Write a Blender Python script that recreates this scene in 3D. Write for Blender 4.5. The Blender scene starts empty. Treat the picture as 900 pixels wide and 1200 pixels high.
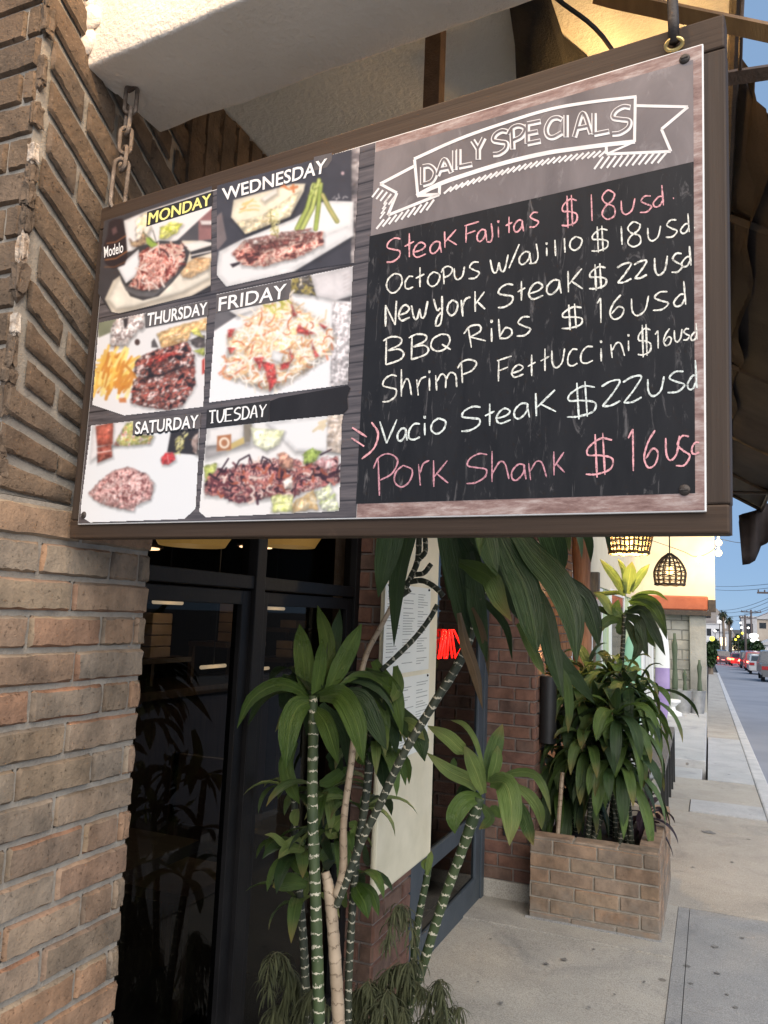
import bpy, bmesh, math, random
import numpy as np
from mathutils import Vector, Matrix
D = bpy.data
SC = bpy.context.scene
COL = SC.collection
R_ = math.radians
rng = random.Random(7)

# ------------------------------------------------------------------ camera
CAM = Vector((0, 0, 1.6))
YAW, PITCH, ROLL = R_(23), R_(7.5), R_(2.25)
F = 900.0                       # focal length in photo pixels (photo 900 x 1200)
cd = Vector((-math.sin(YAW) * math.cos(PITCH), math.cos(YAW) * math.cos(PITCH), math.sin(PITCH)))
cx0 = Vector((math.cos(YAW), math.sin(YAW), 0))
cu0 = cx0.cross(cd)
cx = math.cos(ROLL) * cx0 + math.sin(ROLL) * cu0
cu = cx.cross(cd)
cam = D.cameras.new('camera')
cam.sensor_fit = 'VERTICAL'
cam.sensor_height = 24.0
cam.lens = 24.0 * F / 1200.0
cam.clip_start = 0.05
cam.clip_end = 6000
co = D.objects.new('camera', cam)
COL.objects.link(co)
M = Matrix((cx, cu, -cd)).transposed().to_4x4()
M.translation = CAM
co.matrix_world = M
SC.camera = co

# ------------------------------------------------------------------ light
W = D.worlds.new('World')
SC.world = W
W.use_nodes = True
wn = W.node_tree
bg = wn.nodes['Background']
sky = wn.nodes.new('ShaderNodeTexSky')
sky.sky_type = 'NISHITA'
sky.sun_disc = False
SUN_EL, SUN_AZ = R_(40), R_(143)        # soft evening glow from behind the viewer
sky.sun_elevation = SUN_EL
sky.sun_rotation = SUN_AZ
sky.altitude = 0
sky.air_density = 0.7
sky.dust_density = 0
sky.ozone_density = 6
mixn = wn.nodes.new('ShaderNodeMix')            # even, hazy dusk sky: the Nishita sky veiled by pale blue
mixn.data_type = 'RGBA'
mixn.inputs[0].default_value = 0.8
mixn.inputs[7].default_value = (3.3, 5.2, 8.1, 1)
wn.links.new(sky.outputs[0], mixn.inputs[6])
wn.links.new(mixn.outputs[2], bg.inputs[0])
bg.inputs[1].default_value = 0.055
sl = D.lights.new('sun', 'SUN')
sl.energy = 2.9
sl.angle = R_(65)
sl.color = (1.0, 0.90, 0.80)
so = D.objects.new('sun', sl)
COL.objects.link(so)
sd = Vector((math.sin(SUN_AZ) * math.cos(SUN_EL), math.cos(SUN_AZ) * math.cos(SUN_EL), math.sin(SUN_EL)))
so.rotation_euler = sd.to_track_quat('Z', 'Y').to_euler()
SC.view_settings.view_transform = 'Standard'
SC.view_settings.look = 'None'
SC.view_settings.gamma = 1
SC.view_settings.exposure = 0.75
SC.cycles.use_denoising = True
SC.cycles.max_bounces = 8
SC.cycles.transparent_max_bounces = 12
SC.cycles.sample_clamp_indirect = 6.0

# ------------------------------------------------------------------ geometry of the photograph
def ray(px, py):
    return cd + cx * ((px - 450.0) / F) - cu * ((py - 600.0) / F)
def onX(px, py, v):
    r = ray(px, py); return CAM + r * ((v - CAM.x) / r.x)
def onY(px, py, v):
    r = ray(px, py); return CAM + r * ((v - CAM.y) / r.y)
def onZ(px, py, v):
    r = ray(px, py); return CAM + r * ((v - CAM.z) / r.z)
def gz(y):                       # the street falls gently away from the viewer
    return -0.029 * max(0.0, y - 3.5)

# ------------------------------------------------------------------ materials
def new_mat(name):
    m = D.materials.new(name); m.use_nodes = True
    return m, m.node_tree.nodes, m.node_tree.links, m.node_tree.nodes['Principled BSDF']
def srgb(r, g, b):
    f = lambda c: (c / 255.0) / 12.92 if c <= 10 else (((c / 255.0) + 0.055) / 1.055) ** 2.4
    return (f(r), f(g), f(b), 1)
def ramp(n, stops):
    r = n.new('ShaderNodeValToRGB')
    e = r.color_ramp.elements
    while len(e) < len(stops): e.new(0.5)
    for i, (p, c) in enumerate(stops):
        e[i].position = p
        e[i].color = c if len(c) == 4 else (*c, 1)
    return r
def coords(n, l, scale=(1, 1, 1), out='Object'):
    tc = n.new('ShaderNodeTexCoord'); mp = n.new('ShaderNodeMapping')
    mp.inputs['Scale'].default_value = scale
    l.new(tc.outputs[out], mp.inputs[0])
    return mp.outputs[0]
def noise(n, l, vec, scale, detail=5, rough=0.55, dist=0.0):
    t = n.new('ShaderNodeTexNoise')
    t.inputs['Scale'].default_value = scale; t.inputs['Detail'].default_value = detail
    t.inputs['Roughness'].default_value = rough; t.inputs['Distortion'].default_value = dist
    if vec is not None: l.new(vec, t.inputs['Vector'])
    return t.outputs['Fac']
def bump(n, l, h, b, strength=0.3, dist=0.01):
    t = n.new('ShaderNodeBump')
    t.inputs['Strength'].default_value = strength; t.inputs['Distance'].default_value = dist
    l.new(h, t.inputs['Height']); l.new(t.outputs[0], b.inputs['Normal'])
def mixc(n, l, f, a, b, mode='MIX'):
    t = n.new('ShaderNodeMix'); t.data_type = 'RGBA'; t.blend_type = mode
    for k, v in ((0, f), (6, a), (7, b)):
        if hasattr(v, 'is_output'): l.new(v, t.inputs[k])
        else: t.inputs[k].default_value = v
    return t.outputs[2]
def noisy(name, c1, c2, scale=6, rough=0.8, bs=0.25, bscale=None, stretch=(1, 1, 1), metal=0.0, lo=0.3, hi=0.7, bdist=0.01, spec=0.5):
    m, n, l, b = new_mat(name)
    v = coords(n, l, stretch)
    f = noise(n, l, v, scale)
    r = ramp(n, [(lo, c1), (hi, c2)])
    l.new(f, r.inputs[0]); l.new(r.outputs[0], b.inputs['Base Color'])
    b.inputs['Roughness'].default_value = rough; b.inputs['Metallic'].default_value = metal
    b.inputs['Specular IOR Level'].default_value = spec
    if bs: bump(n, l, noise(n, l, v, bscale or scale * 6, 6, 0.65), b, bs, bdist)
    return m
def brick_mat(name, cols, speck=0.3, rough=0.9, bs=0.5, sat=None):
    m, n, l, b = new_mat(name)
    g = n.new('ShaderNodeNewGeometry')
    k = len(cols)
    r = ramp(n, [(i / max(1, k - 1), c) for i, c in enumerate(cols)])
    l.new(g.outputs['Random Per Island'], r.inputs[0])
    v = coords(n, l)
    f1 = noise(n, l, v, 14, 5, 0.6)
    r1 = ramp(n, [(0.25, (0.55, 0.55, 0.56)), (0.75, (1.3, 1.22, 1.15))])
    l.new(f1, r1.inputs[0])
    c = mixc(n, l, 1.0, r.outputs[0], r1.outputs[0], 'MULTIPLY')
    f2 = noise(n, l, v, 190, 3, 0.7)
    r2 = ramp(n, [(0.60, (0, 0, 0)), (0.72, (1, 1, 1))])
    l.new(f2, r2.inputs[0])
    mm = n.new('ShaderNodeMath'); mm.operation = 'MULTIPLY'; mm.inputs[1].default_value = speck
    l.new(r2.outputs[0], mm.inputs[0])
    c = mixc(n, l, mm.outputs[0], c, (0.42, 0.33, 0.25, 1))
    l.new(c, b.inputs['Base Color'])
    b.inputs['Roughness'].default_value = rough
    b.inputs['Specular IOR Level'].default_value = 0.25
    pit = noise(n, l, v, 95, 4, 0.8); rp = ramp(n, [(0.27, (0, 0, 0)), (0.40, (1, 1, 1))]); l.new(pit, rp.inputs[0])
    c2 = mixc(n, l, 1.0, c, mixc(n, l, 0.45, (1, 1, 1, 1), rp.outputs[0]), 'MULTIPLY')
    st = noise(n, l, coords(n, l, (1, 1, .35)), 3.2, 6, 0.7); rs = ramp(n, [(0.32, (0.62, 0.60, 0.58)), (0.52, (1, 1, 1)), (0.68, (1.12, 1.1, 1.06))]); l.new(st, rs.inputs[0])
    c2 = mixc(n, l, 1.0, c2, rs.outputs[0], 'MULTIPLY')
    l.new(c2, b.inputs['Base Color'])
    ad = n.new('ShaderNodeMath'); ad.operation = 'ADD'
    l.new(noise(n, l, v, 60, 6, 0.7), ad.inputs[0]); l.new(rp.outputs[0], ad.inputs[1])
    bump(n, l, ad.outputs[0], b, bs, 0.006)
    return m
def emit_mat(name, col, strength):
    m, n, l, b = new_mat(name)
    b.inputs['Base Color'].default_value = (*col, 1)
    b.inputs['Emission Color'].default_value = (*col, 1)
    b.inputs['Emission Strength'].default_value = strength
    b.inputs['Roughness'].default_value = 0.4
    return m
def glass_mat(name, tint, ior, rough=0.01):
    m, n, l, b = new_mat(name)
    tr = n.new('ShaderNodeBsdfTransparent'); tr.inputs[0].default_value = (*tint, 1)
    gl = n.new('ShaderNodeBsdfGlossy'); gl.inputs['Roughness'].default_value = rough
    fr = n.new('ShaderNodeFresnel'); fr.inputs[0].default_value = ior
    mx = n.new('ShaderNodeMixShader')
    l.new(fr.outputs[0], mx.inputs[0]); l.new(tr.outputs[0], mx.inputs[1]); l.new(gl.outputs[0], mx.inputs[2])
    l.new(mx.outputs[0], n['Material Output'].inputs[0])
    return m
def leaf_mat(name, dark, light, edge=None, rough=0.36):
    """strap leaf: lengthwise veins and stripes from the leaf's own UVs, a paler midrib, scattered scars"""
    m, n, l, b = new_mat(name)
    uv = n.new('ShaderNodeUVMap')
    mp = n.new('ShaderNodeMapping'); mp.inputs['Scale'].default_value = (22, 1.0, 1)
    l.new(uv.outputs[0], mp.inputs[0])
    g = n.new('ShaderNodeNewGeometry')
    of = n.new('ShaderNodeCombineXYZ'); l.new(g.outputs['Random Per Island'], of.inputs[1])
    mv = n.new('ShaderNodeMath'); mv.operation = 'MULTIPLY'; mv.inputs[1].default_value = 37.0
    l.new(g.outputs['Random Per Island'], mv.inputs[0]); l.new(mv.outputs[0], mp.inputs['Location'])
    f = noise(n, l, mp.outputs[0], 1.0, 4, 0.65)
    ad = n.new('ShaderNodeMath'); ad.operation = 'MULTIPLY_ADD'
    ad.inputs[1].default_value = 0.38
    l.new(g.outputs['Random Per Island'], ad.inputs[0]); l.new(f, ad.inputs[2])
    r = ramp(n, [(0.36, dark), (0.86, light)])
    l.new(ad.outputs[0], r.inputs[0])
    c = r.outputs[0]
    sp = n.new('ShaderNodeSeparateXYZ'); l.new(uv.outputs[0], sp.inputs[0])
    md = ramp(n, [(0.455, (0, 0, 0)), (0.485, (1, 1, 1)), (0.515, (1, 1, 1)), (0.545, (0, 0, 0))]); l.new(sp.outputs[0], md.inputs[0])
    k = n.new('ShaderNodeMath'); k.operation = 'MULTIPLY'; k.inputs[1].default_value = .35; l.new(md.outputs[0], k.inputs[0])
    c = mixc(n, l, k.outputs[0], c, (min(1, light[0] * 1.9), min(1, light[1] * 1.6), min(1, light[2] * 1.7), 1))
    v = coords(n, l)
    big = noise(n, l, v, 7, 4, .6); rb = ramp(n, [(.3, (.72, .74, .7)), (.7, (1.2, 1.16, 1.1))]); l.new(big, rb.inputs[0])
    c = mixc(n, l, 1.0, c, rb.outputs[0], 'MULTIPLY')
    sc = noise(n, l, v, 55, 3, .6); rs = ramp(n, [(.70, (0, 0, 0)), (.76, (1, 1, 1))]); l.new(sc, rs.inputs[0])
    k2 = n.new('ShaderNodeMath'); k2.operation = 'MULTIPLY'; k2.inputs[1].default_value = .5; l.new(rs.outputs[0], k2.inputs[0])
    c = mixc(n, l, k2.outputs[0], c, (.20, .17, .08, 1))
    if edge:
        e = ramp(n, [(0.72, (0, 0, 0)), (0.98, (1, 1, 1))]); l.new(sp.outputs[1], e.inputs[0])
        c = mixc(n, l, e.outputs[0], c, edge)
    l.new(c, b.inputs['Base Color'])
    rr = ramp(n, [(.3, (rough - .08,) * 3), (.7, (rough + .14,) * 3)]); l.new(big, rr.inputs[0]); l.new(rr.outputs[0], b.inputs['Roughness'])
    b.inputs['Specular IOR Level'].default_value = 0.6
    tl = n.new('ShaderNodeBsdfTranslucent'); l.new(c, tl.inputs[0])
    mx = n.new('ShaderNodeMixShader'); mx.inputs[0].default_value = 0.25
    l.new(b.outputs[0], mx.inputs[1]); l.new(tl.outputs[0], mx.inputs[2])
    l.new(mx.outputs[0], n['Material Output'].inputs[0])
    bump(n, l, f, b, 0.8, 0.012)
    return m
def stem_mat(name, dark, light, ringc, spacing=0.03, width=0.14, wob=0.35):
    """stem with pale leaf-scar rings; UV v runs along the stem in metres"""
    m, n, l, b = new_mat(name)
    uv = n.new('ShaderNodeUVMap')
    sp = n.new('ShaderNodeSeparateXYZ'); l.new(uv.outputs[0], sp.inputs[0])
    v = coords(n, l)
    nz = noise(n, l, v, 34, 4, 0.7)
    a = n.new('ShaderNodeMath'); a.operation = 'MULTIPLY'; a.inputs[1].default_value = 1.0 / spacing
    l.new(sp.outputs[1], a.inputs[0])
    a2 = n.new('ShaderNodeMath'); a2.operation = 'MULTIPLY_ADD'; a2.inputs[1].default_value = wob * 3
    l.new(nz, a2.inputs[0]); l.new(a.outputs[0], a2.inputs[2])
    fr = n.new('ShaderNodeMath'); fr.operation = 'FRACT'; l.new(a2.outputs[0], fr.inputs[0])
    rr = ramp(n, [(0.0, (0, 0, 0)), (1 - width, (0, 0, 0)), (1 - width * 0.75, (1, 1, 1)), (1.0, (0.8, 0.8, 0.8))])
    l.new(fr.outputs[0], rr.inputs[0])
    nb = noise(n, l, v, 60, 3, 0.6)
    rb = ramp(n, [(0.36, (0.06, 0.06, 0.06)), (0.50, (1, 1, 1))]); l.new(nb, rb.inputs[0])
    mk = n.new('ShaderNodeMath'); mk.operation = 'MULTIPLY'
    l.new(rr.outputs[0], mk.inputs[0]); l.new(rb.outputs[0], mk.inputs[1])
    base = ramp(n, [(0.3, dark), (0.7, light)]); l.new(noise(n, l, v, 12), base.inputs[0])
    c = mixc(n, l, mk.outputs[0], base.outputs[0], ringc)
    l.new(c, b.inputs['Base Color']); b.inputs['Roughness'].default_value = 0.6
    bump(n, l, rr.outputs[0], b, 0.5, 0.004)
    return m

MAT = {}
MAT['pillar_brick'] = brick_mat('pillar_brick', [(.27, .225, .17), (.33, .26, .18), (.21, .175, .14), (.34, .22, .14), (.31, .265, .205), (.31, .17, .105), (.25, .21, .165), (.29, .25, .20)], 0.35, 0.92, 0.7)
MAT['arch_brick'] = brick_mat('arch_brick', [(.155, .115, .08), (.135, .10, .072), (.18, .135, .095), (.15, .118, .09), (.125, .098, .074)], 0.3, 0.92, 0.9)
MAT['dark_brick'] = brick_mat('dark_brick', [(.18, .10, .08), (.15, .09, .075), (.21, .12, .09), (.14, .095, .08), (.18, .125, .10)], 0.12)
MAT['planter_brick'] = brick_mat('planter_brick', [(.31, .23, .16), (.27, .225, .175), (.33, .22, .145), (.26, .22, .18), (.30, .24, .185)], 0.15)
_m = MAT['planter_brick']; _n = _m.node_tree.nodes; _l = _m.node_tree.links; _b = _n['Principled BSDF']
_v = coords(_n, _l); _s = _n.new('ShaderNodeSeparateXYZ'); _l.new(_v, _s.inputs[0])
_h = _n.new('ShaderNodeMath'); _h.operation = 'MULTIPLY_ADD'; _h.inputs[1].default_value = .55; _l.new(noise(_n, _l, _v, 9, 6, .7), _h.inputs[0]); _l.new(_s.outputs[2], _h.inputs[2])
_r = ramp(_n, [(.20, (1, 1, 1)), (.40, (0, 0, 0))]); _l.new(_h.outputs[0], _r.inputs[0])
_k = _n.new('ShaderNodeMath'); _k.operation = 'MULTIPLY'; _k.inputs[1].default_value = .8; _l.new(_r.outputs[0], _k.inputs[0])
_l.new(mixc(_n, _l, _k.outputs[0], _b.inputs['Base Color'].links[0].from_socket, (.21, .20, .18, 1)), _b.inputs['Base Color'])
MAT['warm_lit_brick'] = brick_mat('warm_lit_brick', [(.42, .20, .09), (.36, .17, .08), (.46, .24, .12)], 0.1)  # brick with the warm light on it put into the colour
MAT['mortar'] = noisy('mortar', (.27, .24, .20), (.38, .345, .29), 20, 0.95, 0.5, 140)
MAT['dark_mortar'] = noisy('dark_mortar', (.16, .13, .115), (.23, .20, .18), 20, 0.95, 0.5, 120)
MAT['pale_chip'] = noisy('pale_chip', (.26, .18, .12), (.62, .56, .48), 45, 0.95, 0.8, 90)
MAT['stucco'] = noisy('stucco', (.70, .63, .55), (.80, .73, .65), 5, 0.95, 0.55, 70, bdist=0.02)
MAT['ceiling_stucco'] = noisy('ceiling_stucco', (.62, .62, .58), (.70, .70, .66), 4, 0.95, 0.5, 60, bdist=0.02)
def concrete(name, a, b_, sc=2.5):
    m, n, l, b = new_mat(name)
    v = coords(n, l)
    f = noise(n, l, v, sc, 8, 0.62)
    r = ramp(n, [(0.28, a), (0.72, b_)]); l.new(f, r.inputs[0])
    f2 = noise(n, l, v, 1.7, 9, 0.68, 1.1)
    r2 = ramp(n, [(0.30, (0.74, 0.74, 0.75)), (0.46, (0.97, 0.96, 0.95)), (0.64, (1.06, 1.05, 1.03))]); l.new(f2, r2.inputs[0])
    c = mixc(n, l, 1.0, r.outputs[0], r2.outputs[0], 'MULTIPLY')
    f3 = noise(n, l, v, 170, 3, 0.75)
    r3 = ramp(n, [(0.32, (0.60, 0.60, 0.60)), (0.68, (1.24, 1.24, 1.24))]); l.new(f3, r3.inputs[0])
    c = mixc(n, l, 1.0, c, r3.outputs[0], 'MULTIPLY')
    vo = n.new('ShaderNodeTexVoronoi'); vo.inputs['Scale'].default_value = 3.1; l.new(v, vo.inputs[0])
    r4 = ramp(n, [(0.045, (0.30, 0.28, 0.26)), (0.065, (1, 1, 1))]); l.new(vo.outputs[0], r4.inputs[0])
    c = mixc(n, l, 0.75, c, mixc(n, l, 1.0, c, r4.outputs[0], 'MULTIPLY'))
    gr = noise(n, l, v, 38, 5, 0.8); rg = ramp(n, [(0.60, (1, 1, 1)), (0.72, (0.66, 0.65, 0.63))]); l.new(gr, rg.inputs[0])
    c = mixc(n, l, 1.0, c, rg.outputs[0], 'MULTIPLY')
    wv = noise(n, l, v, 1.3, 8, 0.72, 0.5); cr = ramp(n, [(0.4965, (1, 1, 1)), (0.4985, (0.55, 0.53, 0.5)), (0.5015, (0.55, 0.53, 0.5)), (0.5035, (1, 1, 1))]); l.new(wv, cr.inputs[0])
    c = mixc(n, l, 0.6, c, mixc(n, l, 1.0, c, cr.outputs[0], 'MULTIPLY'))
    l.new(c, b.inputs['Base Color']); b.inputs['Roughness'].default_value = 0.9
    bump(n, l, f3, b, 0.4, 0.004)
    return m
MAT['concrete'] = concrete('concrete', (.34, .33, .30), (.45, .435, .39))
MAT['concrete_grey'] = concrete('concrete_grey', (.25, .26, .265), (.33, .335, .335))
MAT['concrete_far'] = concrete('concrete_far', (.33, .31, .275), (.43, .41, .37), 1.6)
MAT['concrete_pale'] = concrete('concrete_pale', (.36, .38, .40), (.46, .47, .48))
MAT['kerb'] = noisy('kerb', (.36, .37, .38), (.5, .5, .5), 5, 0.9, 0.4)
MAT['asphalt'] = noisy('asphalt', (.17, .185, .22), (.23, .245, .28), 0.6, 0.85, 0.4, 40)
MAT['earth'] = noisy('earth', (.05, .045, .04), (.10, .085, .07), 1.0, 0.95, 0.5)
MAT['soil'] = noisy('soil', (.015, .012, .010), (.04, .03, .022), 20, 0.95, 0.8)
MAT['frame_black'] = noisy('frame_black', (.006, .006, .007), (.011, .011, .012), 8, 0.55, 0.1, spec=.2)
MAT['frame_blue'] = noisy('frame_blue', (.040, .055, .070), (.055, .072, .09), 8, 0.55, 0.15)
MAT['glass'] = glass_mat('glass', (.40, .41, .42), 1.24)
MAT['transom_glass'] = glass_mat('transom_glass', (.6, .58, .55), 1.035)
MAT['door_glass'] = glass_mat('door_glass', (.35, .37, .38), 1.40)
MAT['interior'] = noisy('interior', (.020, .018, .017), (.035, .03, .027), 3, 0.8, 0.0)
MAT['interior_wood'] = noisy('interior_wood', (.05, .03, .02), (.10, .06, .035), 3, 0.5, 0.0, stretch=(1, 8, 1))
MAT['rust_red'] = noisy('rust_red', (.16, .06, .04), (.24, .10, .07), 8, 0.9, 0.3)
MAT['menu_cream'] = noisy('menu_cream', (.64, .60, .44), (.78, .73, .56), 6, 0.6, 0.1)
MAT['paper'] = noisy('paper', (.70, .74, .70), (.78, .80, .75), 4, 0.7, 0.0)
MAT['ink'] = noisy('ink', (.26, .28, .27), (.42, .45, .43), 40, 0.8, 0.0)
MAT['steel_dark'] = noisy('steel_dark', (.035, .03, .028), (.075, .06, .05), 20, 0.55, 0.3, metal=0.3)
MAT['steel_brown'] = noisy('steel_brown', (.07, .045, .03), (.13, .085, .06), 25, 0.6, 0.4, metal=0.2)
MAT['steel_orange_lit'] = noisy('steel_orange_lit', (.22, .11, .035), (.36, .20, .07), 12, 0.6, 0.3, stretch=(3, 1, 1))  # rib steel with the orange light on it put into the colour
MAT['chain'] = noisy('chain', (.14, .105, .08), (.30, .25, .21), 60, 0.5, 0.5, 300, metal=0.75)
MAT['canvas'] = noisy('canvas', (.020, .017, .018), (.036, .029, .029), 7, 0.75, 0.5, 90, spec=.2)
MAT['black_cloth'] = noisy('black_cloth', (.006, .006, .006), (.014, .013, .012), 12, .9, .4, 200)
MAT['black_paint'] = noisy('black_paint', (.012, .013, .014), (.02, .021, .022), 20, 0.45, 0.1)
MAT['neon'] = emit_mat('neon', (1.0, 0.010, 0.006), 1.6)
MAT['bulb'] = emit_mat('bulb', (1.0, 0.58, 0.20), 3.5)
MAT['bulb_hot'] = emit_mat('bulb_hot', (1.0, 0.60, 0.20), 3.2)
MAT['wood_frame'] = None

# ------------------------------------------------------------------ mesh helpers
class MB:
    def __init__(s): s.v = []; s.f = []; s.m = []; s.uv = []
    def add(s, vs, fs, mi=0, uvs=None):
        o = len(s.v); s.v += [tuple(p) for p in vs]
        for i, f in enumerate(fs):
            s.f.append(tuple(o + k for k in f)); s.m.append(mi)
            s.uv.append([uvs[k] for k in f] if uvs else [(0, 0)] * len(f))
    def box(s, a, b, mi=0, rot=None, bev=0):
        x0, y0, z0 = a; x1, y1, z1 = b
        vs = [Vector(p) for p in ((x0, y0, z0), (x1, y0, z0), (x1, y1, z0), (x0, y1, z0), (x0, y0, z1), (x1, y0, z1), (x1, y1, z1), (x0, y1, z1))]
        fs = [(0, 3, 2, 1), (4, 5, 6, 7), (0, 1, 5, 4), (1, 2, 6, 5), (2, 3, 7, 6), (3, 0, 4, 7)]
        if rot: vs = [rot @ p for p in vs]
        s.add(vs, fs, mi)
    def tube(s, pts, rad, n=8, mi=0, cap=True):
        pts = [Vector(p) for p in pts]
        if not hasattr(rad, '__len__'): rad = [rad] * len(pts)
        vs = []; uvs = []; L = 0; ref = None
        for i, p in enumerate(pts):
            t = (pts[min(i + 1, len(pts) - 1)] - pts[max(i - 1, 0)]).normalized()
            if i: L += (p - pts[i - 1]).length
            if ref is None:
                ref = Vector((1, 0, 0)) if abs(t.x) < 0.9 else Vector((0, 1, 0))
            u = (ref - t * ref.dot(t)).normalized(); ref = u; w = t.cross(u)
            for k in range(n):
                a = 2 * math.pi * k / n
                vs.append(p + (u * math.cos(a) + w * math.sin(a)) * rad[i]); uvs.append((k / n, L))
        fs = [(i * n + k, i * n + (k + 1) % n, (i + 1) * n + (k + 1) % n, (i + 1) * n + k) for i in range(len(pts) - 1) for k in range(n)]
        if cap:
            fs.append(tuple(range(n))[::-1]); fs.append(tuple((len(pts) - 1) * n + k for k in range(n)))
        s.add(vs, fs, mi, uvs)
    def lathe(s, c, prof, n=16, mi=0):
        vs = []; c = Vector(c)
        for r, z in prof:
            for k in range(n):
                a = 2 * math.pi * k / n
                vs.append(c + Vector((r * math.cos(a), r * math.sin(a), z)))
        fs = [(i * n + k, i * n + (k + 1) % n, (i + 1) * n + (k + 1) % n, (i + 1) * n + k) for i in range(len(prof) - 1) for k in range(n)]
        fs.append(tuple(range(n))[::-1]); fs.append(tuple((len(prof) - 1) * n + k for k in range(n)))
        s.add(vs, fs, mi)
    def sphere(s, c, r, n=12, mi=0, sq=(1, 1, 1)):
        c = Vector(c); m = n // 2; vs = []
        for i in range(m + 1):
            th = math.pi * i / m
            for k in range(n):
                a = 2 * math.pi * k / n
                vs.append(c + Vector((r * sq[0] * math.sin(th) * math.cos(a), r * sq[1] * math.sin(th) * math.sin(a), r * sq[2] * math.cos(th))))
        fs = [(i * n + k, (i + 1) * n + k, (i + 1) * n + (k + 1) % n, i * n + (k + 1) % n) for i in range(m) for k in range(n)]
        s.add(vs, fs, mi)
    def build(s, name, mats, parent=None, smooth=False, label=None):
        me = D.meshes.new(name)
        me.from_pydata(s.v, [], s.f)
        mats = mats if isinstance(mats, (list, tuple)) else [mats]
        for m in mats: me.materials.append(MAT[m] if isinstance(m, str) else m)
        me.polygons.foreach_set('material_index', s.m)
        ul = me.uv_layers.new(name='UVMap')
        ul.data.foreach_set('uv', [c for f in s.uv for p in f for c in p])
        if smooth is True:
            me.polygons.foreach_set('use_smooth', [True] * len(s.f))
        elif smooth:
            me.polygons.foreach_set('use_smooth', [True] * len(s.f))
            try: me.set_sharp_from_angle(angle=R_(smooth))
            except Exception: pass
        me.update()
        o = D.objects.new(name, me); COL.objects.link(o)
        if parent is not None:
            o.parent = parent
            o.matrix_parent_inverse = parent.matrix_basis.inverted()
        if label: o['label'] = label
        return o
def thing(name, label, cat, loc=(0, 0, 0), group=None, rot=None):
    o = D.objects.new(name, None); COL.objects.link(o)
    o.location = loc
    if rot: o.rotation_euler = rot
    o.empty_display_size = 0.1
    tag(o, label, cat, group); return o
def tag(o, label, cat, group=None):
    o['label'] = label; o['category'] = cat
    if group: o['group'] = group
    return o
def struct(o):
    o['kind'] = 'structure'; return o
def copy_tree(o, parent=None):
    c = o.copy(); COL.objects.link(c)
    if parent is not None: c.parent = parent
    for ch in list(o.children): copy_tree(ch, c)
    return c
def bevel(o, w, seg=2):
    md = o.modifiers.new('bevel', 'BEVEL'); md.width = w; md.segments = seg; md.limit_method = 'ANGLE'; md.angle_limit = R_(35)
def spline(P, n):
    P = [Vector(p) for p in P]; Q = [2 * P[0] - P[1]] + P + [2 * P[-1] - P[-2]]; out = []
    seg = len(P) - 1
    for i in range(n):
        t = i / (n - 1) * seg; k = min(int(t), seg - 1); u = t - k
        a, b, c, d = Q[k], Q[k + 1], Q[k + 2], Q[k + 3]
        out.append(0.5 * (2 * b + (c - a) * u + (2 * a - 5 * b + 4 * c - d) * u * u + (3 * b - a - 3 * c + d) * u ** 3))
    return out

def brick(mb, q, nrm, dep, r=None, bev=0.004, jit=0.0015, nx=5, ny=2):
    """a brick face: q = four corners (counter-clockwise seen from outside), standing dep proud along nrm, with worn edges"""
    r = r or rng
    q = [Vector(p) for p in q]
    u = (q[1] - q[0]); lu = u.length or 1e-6; w = (q[3] - q[0]); lw = w.length or 1e-6
    def P(a, b): return (q[0] * (1 - a) + q[1] * a) * (1 - b) + (q[3] * (1 - a) + q[2] * a) * b
    ea, eb = min(0.3, bev / lu), min(0.3, bev / lw)
    A = [0.0] + [ea + (1 - 2 * ea) * i / nx for i in range(nx + 1)] + [1.0]
    B = [0.0] + [eb + (1 - 2 * eb) * i / ny for i in range(ny + 1)] + [1.0]
    vs = []; NA, NB = len(A), len(B)
    d0 = dep * (0.8 + 0.4 * r.random())
    tilt = (r.random() - 0.5) * 0.003
    for j, b in enumerate(B):
        for i, a in enumerate(A):
            edge = i in (0, NA - 1) or j in (0, NB - 1)
            p = P(a, b)
            if edge:
                p = p - nrm * 0.004 + (u / lu * (r.random() - .5) + w / lw * (r.random() - .5)) * jit
            else:
                near = i in (1, NA - 2) or j in (1, NB - 2)
                p = p + nrm * (d0 + tilt * (a - .5) * 2 - (r.random() * jit * (1.6 if near else 0.5)))
                if near: p = p + (u / lu * (r.random() - .5) + w / lw * (r.random() - .5)) * jit * 2
            vs.append(p)
    fs = [(j * NA + i, j * NA + i + 1, (j + 1) * NA + i + 1, (j + 1) * NA + i) for j in range(NB - 1) for i in range(NA - 1)]
    mb.add(vs, fs)
def brick_wall(mb, o, ud, wid, z0, z1, nrm, course=0.0742, length=0.205, joint=0.009, dep=0.006, offs=None, slim=False, nx=5, start=0):
    """running bond on the vertical plane through o with horizontal direction ud"""
    o = Vector(o); ud = Vector(ud).normalized(); nrm = Vector(nrm).normalized()
    z = z0; k = start
    while z < z1 - 0.01:
        zt = min(z + course - joint, z1)
        x = -(length * 0.5 if k % 2 else 0.0) + (rng.random() - .5) * 0.03
        if offs: x += offs
        while x < wid:
            a, b = max(x, 0), min(x + length - joint, wid)
            if wid - b < 0.03: b = wid
            if b - a > 0.015:
                p = lambda s_, zz: o + ud * s_ + Vector((0, 0, zz))
                brick(mb, [p(a, z), p(b, z), p(b, zt), p(a, zt)], nrm, dep, nx=nx)
            if b >= wid: break
            x += length
        z += course; k += 1

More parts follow.
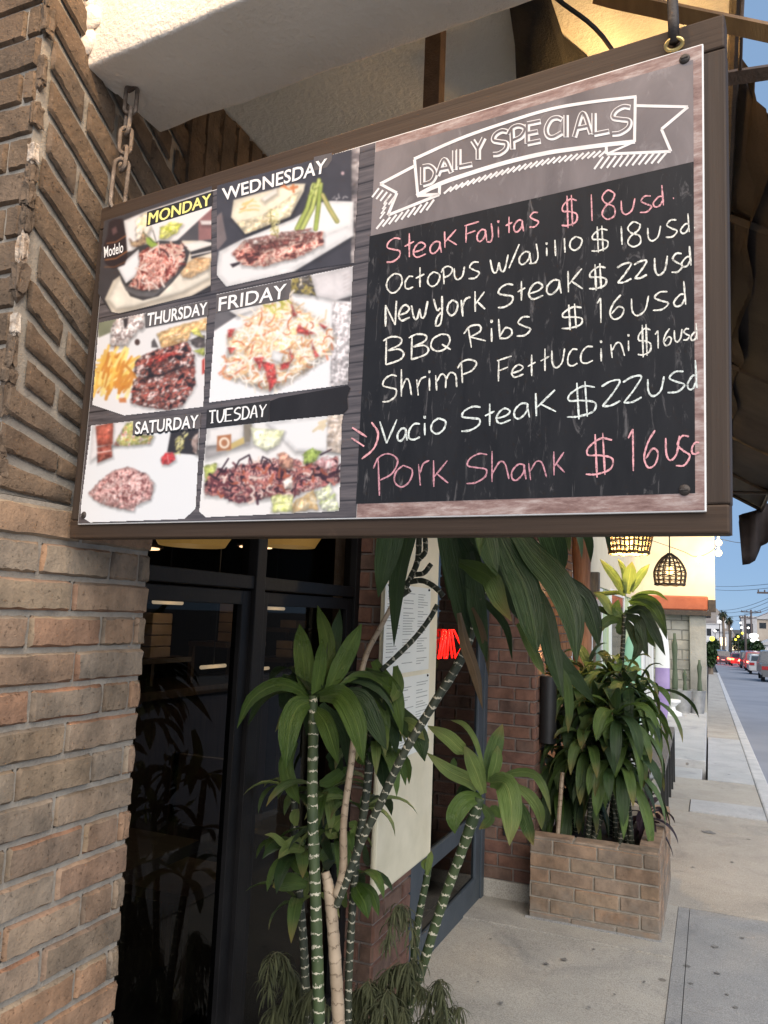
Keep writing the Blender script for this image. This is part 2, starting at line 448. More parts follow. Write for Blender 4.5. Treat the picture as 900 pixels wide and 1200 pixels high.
# ------------------------------------------------------------------ ground, sidewalk, road
def slab(mb, x0, x1, y0, y1, top, thick, n=1):
    ys = [y0 + (y1 - y0) * i / n for i in range(n + 1)]
    for a, b in zip(ys[:-1], ys[1:]):
        za, zb = top + gz(a), top + gz(b)
        vs = [(x0, a, za - thick), (x1, a, za - thick), (x1, b, zb - thick), (x0, b, zb - thick), (x0, a, za), (x1, a, za), (x1, b, zb), (x0, b, zb)]
        mb.add(vs, [(0, 3, 2, 1), (4, 5, 6, 7), (0, 1, 5, 4), (1, 2, 6, 5), (2, 3, 7, 6), (3, 0, 4, 7)])
mb = MB()
vs = []; fs = []
ys = [-60, -20, 3.5, 20, 60, 120, 200, 300, 500, 900, 2500]; xs = [-900, -60, -8, 60, 900]
for y in ys:
    for x in xs: vs.append((x, y, gz(min(y, 220)) - 0.30))
nx = len(xs)
fs = [(j * nx + i, j * nx + i + 1, (j + 1) * nx + i + 1, (j + 1) * nx + i) for j in range(len(ys) - 1) for i in range(nx - 1)]
mb.add(vs, fs); struct(mb.build('ground', 'earth'))
mb = MB(); slab(mb, 0.62, 8.2, -12, 220, -0.13, 0.1, 8)
struct(mb.build('road', 'asphalt'))
mb = MB(); slab(mb, 0.47, 0.615, -12, 9.0, 0.0, 0.25, 4); slab(mb, 0.47, 0.615, 9.01, 60, 0.0, 0.25, 8)
o = struct(mb.build('kerb', 'kerb')); bevel(o, 0.018)
mb = MB(); slab(mb, 8.2, 11, -12, 220, 0.0, 0.25, 8)
struct(mb.build('far_sidewalk', 'concrete_grey'))
J = 0.003
mb = MB()                                   # entrance slab in front of the door
slab(mb, -1.9, -0.190, 2.0, 4.268, 0.0, 0.12, 2); slab(mb, -3.2, -0.190, -3, 1.99, 0.0, 0.12)
slab(mb, -1.9, -0.19, 4.274, 4.80, 0.008, 0.12)
slab(mb, -1.2, -0.19, 4.803, 5.127, 0.0, 0.12)
struct(mb.build('entrance_slab', 'concrete'))
mb = MB()                                   # narrow band between the slabs
for a, b in ((-3, 1.2), (1.2 + J, 2.6), (2.6 + J, 3.45), (3.45 + J, 4.0), (4.0 + J, 4.45), (4.45 + J, 5.12)):
    slab(mb, -0.187, -0.128, a, b, 0.0, 0.12)
struct(mb.build('sidewalk_band', 'concrete_grey'))
mb = MB()
slab(mb, -0.1245, 0.462, -3, 3.72, 0.0, 0.12, 2); slab(mb, -0.1245, 0.462, 3.72 + J, 5.12, 0.0, 0.12)
struct(mb.build('sidewalk', 'concrete_grey'))
mb = MB()
slab(mb, -0.62, 0.462, 5.13, 7.35, 0.0, 0.12, 2)
slab(mb, -0.62, 0.462, 7.36, 8.05, 0.0, 0.12, 1)
slab(mb, -0.62, -0.20, 8.06, 8.70, 0.0, 0.12); slab(mb, -0.62, 0.462, 8.71, 10.1, 0.0, 0.12)
slab(mb, -0.05, 0.462, 15.0, 20, 0.0, 0.12, 2); slab(mb, -0.05, 0.462, 20.01, 60, 0.0, 0.12, 6)
struct(mb.build('sidewalk', 'concrete_far'))
mb = MB()
slab(mb, -0.19, 0.462, 8.065, 8.70, 0.006, 0.12)
slab(mb, -0.035, 0.462, 10.11, 14.99, 0.004, 0.12, 2)
struct(mb.build('sidewalk', 'concrete_pale'))

mb = MB()                                   # old gum and oil spots on the slabs
for (px, py, r_) in ((661, 1124, .014), (640, 1129, .012), (587, 1175, .010), (696, 1112, .007), (560, 1150, .006), (840, 1140, .012), (810, 1152, .009), (852, 1165, .008), (838, 1108, .016), (720, 1165, .006), (610, 1110, .006), (862, 1180, .010), (830, 975, .05), (858, 1010, .012), (812, 1016, .010), (690, 1180, .007), (575, 1100, .007), (870, 1098, .011), (755, 1150, .007), (846, 948, .06)):
    p = onZ(px, py, 0.0)
    for _ in range(3): p = onZ(px, py, gz(p.y) + .0042 + (.004 if 4.274 < p.y < 4.8 else 0))
    if 4.26 < p.y < 4.28: continue
    n_ = 14; ph = rng.random() * 6
    mb.add([(p.x + r_ * (1 + .3 * math.sin(k * 1.9 + ph)) * math.cos(2 * math.pi * k / n_), p.y + r_ * (1.2 + .3 * math.cos(k * 1.3 + ph)) * math.sin(2 * math.pi * k / n_), gz(p.y + r_ * 1.2 * math.sin(2 * math.pi * k / n_)) + .0042) for k in range(n_)], [tuple(range(n_))])
MAT['spot'] = noisy('spot', (.10, .098, .095), (.24, .235, .225), 60, .9, .2)
struct(mb.build('pavement_spots', 'spot'))

# ------------------------------------------------------------------ restaurant building
PX = -1.25                                  # street face of the pillar and of the piers
bld = thing('restaurant_building', 'brick restaurant front with pillar, dark glazed window and door under a stucco overhang', 'building', (PX, 2.6, 0))
# --- front brick pillar
mb = MB()
mb.box((PX - 0.6, 1.052, -0.2), (PX - 0.004, 1.496, 1.80))
back = mb.build('brick_pillar', 'mortar', bld)
mb = MB()
X1 = Vector((1, 0, 0)); Y_ = Vector((0, 1, 0)); Ym = Vector((0, -1, 0))
z = 0.02; k = 0
W0 = 1.500 - 1.048
while z < 1.79:
    zt = z + 0.0630
    p = lambda s_, zz: Vector((PX, 1.048 + s_, zz))
    if k % 2: cuts = [0, 0.225, W0]
    else: cuts = [0, 0.115, W0 - 0.135, W0 - 0.037, W0]
    sh = 0.03 * (rng.random() - .5)
    for a, b in zip(cuts[:-1], cuts[1:]):
        a2 = a + (sh if 0 < a < W0 - 0.05 else 0) + (0.0045 if a else 0); b2 = b + (sh if 0 < b < W0 - 0.05 else 0) - (0.0045 if b < W0 else 0)
        brick(mb, [p(a2, z), p(b2, z), p(b2, zt), p(a2, zt)], X1, 0.007, bev=0.005, jit=0.0022, nx=9, ny=3)
    # return faces
    for (yy, nn, sg) in ((1.048, Ym, 1), (1.500, Y_, -1)):
        xs_ = [PX, PX - 0.11, PX - 0.33, PX - 0.6] if k % 2 else [PX, PX - 0.22, PX - 0.44, PX - 0.6]
        for a, b in zip(xs_[:-1], xs_[1:]):
            q = [Vector((b + .0045, yy, z)), Vector((a, yy, z)), Vector((a, yy, zt)), Vector((b + .0045, yy, zt))]
            if nn is Y_: q = [q[1], q[0], q[3], q[2]]
            brick(mb, q, nn, 0.006, bev=0.005, jit=0.003, nx=5)
    z += 0.0742; k += 1
mb.build('brick', 'pillar_brick', back, smooth=40)
# --- fanned bricks of the arch springing above the pillar
mb = MB()
mb.box((PX - 0.6, 1.052, 1.802), (PX - 0.010, 1.93, 3.3))
arch = mb.build('brick_arch', 'mortar', bld)
mb = MB()
def ang(zl):
    return R_(np.interp(zl, [1.80, 1.92, 2.11, 2.22, 3.4], [-2, -13, -22, -32, -33]))
zl = 1.80; k = 0; Yc = 1.048
while zl < 3.75:
    a0 = ang(zl); st = 0.0745 / math.cos(a0); a1 = ang(zl + st)
    def L(s_, f):                                       # point along course: s = distance from the corner, f = 0 lower edge, 1 upper edge
        zz = (zl + 0.0105) * (1 - f) + (zl + st - 0.0105) * f
        aa = a0 * (1 - f) + a1 * f
        return Vector((PX, Yc + s_, zz + math.tan(aa) * s_))
    Wd = 0.49 if zl < 2.95 else 0.75
    cuts = [0.0, 0.12, 0.32, Wd] if k % 2 else [0.0, 0.21, 0.40, Wd]
    if zl < 1.87: cuts = [0, 0.19, 0.452]
    for i, (a, b) in enumerate(zip(cuts[:-1], cuts[1:])):
        j = rng.random() * .03
        aa = a + (0.006 + j if i else 0.0); bb = b - (0.006 - j if i < len(cuts) - 2 else 0)
        if i == 0 and 2.0 < zl < 2.75: aa += 0.02 + 0.03 * rng.random()          # spalled corner
        if zl + math.tan(a0) * aa > 3.28: continue
        brick(mb, [L(aa, 0), L(bb, 0), L(bb, 1), L(aa, 1)], X1, 0.0045, bev=0.005, jit=0.0022, nx=8, ny=3)
    zl += st; k += 1
for i in range(6):                                       # upright bricks at the crown
    y0 = 1.515 + i * 0.071
    zz = 2.60 + 0.02 * i
    brick(mb, [Vector((PX, y0, zz)), Vector((PX, y0 + .064, zz)), Vector((PX, y0 + .064, 2.995)), Vector((PX, y0, 2.995))], X1, 0.010, bev=0.005, jit=0.0012, nx=2, ny=4)
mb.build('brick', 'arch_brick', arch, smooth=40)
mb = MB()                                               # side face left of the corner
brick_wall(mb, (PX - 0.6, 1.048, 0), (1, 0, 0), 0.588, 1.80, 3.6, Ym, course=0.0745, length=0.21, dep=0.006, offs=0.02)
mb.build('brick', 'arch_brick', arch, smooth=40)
# broken corner: chips of brick and pale old mortar
from mathutils import noise as mn
zz = 1.83
while zz < 3.0:
    h = 0.030 + 0.045 * rng.random()
    w_ = 0.014 + 0.018 * rng.random()
    pale = rng.random() < 0.58
    if pale: w_ *= .75
    bm = bmesh.new()
    bmesh.ops.create_icosphere(bm, subdivisions=3, radius=1)
    sx, sy = 0.007 + .006 * rng.random(), w_ * .5
    ph = rng.random() * 20
    vs = []
    for v in bm.verts:
        c = v.co.normalized()
        q = Vector([math.copysign(abs(t) ** 0.5, t) for t in c])
        q *= 1 + 0.5 * mn.noise(c * 1.7 + Vector((ph, 0, 0))) + 0.3 * mn.noise(c * 5 + Vector((ph, 3, 0)))
        vs.append((PX - 0.006 + q.x * sx, 1.054 + q.y * sy, zz + h * .5 + q.z * h * .52))
    mb = MB(); mb.add(vs, [tuple(x.index for x in f.verts) for f in bm.faces]); bm.free()
    mb.build('old_mortar' if pale else 'broken_brick', 'pale_chip' if pale else 'arch_brick', arch)
    zz += h * (1.0 if rng.random() < .8 else 1.8)
# --- overhang slab, beam
mb = MB(); mb.box((-1.9, 1.42, 3.0), (0.09, 9.0, 3.22))
o = mb.build('overhang_slab', 'ceiling_stucco', bld)
bd = Vector((math.cos(R_(-5.6)), math.sin(R_(-5.6)), 0)); bn = Vector((-bd.y, bd.x, 0))
mb = MB()
b0 = Vector((PX - 0.012, 1.163, 2.768))
def BP(u, w, zz): return b0 + bd * u + bn * w + Vector((0, 0, zz))
nu, nw, nzz = 60, 10, 14
def facegrid(fn, na, nb, flip=False):
    vs = [fn(i / na, j / nb) for j in range(nb + 1) for i in range(na + 1)]
    f = [(j * (na + 1) + i, j * (na + 1) + i + 1, (j + 1) * (na + 1) + i + 1, (j + 1) * (na + 1) + i) for j in range(nb) for i in range(na)]
    mb.add([p + Vector((0, 0, 0.003 * mn.noise(p * 9))) + bn * 0.003 * mn.noise(p * 8 + Vector((5, 0, 0))) for p in vs], [t[::-1] for t in f] if flip else f)
BL_, BW, BH = 1.42, 0.247, 0.60
rb = 0.010
prof = [(0.0, BH)] + [(0.0, 0.05)] + [(rb - rb * math.cos(t), rb - rb * math.sin(t)) for t in np.linspace(0.05, math.pi / 2, 5)] + [(BW * .5, 0.0)] + [(BW - rb + rb * math.sin(t), rb - rb * math.cos(t)) for t in np.linspace(0, math.pi / 2, 5)] + [(BW, BH)]
vs = []; NU = 70
for i in range(NU + 1):
    u = BL_ * i / NU
    for (w, h) in prof:
        p = BP(u, w, h); e = 0.004 * mn.noise(p * 7) + 0.002 * mn.noise(p * 21)
        p += Vector((0, 0, e)) + bn * (0.004 * mn.noise(p * 6 + Vector((5, 1, 0))))
        if i == 0: p += bd * 0.012 * mn.noise(p * 20)
        vs.append(p)
n_ = len(prof)
mb.add(vs, [(i * n_ + k, (i + 1) * n_ + k, (i + 1) * n_ + k + 1, i * n_ + k + 1) for i in range(NU) for k in range(n_ - 1)] + [tuple(NU * n_ + k for k in range(n_))])
beam = mb.build('stucco_beam', 'stucco', bld, smooth=50)
mb = MB()                                              # torn plaster lip where the beam meets the brick
for i in range(9):
    c = b0 + Vector((0.008, -0.004, 0.06 + 0.055 * i))
    bm = bmesh.new(); bmesh.ops.create_icosphere(bm, subdivisions=2, radius=1)
    vs = [c + Vector((v.co.x * (.028 + .012 * math.sin(i * 2.1)), v.co.y * .012, v.co.z * .034)) * (1 + .3 * mn.noise(v.co * 2 + Vector((i * 3, 0, 0)))) for v in bm.verts]
    vs = [c + (p - c) for p in vs]
    mb.add(vs, [tuple(x.index for x in f.verts) for f in bm.faces]); bm.free()
mb.build('plaster_edge', 'stucco', beam, smooth=True)
# --- glazed window front
GX = -1.40
win = None
mb = MB()
mb.box((GX - .03, 1.40, .02), (GX + .03, 1.53, 2.62)); mb.box((GX - .03, 2.955, .02), (GX + .03, 3.0, 2.62))
mb.box((GX - .03, 2.17, .02), (GX + .035, 2.228, 2.62))
mb.box((GX - .028, 1.53, 1.662), (GX + .028, 2.17, 1.705)); mb.box((GX - .028, 2.228, 1.662), (GX + .028, 2.955, 1.705))
mb.box((GX - .028, 1.53, 2.58), (GX + .028, 2.955, 2.62)); mb.box((GX - .028, 1.53, .02), (GX + .028, 2.955, .12))
for (a, b) in ((1.53, 2.17), (2.228, 2.955)):           # door leaf stiles
    for y in (a, b - .05): mb.box((GX - .018, y, .12), (GX + .018, y + .05, 1.655))
    mb.box((GX - .017, a, 1.61), (GX + .017, b, 1.655))
win = mb.build('window', 'frame_black', bld); bevel(win, .003)
for (a, b, c, d) in ((1.56, 2.14, .1, 1.63), (2.26, 2.92, .1, 1.63), (1.52, 2.18, 1.69, 2.6), (2.22, 2.96, 1.69, 2.6)):
    mb = MB(); mb.add([(GX, a, c), (GX, b, c), (GX, b, d), (GX, a, d)], [(0, 1, 2, 3)]); mb.build('pane', 'transom_glass' if c > 1 else 'glass', win)
# --- room behind the glass
mb = MB()
def inner(a, b): mb.box(a, b)
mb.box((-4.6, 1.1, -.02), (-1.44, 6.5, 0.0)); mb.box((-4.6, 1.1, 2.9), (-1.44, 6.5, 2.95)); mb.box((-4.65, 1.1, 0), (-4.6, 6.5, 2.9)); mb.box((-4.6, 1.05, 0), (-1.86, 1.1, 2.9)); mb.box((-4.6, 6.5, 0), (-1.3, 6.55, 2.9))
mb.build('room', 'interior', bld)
# --- brick pier carrying the menu panel
mb = MB(); mb.box((GX - .1, 3.006, -.2), (PX - .005, 3.40, 3.0)); pier = mb.build('brick_pier', 'dark_mortar', bld)
mb = MB(); brick_wall(mb, (PX - .17, 3.0, 0), (1, 0, 0), .168, -.15, 2.98, Ym, dep=.006)
brick_wall(mb, (PX, 3.0, 0), (0, 1, 0), .41, -.15, 2.98, X1, dep=.006)
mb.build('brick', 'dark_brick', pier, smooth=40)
# --- door
DX = -1.258
mb = MB()
mb.box((DX - .04, 3.415, -.03), (DX + .012, 3.475, 2.3)); mb.box((DX - .04, 4.60, -.06), (DX + .012, 4.665, 2.3)); mb.box((DX - .04, 3.475, 2.22), (DX + .012, 4.6, 2.3))
door = mb.build('door', 'frame_blue', bld); bevel(door, .003)
mb = MB()
zb = -.012
for (a, b) in ((3.48, 3.60), (4.50, 4.595)): mb.box((DX - .022, a, zb - .02), (DX + .004, b, 2.21))
mb.box((DX - .022, 3.60, zb - .02), (DX + .004, 4.50, .115)); mb.box((DX - .022, 3.60, .385), (DX + .004, 4.50, .47)); mb.box((DX - .022, 3.60, 2.12), (DX + .004, 4.50, 2.21))
lf = mb.build('door_leaf', 'frame_blue', door); bevel(lf, .004)
for (c, d) in ((.10, .40), (.46, 2.14)):
    mb = MB(); mb.add([(DX - .01, 3.59, c), (DX - .01, 4.51, c), (DX - .01, 4.51, d), (DX - .01, 3.59, d)], [(0, 1, 2, 3)]); mb.build('pane', 'door_glass', door)
mb = MB(); mb.box((DX - .02, 3.42, -.1), (DX + .045, 4.665, -.028)); mb.build('threshold', 'rust_red', door)
mb = MB(); mb.box((DX - .1, 3.42, 2.3), (DX + .02, 4.665, 3.0)); mb.build('lintel', 'dark_mortar', bld)
# --- brick column past the door
CY = 4.68
mb = MB(); mb.box((-1.6, CY + .005, -.2), (-.965, CY + .3, 3.0)); mb.box((-1.8, 4.672, -.1), (-1.3, CY + .005, 3.0)); colm = mb.build('brick_column', 'dark_mortar', bld)
mb = MB(); brick_wall(mb, (-1.27, CY, 0), (1, 0, 0), .31, .075, 2.98, Ym, dep=.006, length=.185)
brick_wall(mb, (-.96, CY, 0), (0, 1, 0), .30, .075, 2.98, X1, dep=.006, length=.185)
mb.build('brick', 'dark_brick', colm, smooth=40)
mb = MB(); mb.box((-1.27, CY - .012, -.1), (-.952, CY + .3, .072)); o = mb.build('plinth', 'concrete', colm); bevel(o, .008)
mb = MB(); mb.box((-1.136, CY - .022, .33), (-1.106, CY - .004, .40)); o = mb.build('outlet_box', 'black_paint', colm); bevel(o, .004)
# --- brick wall beyond the column, warm light put into its colour
mb = MB(); mb.box((-1.7, 4.99, -.3), (-1.215, 7.58, 3.0)); wb = mb.build('side_wall', 'dark_mortar', bld)
mb = MB(); brick_wall(mb, (-1.21, 4.985, 0), (0, 1, 0), 2.58, .0, 2.98, X1, dep=.006)
mb.build('brick', 'warm_lit_brick', wb, smooth=40)

mb = MB(); mb.box((-4.7, .99, -.2), (-1.853, 1.045, 3.6)); mb.build('front_wall', 'stucco', bld)
# things seen through the window
def lit(x, y, z, r, n='ceiling_lamp', lab=None, power=1.2, grp='lamps inside the dark dining room'):
    t = thing(n, lab, 'lamp', (x, y, z), grp)
    mb = MB(); mb.lathe((x, y, z), [(r, 0), (r, .012), (r * .8, .03), (.01, .05)], 16); mb.build('lamp_shade', 'interior_wood', t)
    mb = MB(); mb.lathe((x, y, z - .006), [(r * .85, 0), (r * .85, .005)], 16); mb.build('diffuser', 'inner_glow', t)
    l = D.lights.new('lamp_light', 'POINT'); l.energy = power; l.color = (1, .7, .4); l.shadow_soft_size = .05
    lo = D.objects.new('lamp_light', l); COL.objects.link(lo); lo.location = (x, y, z - .06); lo.parent = t; lo.matrix_parent_inverse = t.matrix_basis.inverted()
MAT['inner_glow'] = emit_mat('inner_glow', (1, .68, .38), 2.0)
lit(-2.35, 2.75, 1.85, .10, lab='flat warm ceiling lamp seen through the left window pane', power=.3)
lit(-2.6, 4.1, 1.98, .12, lab='flat warm ceiling lamp seen through the pane beside the green rosette', power=.35)
# bar counter and shelves
t = thing('bar_counter', 'dark bar counter in the room behind the glass', 'counter', (-3.2, 3.4, 0))
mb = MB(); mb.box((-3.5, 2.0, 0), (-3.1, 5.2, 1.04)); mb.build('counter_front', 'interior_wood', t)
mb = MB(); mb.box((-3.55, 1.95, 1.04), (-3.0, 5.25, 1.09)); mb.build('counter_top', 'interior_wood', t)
t = thing('bottle_shelf', 'dark wall shelf with a few bottles behind the bar', 'shelf', (-4.5, 3.8, 1.2))
mb = MB()
for z in (1.25, 1.6): mb.box((-4.58, 2.6, z), (-4.35, 5.4, z + .025))
mb.build('shelf_board', 'interior_wood', t)
MAT['bottle_glass'] = noisy('bottle_glass', (.18, .08, .02), (.32, .16, .05), 3, .25, 0)
for i in range(12):
    y = 2.75 + i * .22; z = 1.275 if i % 2 else 1.625
    mb = MB(); mb.lathe((-4.46, y, z), [(.036, 0), (.038, .01), (.038, .17), (.014, .22), (.014, .29), (.016, .30)], 10)
    tag(mb.build('bottle', 'bottle_glass', None, True), 'brown bottle standing on the shelf behind the bar', 'bottle', 'bottles behind the bar')
t = thing('added_glow_shade', 'added glowing wicker shade for the gold strip in the left transom pane', 'lamp', (-1.9, 2.3, 2.1), 'added glow shades inside')
MAT['wicker_glow'] = emit_mat('wicker_glow', (1.0, .58, .16), .13)  # shades added to glow as the gold strips in the transom panes
def inglow(t, x, y, z):
    mb = MB(); mb.lathe((x, y, z), [(.12, 0), (.15, .05), (.15, .1), (.05, .2)], 20); mb.build('lamp_shade', 'wicker_glow', t)
    mb = MB(); mb.tube([(x, y, z + .2), (x, y, 2.9)], .006, 6); mb.build('cord', 'black_paint', t)
p = onX(225, 640, -1.75); inglow(t, *p)
t2 = thing('added_glow_shade', 'added glowing wicker shade for the gold strip in the right transom pane', 'lamp', (-1.9, 3.1, 2.1), 'added glow shades inside')
p = onX(338, 641, -1.75); inglow(t2, *p)
MAT['strip_glow'] = emit_mat('strip_glow', (1.0, .76, .48), .45)
MAT['carton'] = noisy('carton', (.42, .28, .16), (.55, .38, .24), 8, .8, 0)
for (px, py, lab) in ((197, 706, 'thin lit lamp tube seen high behind the left glass door'), (322, 713, 'thin lit lamp tube seen just left of the top leaf of the rosette'), (250, 781, 'thin lit lamp tube low behind the left glass door'), (303, 784, 'thin lit lamp tube by the middle door stile')):
    p = onX(px, py, -2.9); t = thing('tube_lamp', lab, 'lamp', p, 'small tube lamps in the dining room')
    mb = MB(); mb.tube([p + Vector((0, -.13, 0)), p + Vector((0, .13, 0))], .012, 8); mb.build('tube', 'strip_glow', t, True)
    mb = MB(); mb.tube([p + Vector((0, 0, .0)), (p.x, p.y, 2.9)], .004, 6); mb.build('cord', 'black_paint', t)
    l = D.lights.new('lamp_light', 'POINT'); l.energy = .22; l.color = (1, .75, .45); l.shadow_soft_size = .05
    lo = D.objects.new('lamp_light', l); COL.objects.link(lo); lo.location = p + Vector((.12, 0, -.03)); lo.parent = t; lo.matrix_parent_inverse = t.matrix_basis.inverted()
for i, (px, py, n_) in enumerate(((275, 752, 4), (345, 736, 1), (340, 770, 2), (178, 770, 4))):
    p = onX(px, py, -3.05 if i else -3.02)
    mb = MB(); mb.box((p.x - .2, p.y - .25, p.z - .03), (p.x + .1, p.y + .25, p.z)); mb.box((p.x - .2, p.y - .24, 0.0), (p.x - .17, p.y - .21, p.z - .03)); mb.box((p.x - .2, p.y + .21, 0.0), (p.x - .17, p.y + .24, p.z - .03))
    tag(mb.build('stand', 'interior_wood'), ['dark stand under the stack of four cartons by the door stile', 'dark stand under the single carton', 'dark stand under the stack of two cartons', 'dark stand under the stack of four cartons at the far left glass'][i], 'stand')
    for k in range(n_):
        mb = MB(); mb.box((p.x - .08, p.y - .09, p.z + .001 + k * .066), (p.x + .06, p.y + .09, p.z + .062 + k * .066)); o = mb.build('carton', 'carton'); bevel(o, .004)
        tag(o, 'small tan carton stacked on a dark stand inside the window', 'carton', 'cartons inside the window')
# chairs and a table in the room
MAT['chair_wood'] = noisy('chair_wood', (.09, .055, .035), (.15, .09, .055), 6, .5, .1)
t = thing('dining_table', 'dark dining table just inside the window', 'table', (-2.1, 2.2, 0))
mb = MB(); mb.box((-2.45, 1.8, .70), (-1.75, 2.5, .74)); mb.build('table_top', 'interior_wood', t)
mb = MB(); mb.lathe((-2.1, 2.15, 0), [(.22, 0), (.22, .03), (.04, .06), (.04, .70)], 12); mb.build('table_base', 'black_paint', t)
def chair(lab, x, y, rz):
    t = thing('dining_chair', lab, 'chair', (x, y, 0), 'chairs inside the window')
    Mx = Matrix.Translation((x, y, 0)) @ Matrix.Rotation(rz, 4, 'Z')
    def bx(a, b, name):
        mb = MB(); mb.box(a, b, rot=Mx); mb.build(name, 'chair_wood', t)
    bx((-.2, -.2, .43), (.2, .2, .47), 'seat'); bx((-.2, .17, .62), (.2, .20, .92), 'backrest')
    for a in (-.19, .16):
        bx((a, -.19, 0), (a + .03, -.16, .43), 'leg'); bx((a, .17, 0), (a + .03, .20, .92), 'leg')
chair('wooden chair on the near side of the table inside', -2.1, 1.62, R_(180)); chair('wooden chair on the far side of the table inside', -2.1, 2.85, R_(0))

# ------------------------------------------------------------------ menu panel with paper menus
mp_ = thing('menu_panel', 'cream menu panel with two printed paper menus fixed to the brick pier', 'menu board', (PX + .02, 3.3, 1.2))
MXf = PX + .030
mb = MB(); mb.box((PX + .004, 2.93, .487), (MXf, 3.60, 2.10)); o = mb.build('panel', 'menu_cream', mp_); bevel(o, .01)
def sheet(pts, rows, lab):
    P = [onX(x, y, MXf + .003) for x, y in pts]
    y0 = min(p.y for p in P); y1 = max(p.y for p in P); z0 = min(p.z for p in P); z1 = max(p.z for p in P)
    mb = MB(); mb.box((MXf + .001, y0, z0), (MXf + .003, y1, z1)); sh = mb.build('paper_menu', 'paper', mp_, label=lab)
    mb = MB()
    for c in range(3):
        ya = y0 + .025 + c * (y1 - y0) * .325
        z = z1 - .035
        while z > z0 + .03:
            if rng.random() < .85:
                w = (y1 - y0) * (.10 + .17 * rng.random())
                mb.add([(MXf + .0034, ya, z), (MXf + .0034, ya + w, z), (MXf + .0034, ya + w, z + .0035), (MXf + .0034, ya, z + .0035)], [(0, 1, 2, 3)])
            z -= .0115 if rng.random() < .85 else .02
    mb.build('print', 'ink', sh)
    mb = MB()
    for yy in (y0 + .03, y1 - .03): mb.sphere((MXf + .005, yy, z1 - .008), .006, 8)
    mb.build('pin', 'black_paint', sh)
sheet([(452, 690), (505, 690), (502, 784), (450, 784)], 20, 'upper paper menu')
sheet([(449, 798), (503, 795), (500, 876), (447, 885)], 18, 'lower paper menu')
# ------------------------------------------------------------------ neon sign on the door glass
mb = MB()
NXp = DX + .020
def nz_(x, y): return onX(420 + x * .17778, 620 + y * .17778, NXp)
for st in ([(527, 855), (558, 668)], [(543, 850), (576, 668)], [(558, 668), (576, 668)], [(576, 668), (566, 848)], [(596, 668), (584, 848)], [(566, 848), (584, 848)], [(596, 668), (618, 848)], [(614, 668), (640, 848)], [(596, 668), (630, 668)], [(630, 668), (682, 780)], [(682, 780), (640, 850)]):
    mb.tube([nz_(*p) for p in st], .0052, 8)
t = thing('neon_sign', 'small red neon sign glowing on the dark door glass', 'neon sign', nz_(600, 760))
mb.build('neon_tube', 'neon', t, True)
mb = MB(); a = nz_(530, 720); b = nz_(660, 820)
mb.box((NXp - .018, a.y, a.z - .004), (NXp - .009, b.y, a.z + .004)); mb.box((NXp - .018, a.y, b.z - .004), (NXp - .009, b.y, b.z + .004)); mb.build('mounting_bar', 'black_paint', t)
# ------------------------------------------------------------------ black cylinder wall lamp
wl = thing('wall_lamp', 'black cylinder wall lamp on the brick column above the planter', 'wall lamp', (-.92, 4.77, 1.05))
mb = MB(); mb.lathe((-.905, 4.80, .862), [(.045, 0), (.050, .003), (.050, .395), (.046, .398), (.040, .385)], 24); mb.build('lamp_body', 'black_paint', wl, 40)
mb = MB(); mb.box((-.962, 4.775, 1.03), (-.94, 4.825, 1.09)); mb.build('bracket', 'black_paint', wl)
mb = MB(); mb.lathe((-.905, 4.80, 1.246), [(.039, 0), (.039, .004)], 16); mb.build('lens', 'bulb', wl)
l = D.lights.new('lamp_light', 'SPOT'); l.energy = 6; l.color = (1, .72, .38); l.spot_size = R_(70); l.shadow_soft_size = .03
lo = D.objects.new('lamp_light', l); COL.objects.link(lo); lo.location = (-.905, 4.80, 1.27); lo.rotation_euler = (R_(180), 0, 0); lo.parent = wl; lo.matrix_parent_inverse = wl.matrix_basis.inverted()

# ------------------------------------------------------------------ brick planter
pl = thing('brick_planter', 'low tan brick planter box beside the sidewalk, full of dracaena', 'planter', (-.6, 5.0, 0))
mb = MB()
pa, pb, p0, p1, pt = -.93, -.26, 4.455, 5.62, .405
mb.box((pa, p0, -.2), (pb, p0 + .10, pt)); mb.box((pb - .10, p0 + .10, -.2), (pb, p1, pt)); mb.box((pa, p1 - .1, -.2), (pb - .1, p1, pt))
mb.build('wall', 'mortar', pl)
mb = MB()
brick_wall(mb, (pa, p0 - .005, 0), (1, 0, 0), pb - pa + .005, -.055, pt, Ym, course=.0765, length=.235, dep=.005, nx=6)
brick_wall(mb, (pb + .005, p0 - .005, 0), (0, 1, 0), p1 - p0, -.055, pt, X1, course=.0765, length=.235, dep=.005)
x = pa
while x < pb - .02:                                      # coping bricks laid flat
    b = min(x + .228, pb + .005)
    brick(mb, [Vector((x, p0 - .005, pt)), Vector((b, p0 - .005, pt)), Vector((b, p0 + .105, pt)), Vector((x, p0 + .105, pt))], Vector((0, 0, 1)), .008); x += .236
y = p0 + .112
while y < p1:
    b = min(y + .228, p1)
    brick(mb, [Vector((pb - .105, y, pt)), Vector((pb + .005, y, pt)), Vector((pb + .005, b, pt)), Vector((pb - .105, b, pt))], Vector((0, 0, 1)), .008); y += .236
mb.build('brick', 'planter_brick', pl, smooth=40)
mb = MB(); mb.box((pa, p0 + .1, -.1), (pb - .1, p1 - .1, .30)); mb.build('soil', 'soil', pl)
mb = MB(); mb.box((pa - .02, p0 - .018, -.14), (pb + .014, p0 - .004, -.01)); mb.build('footing', 'concrete_grey', pl)
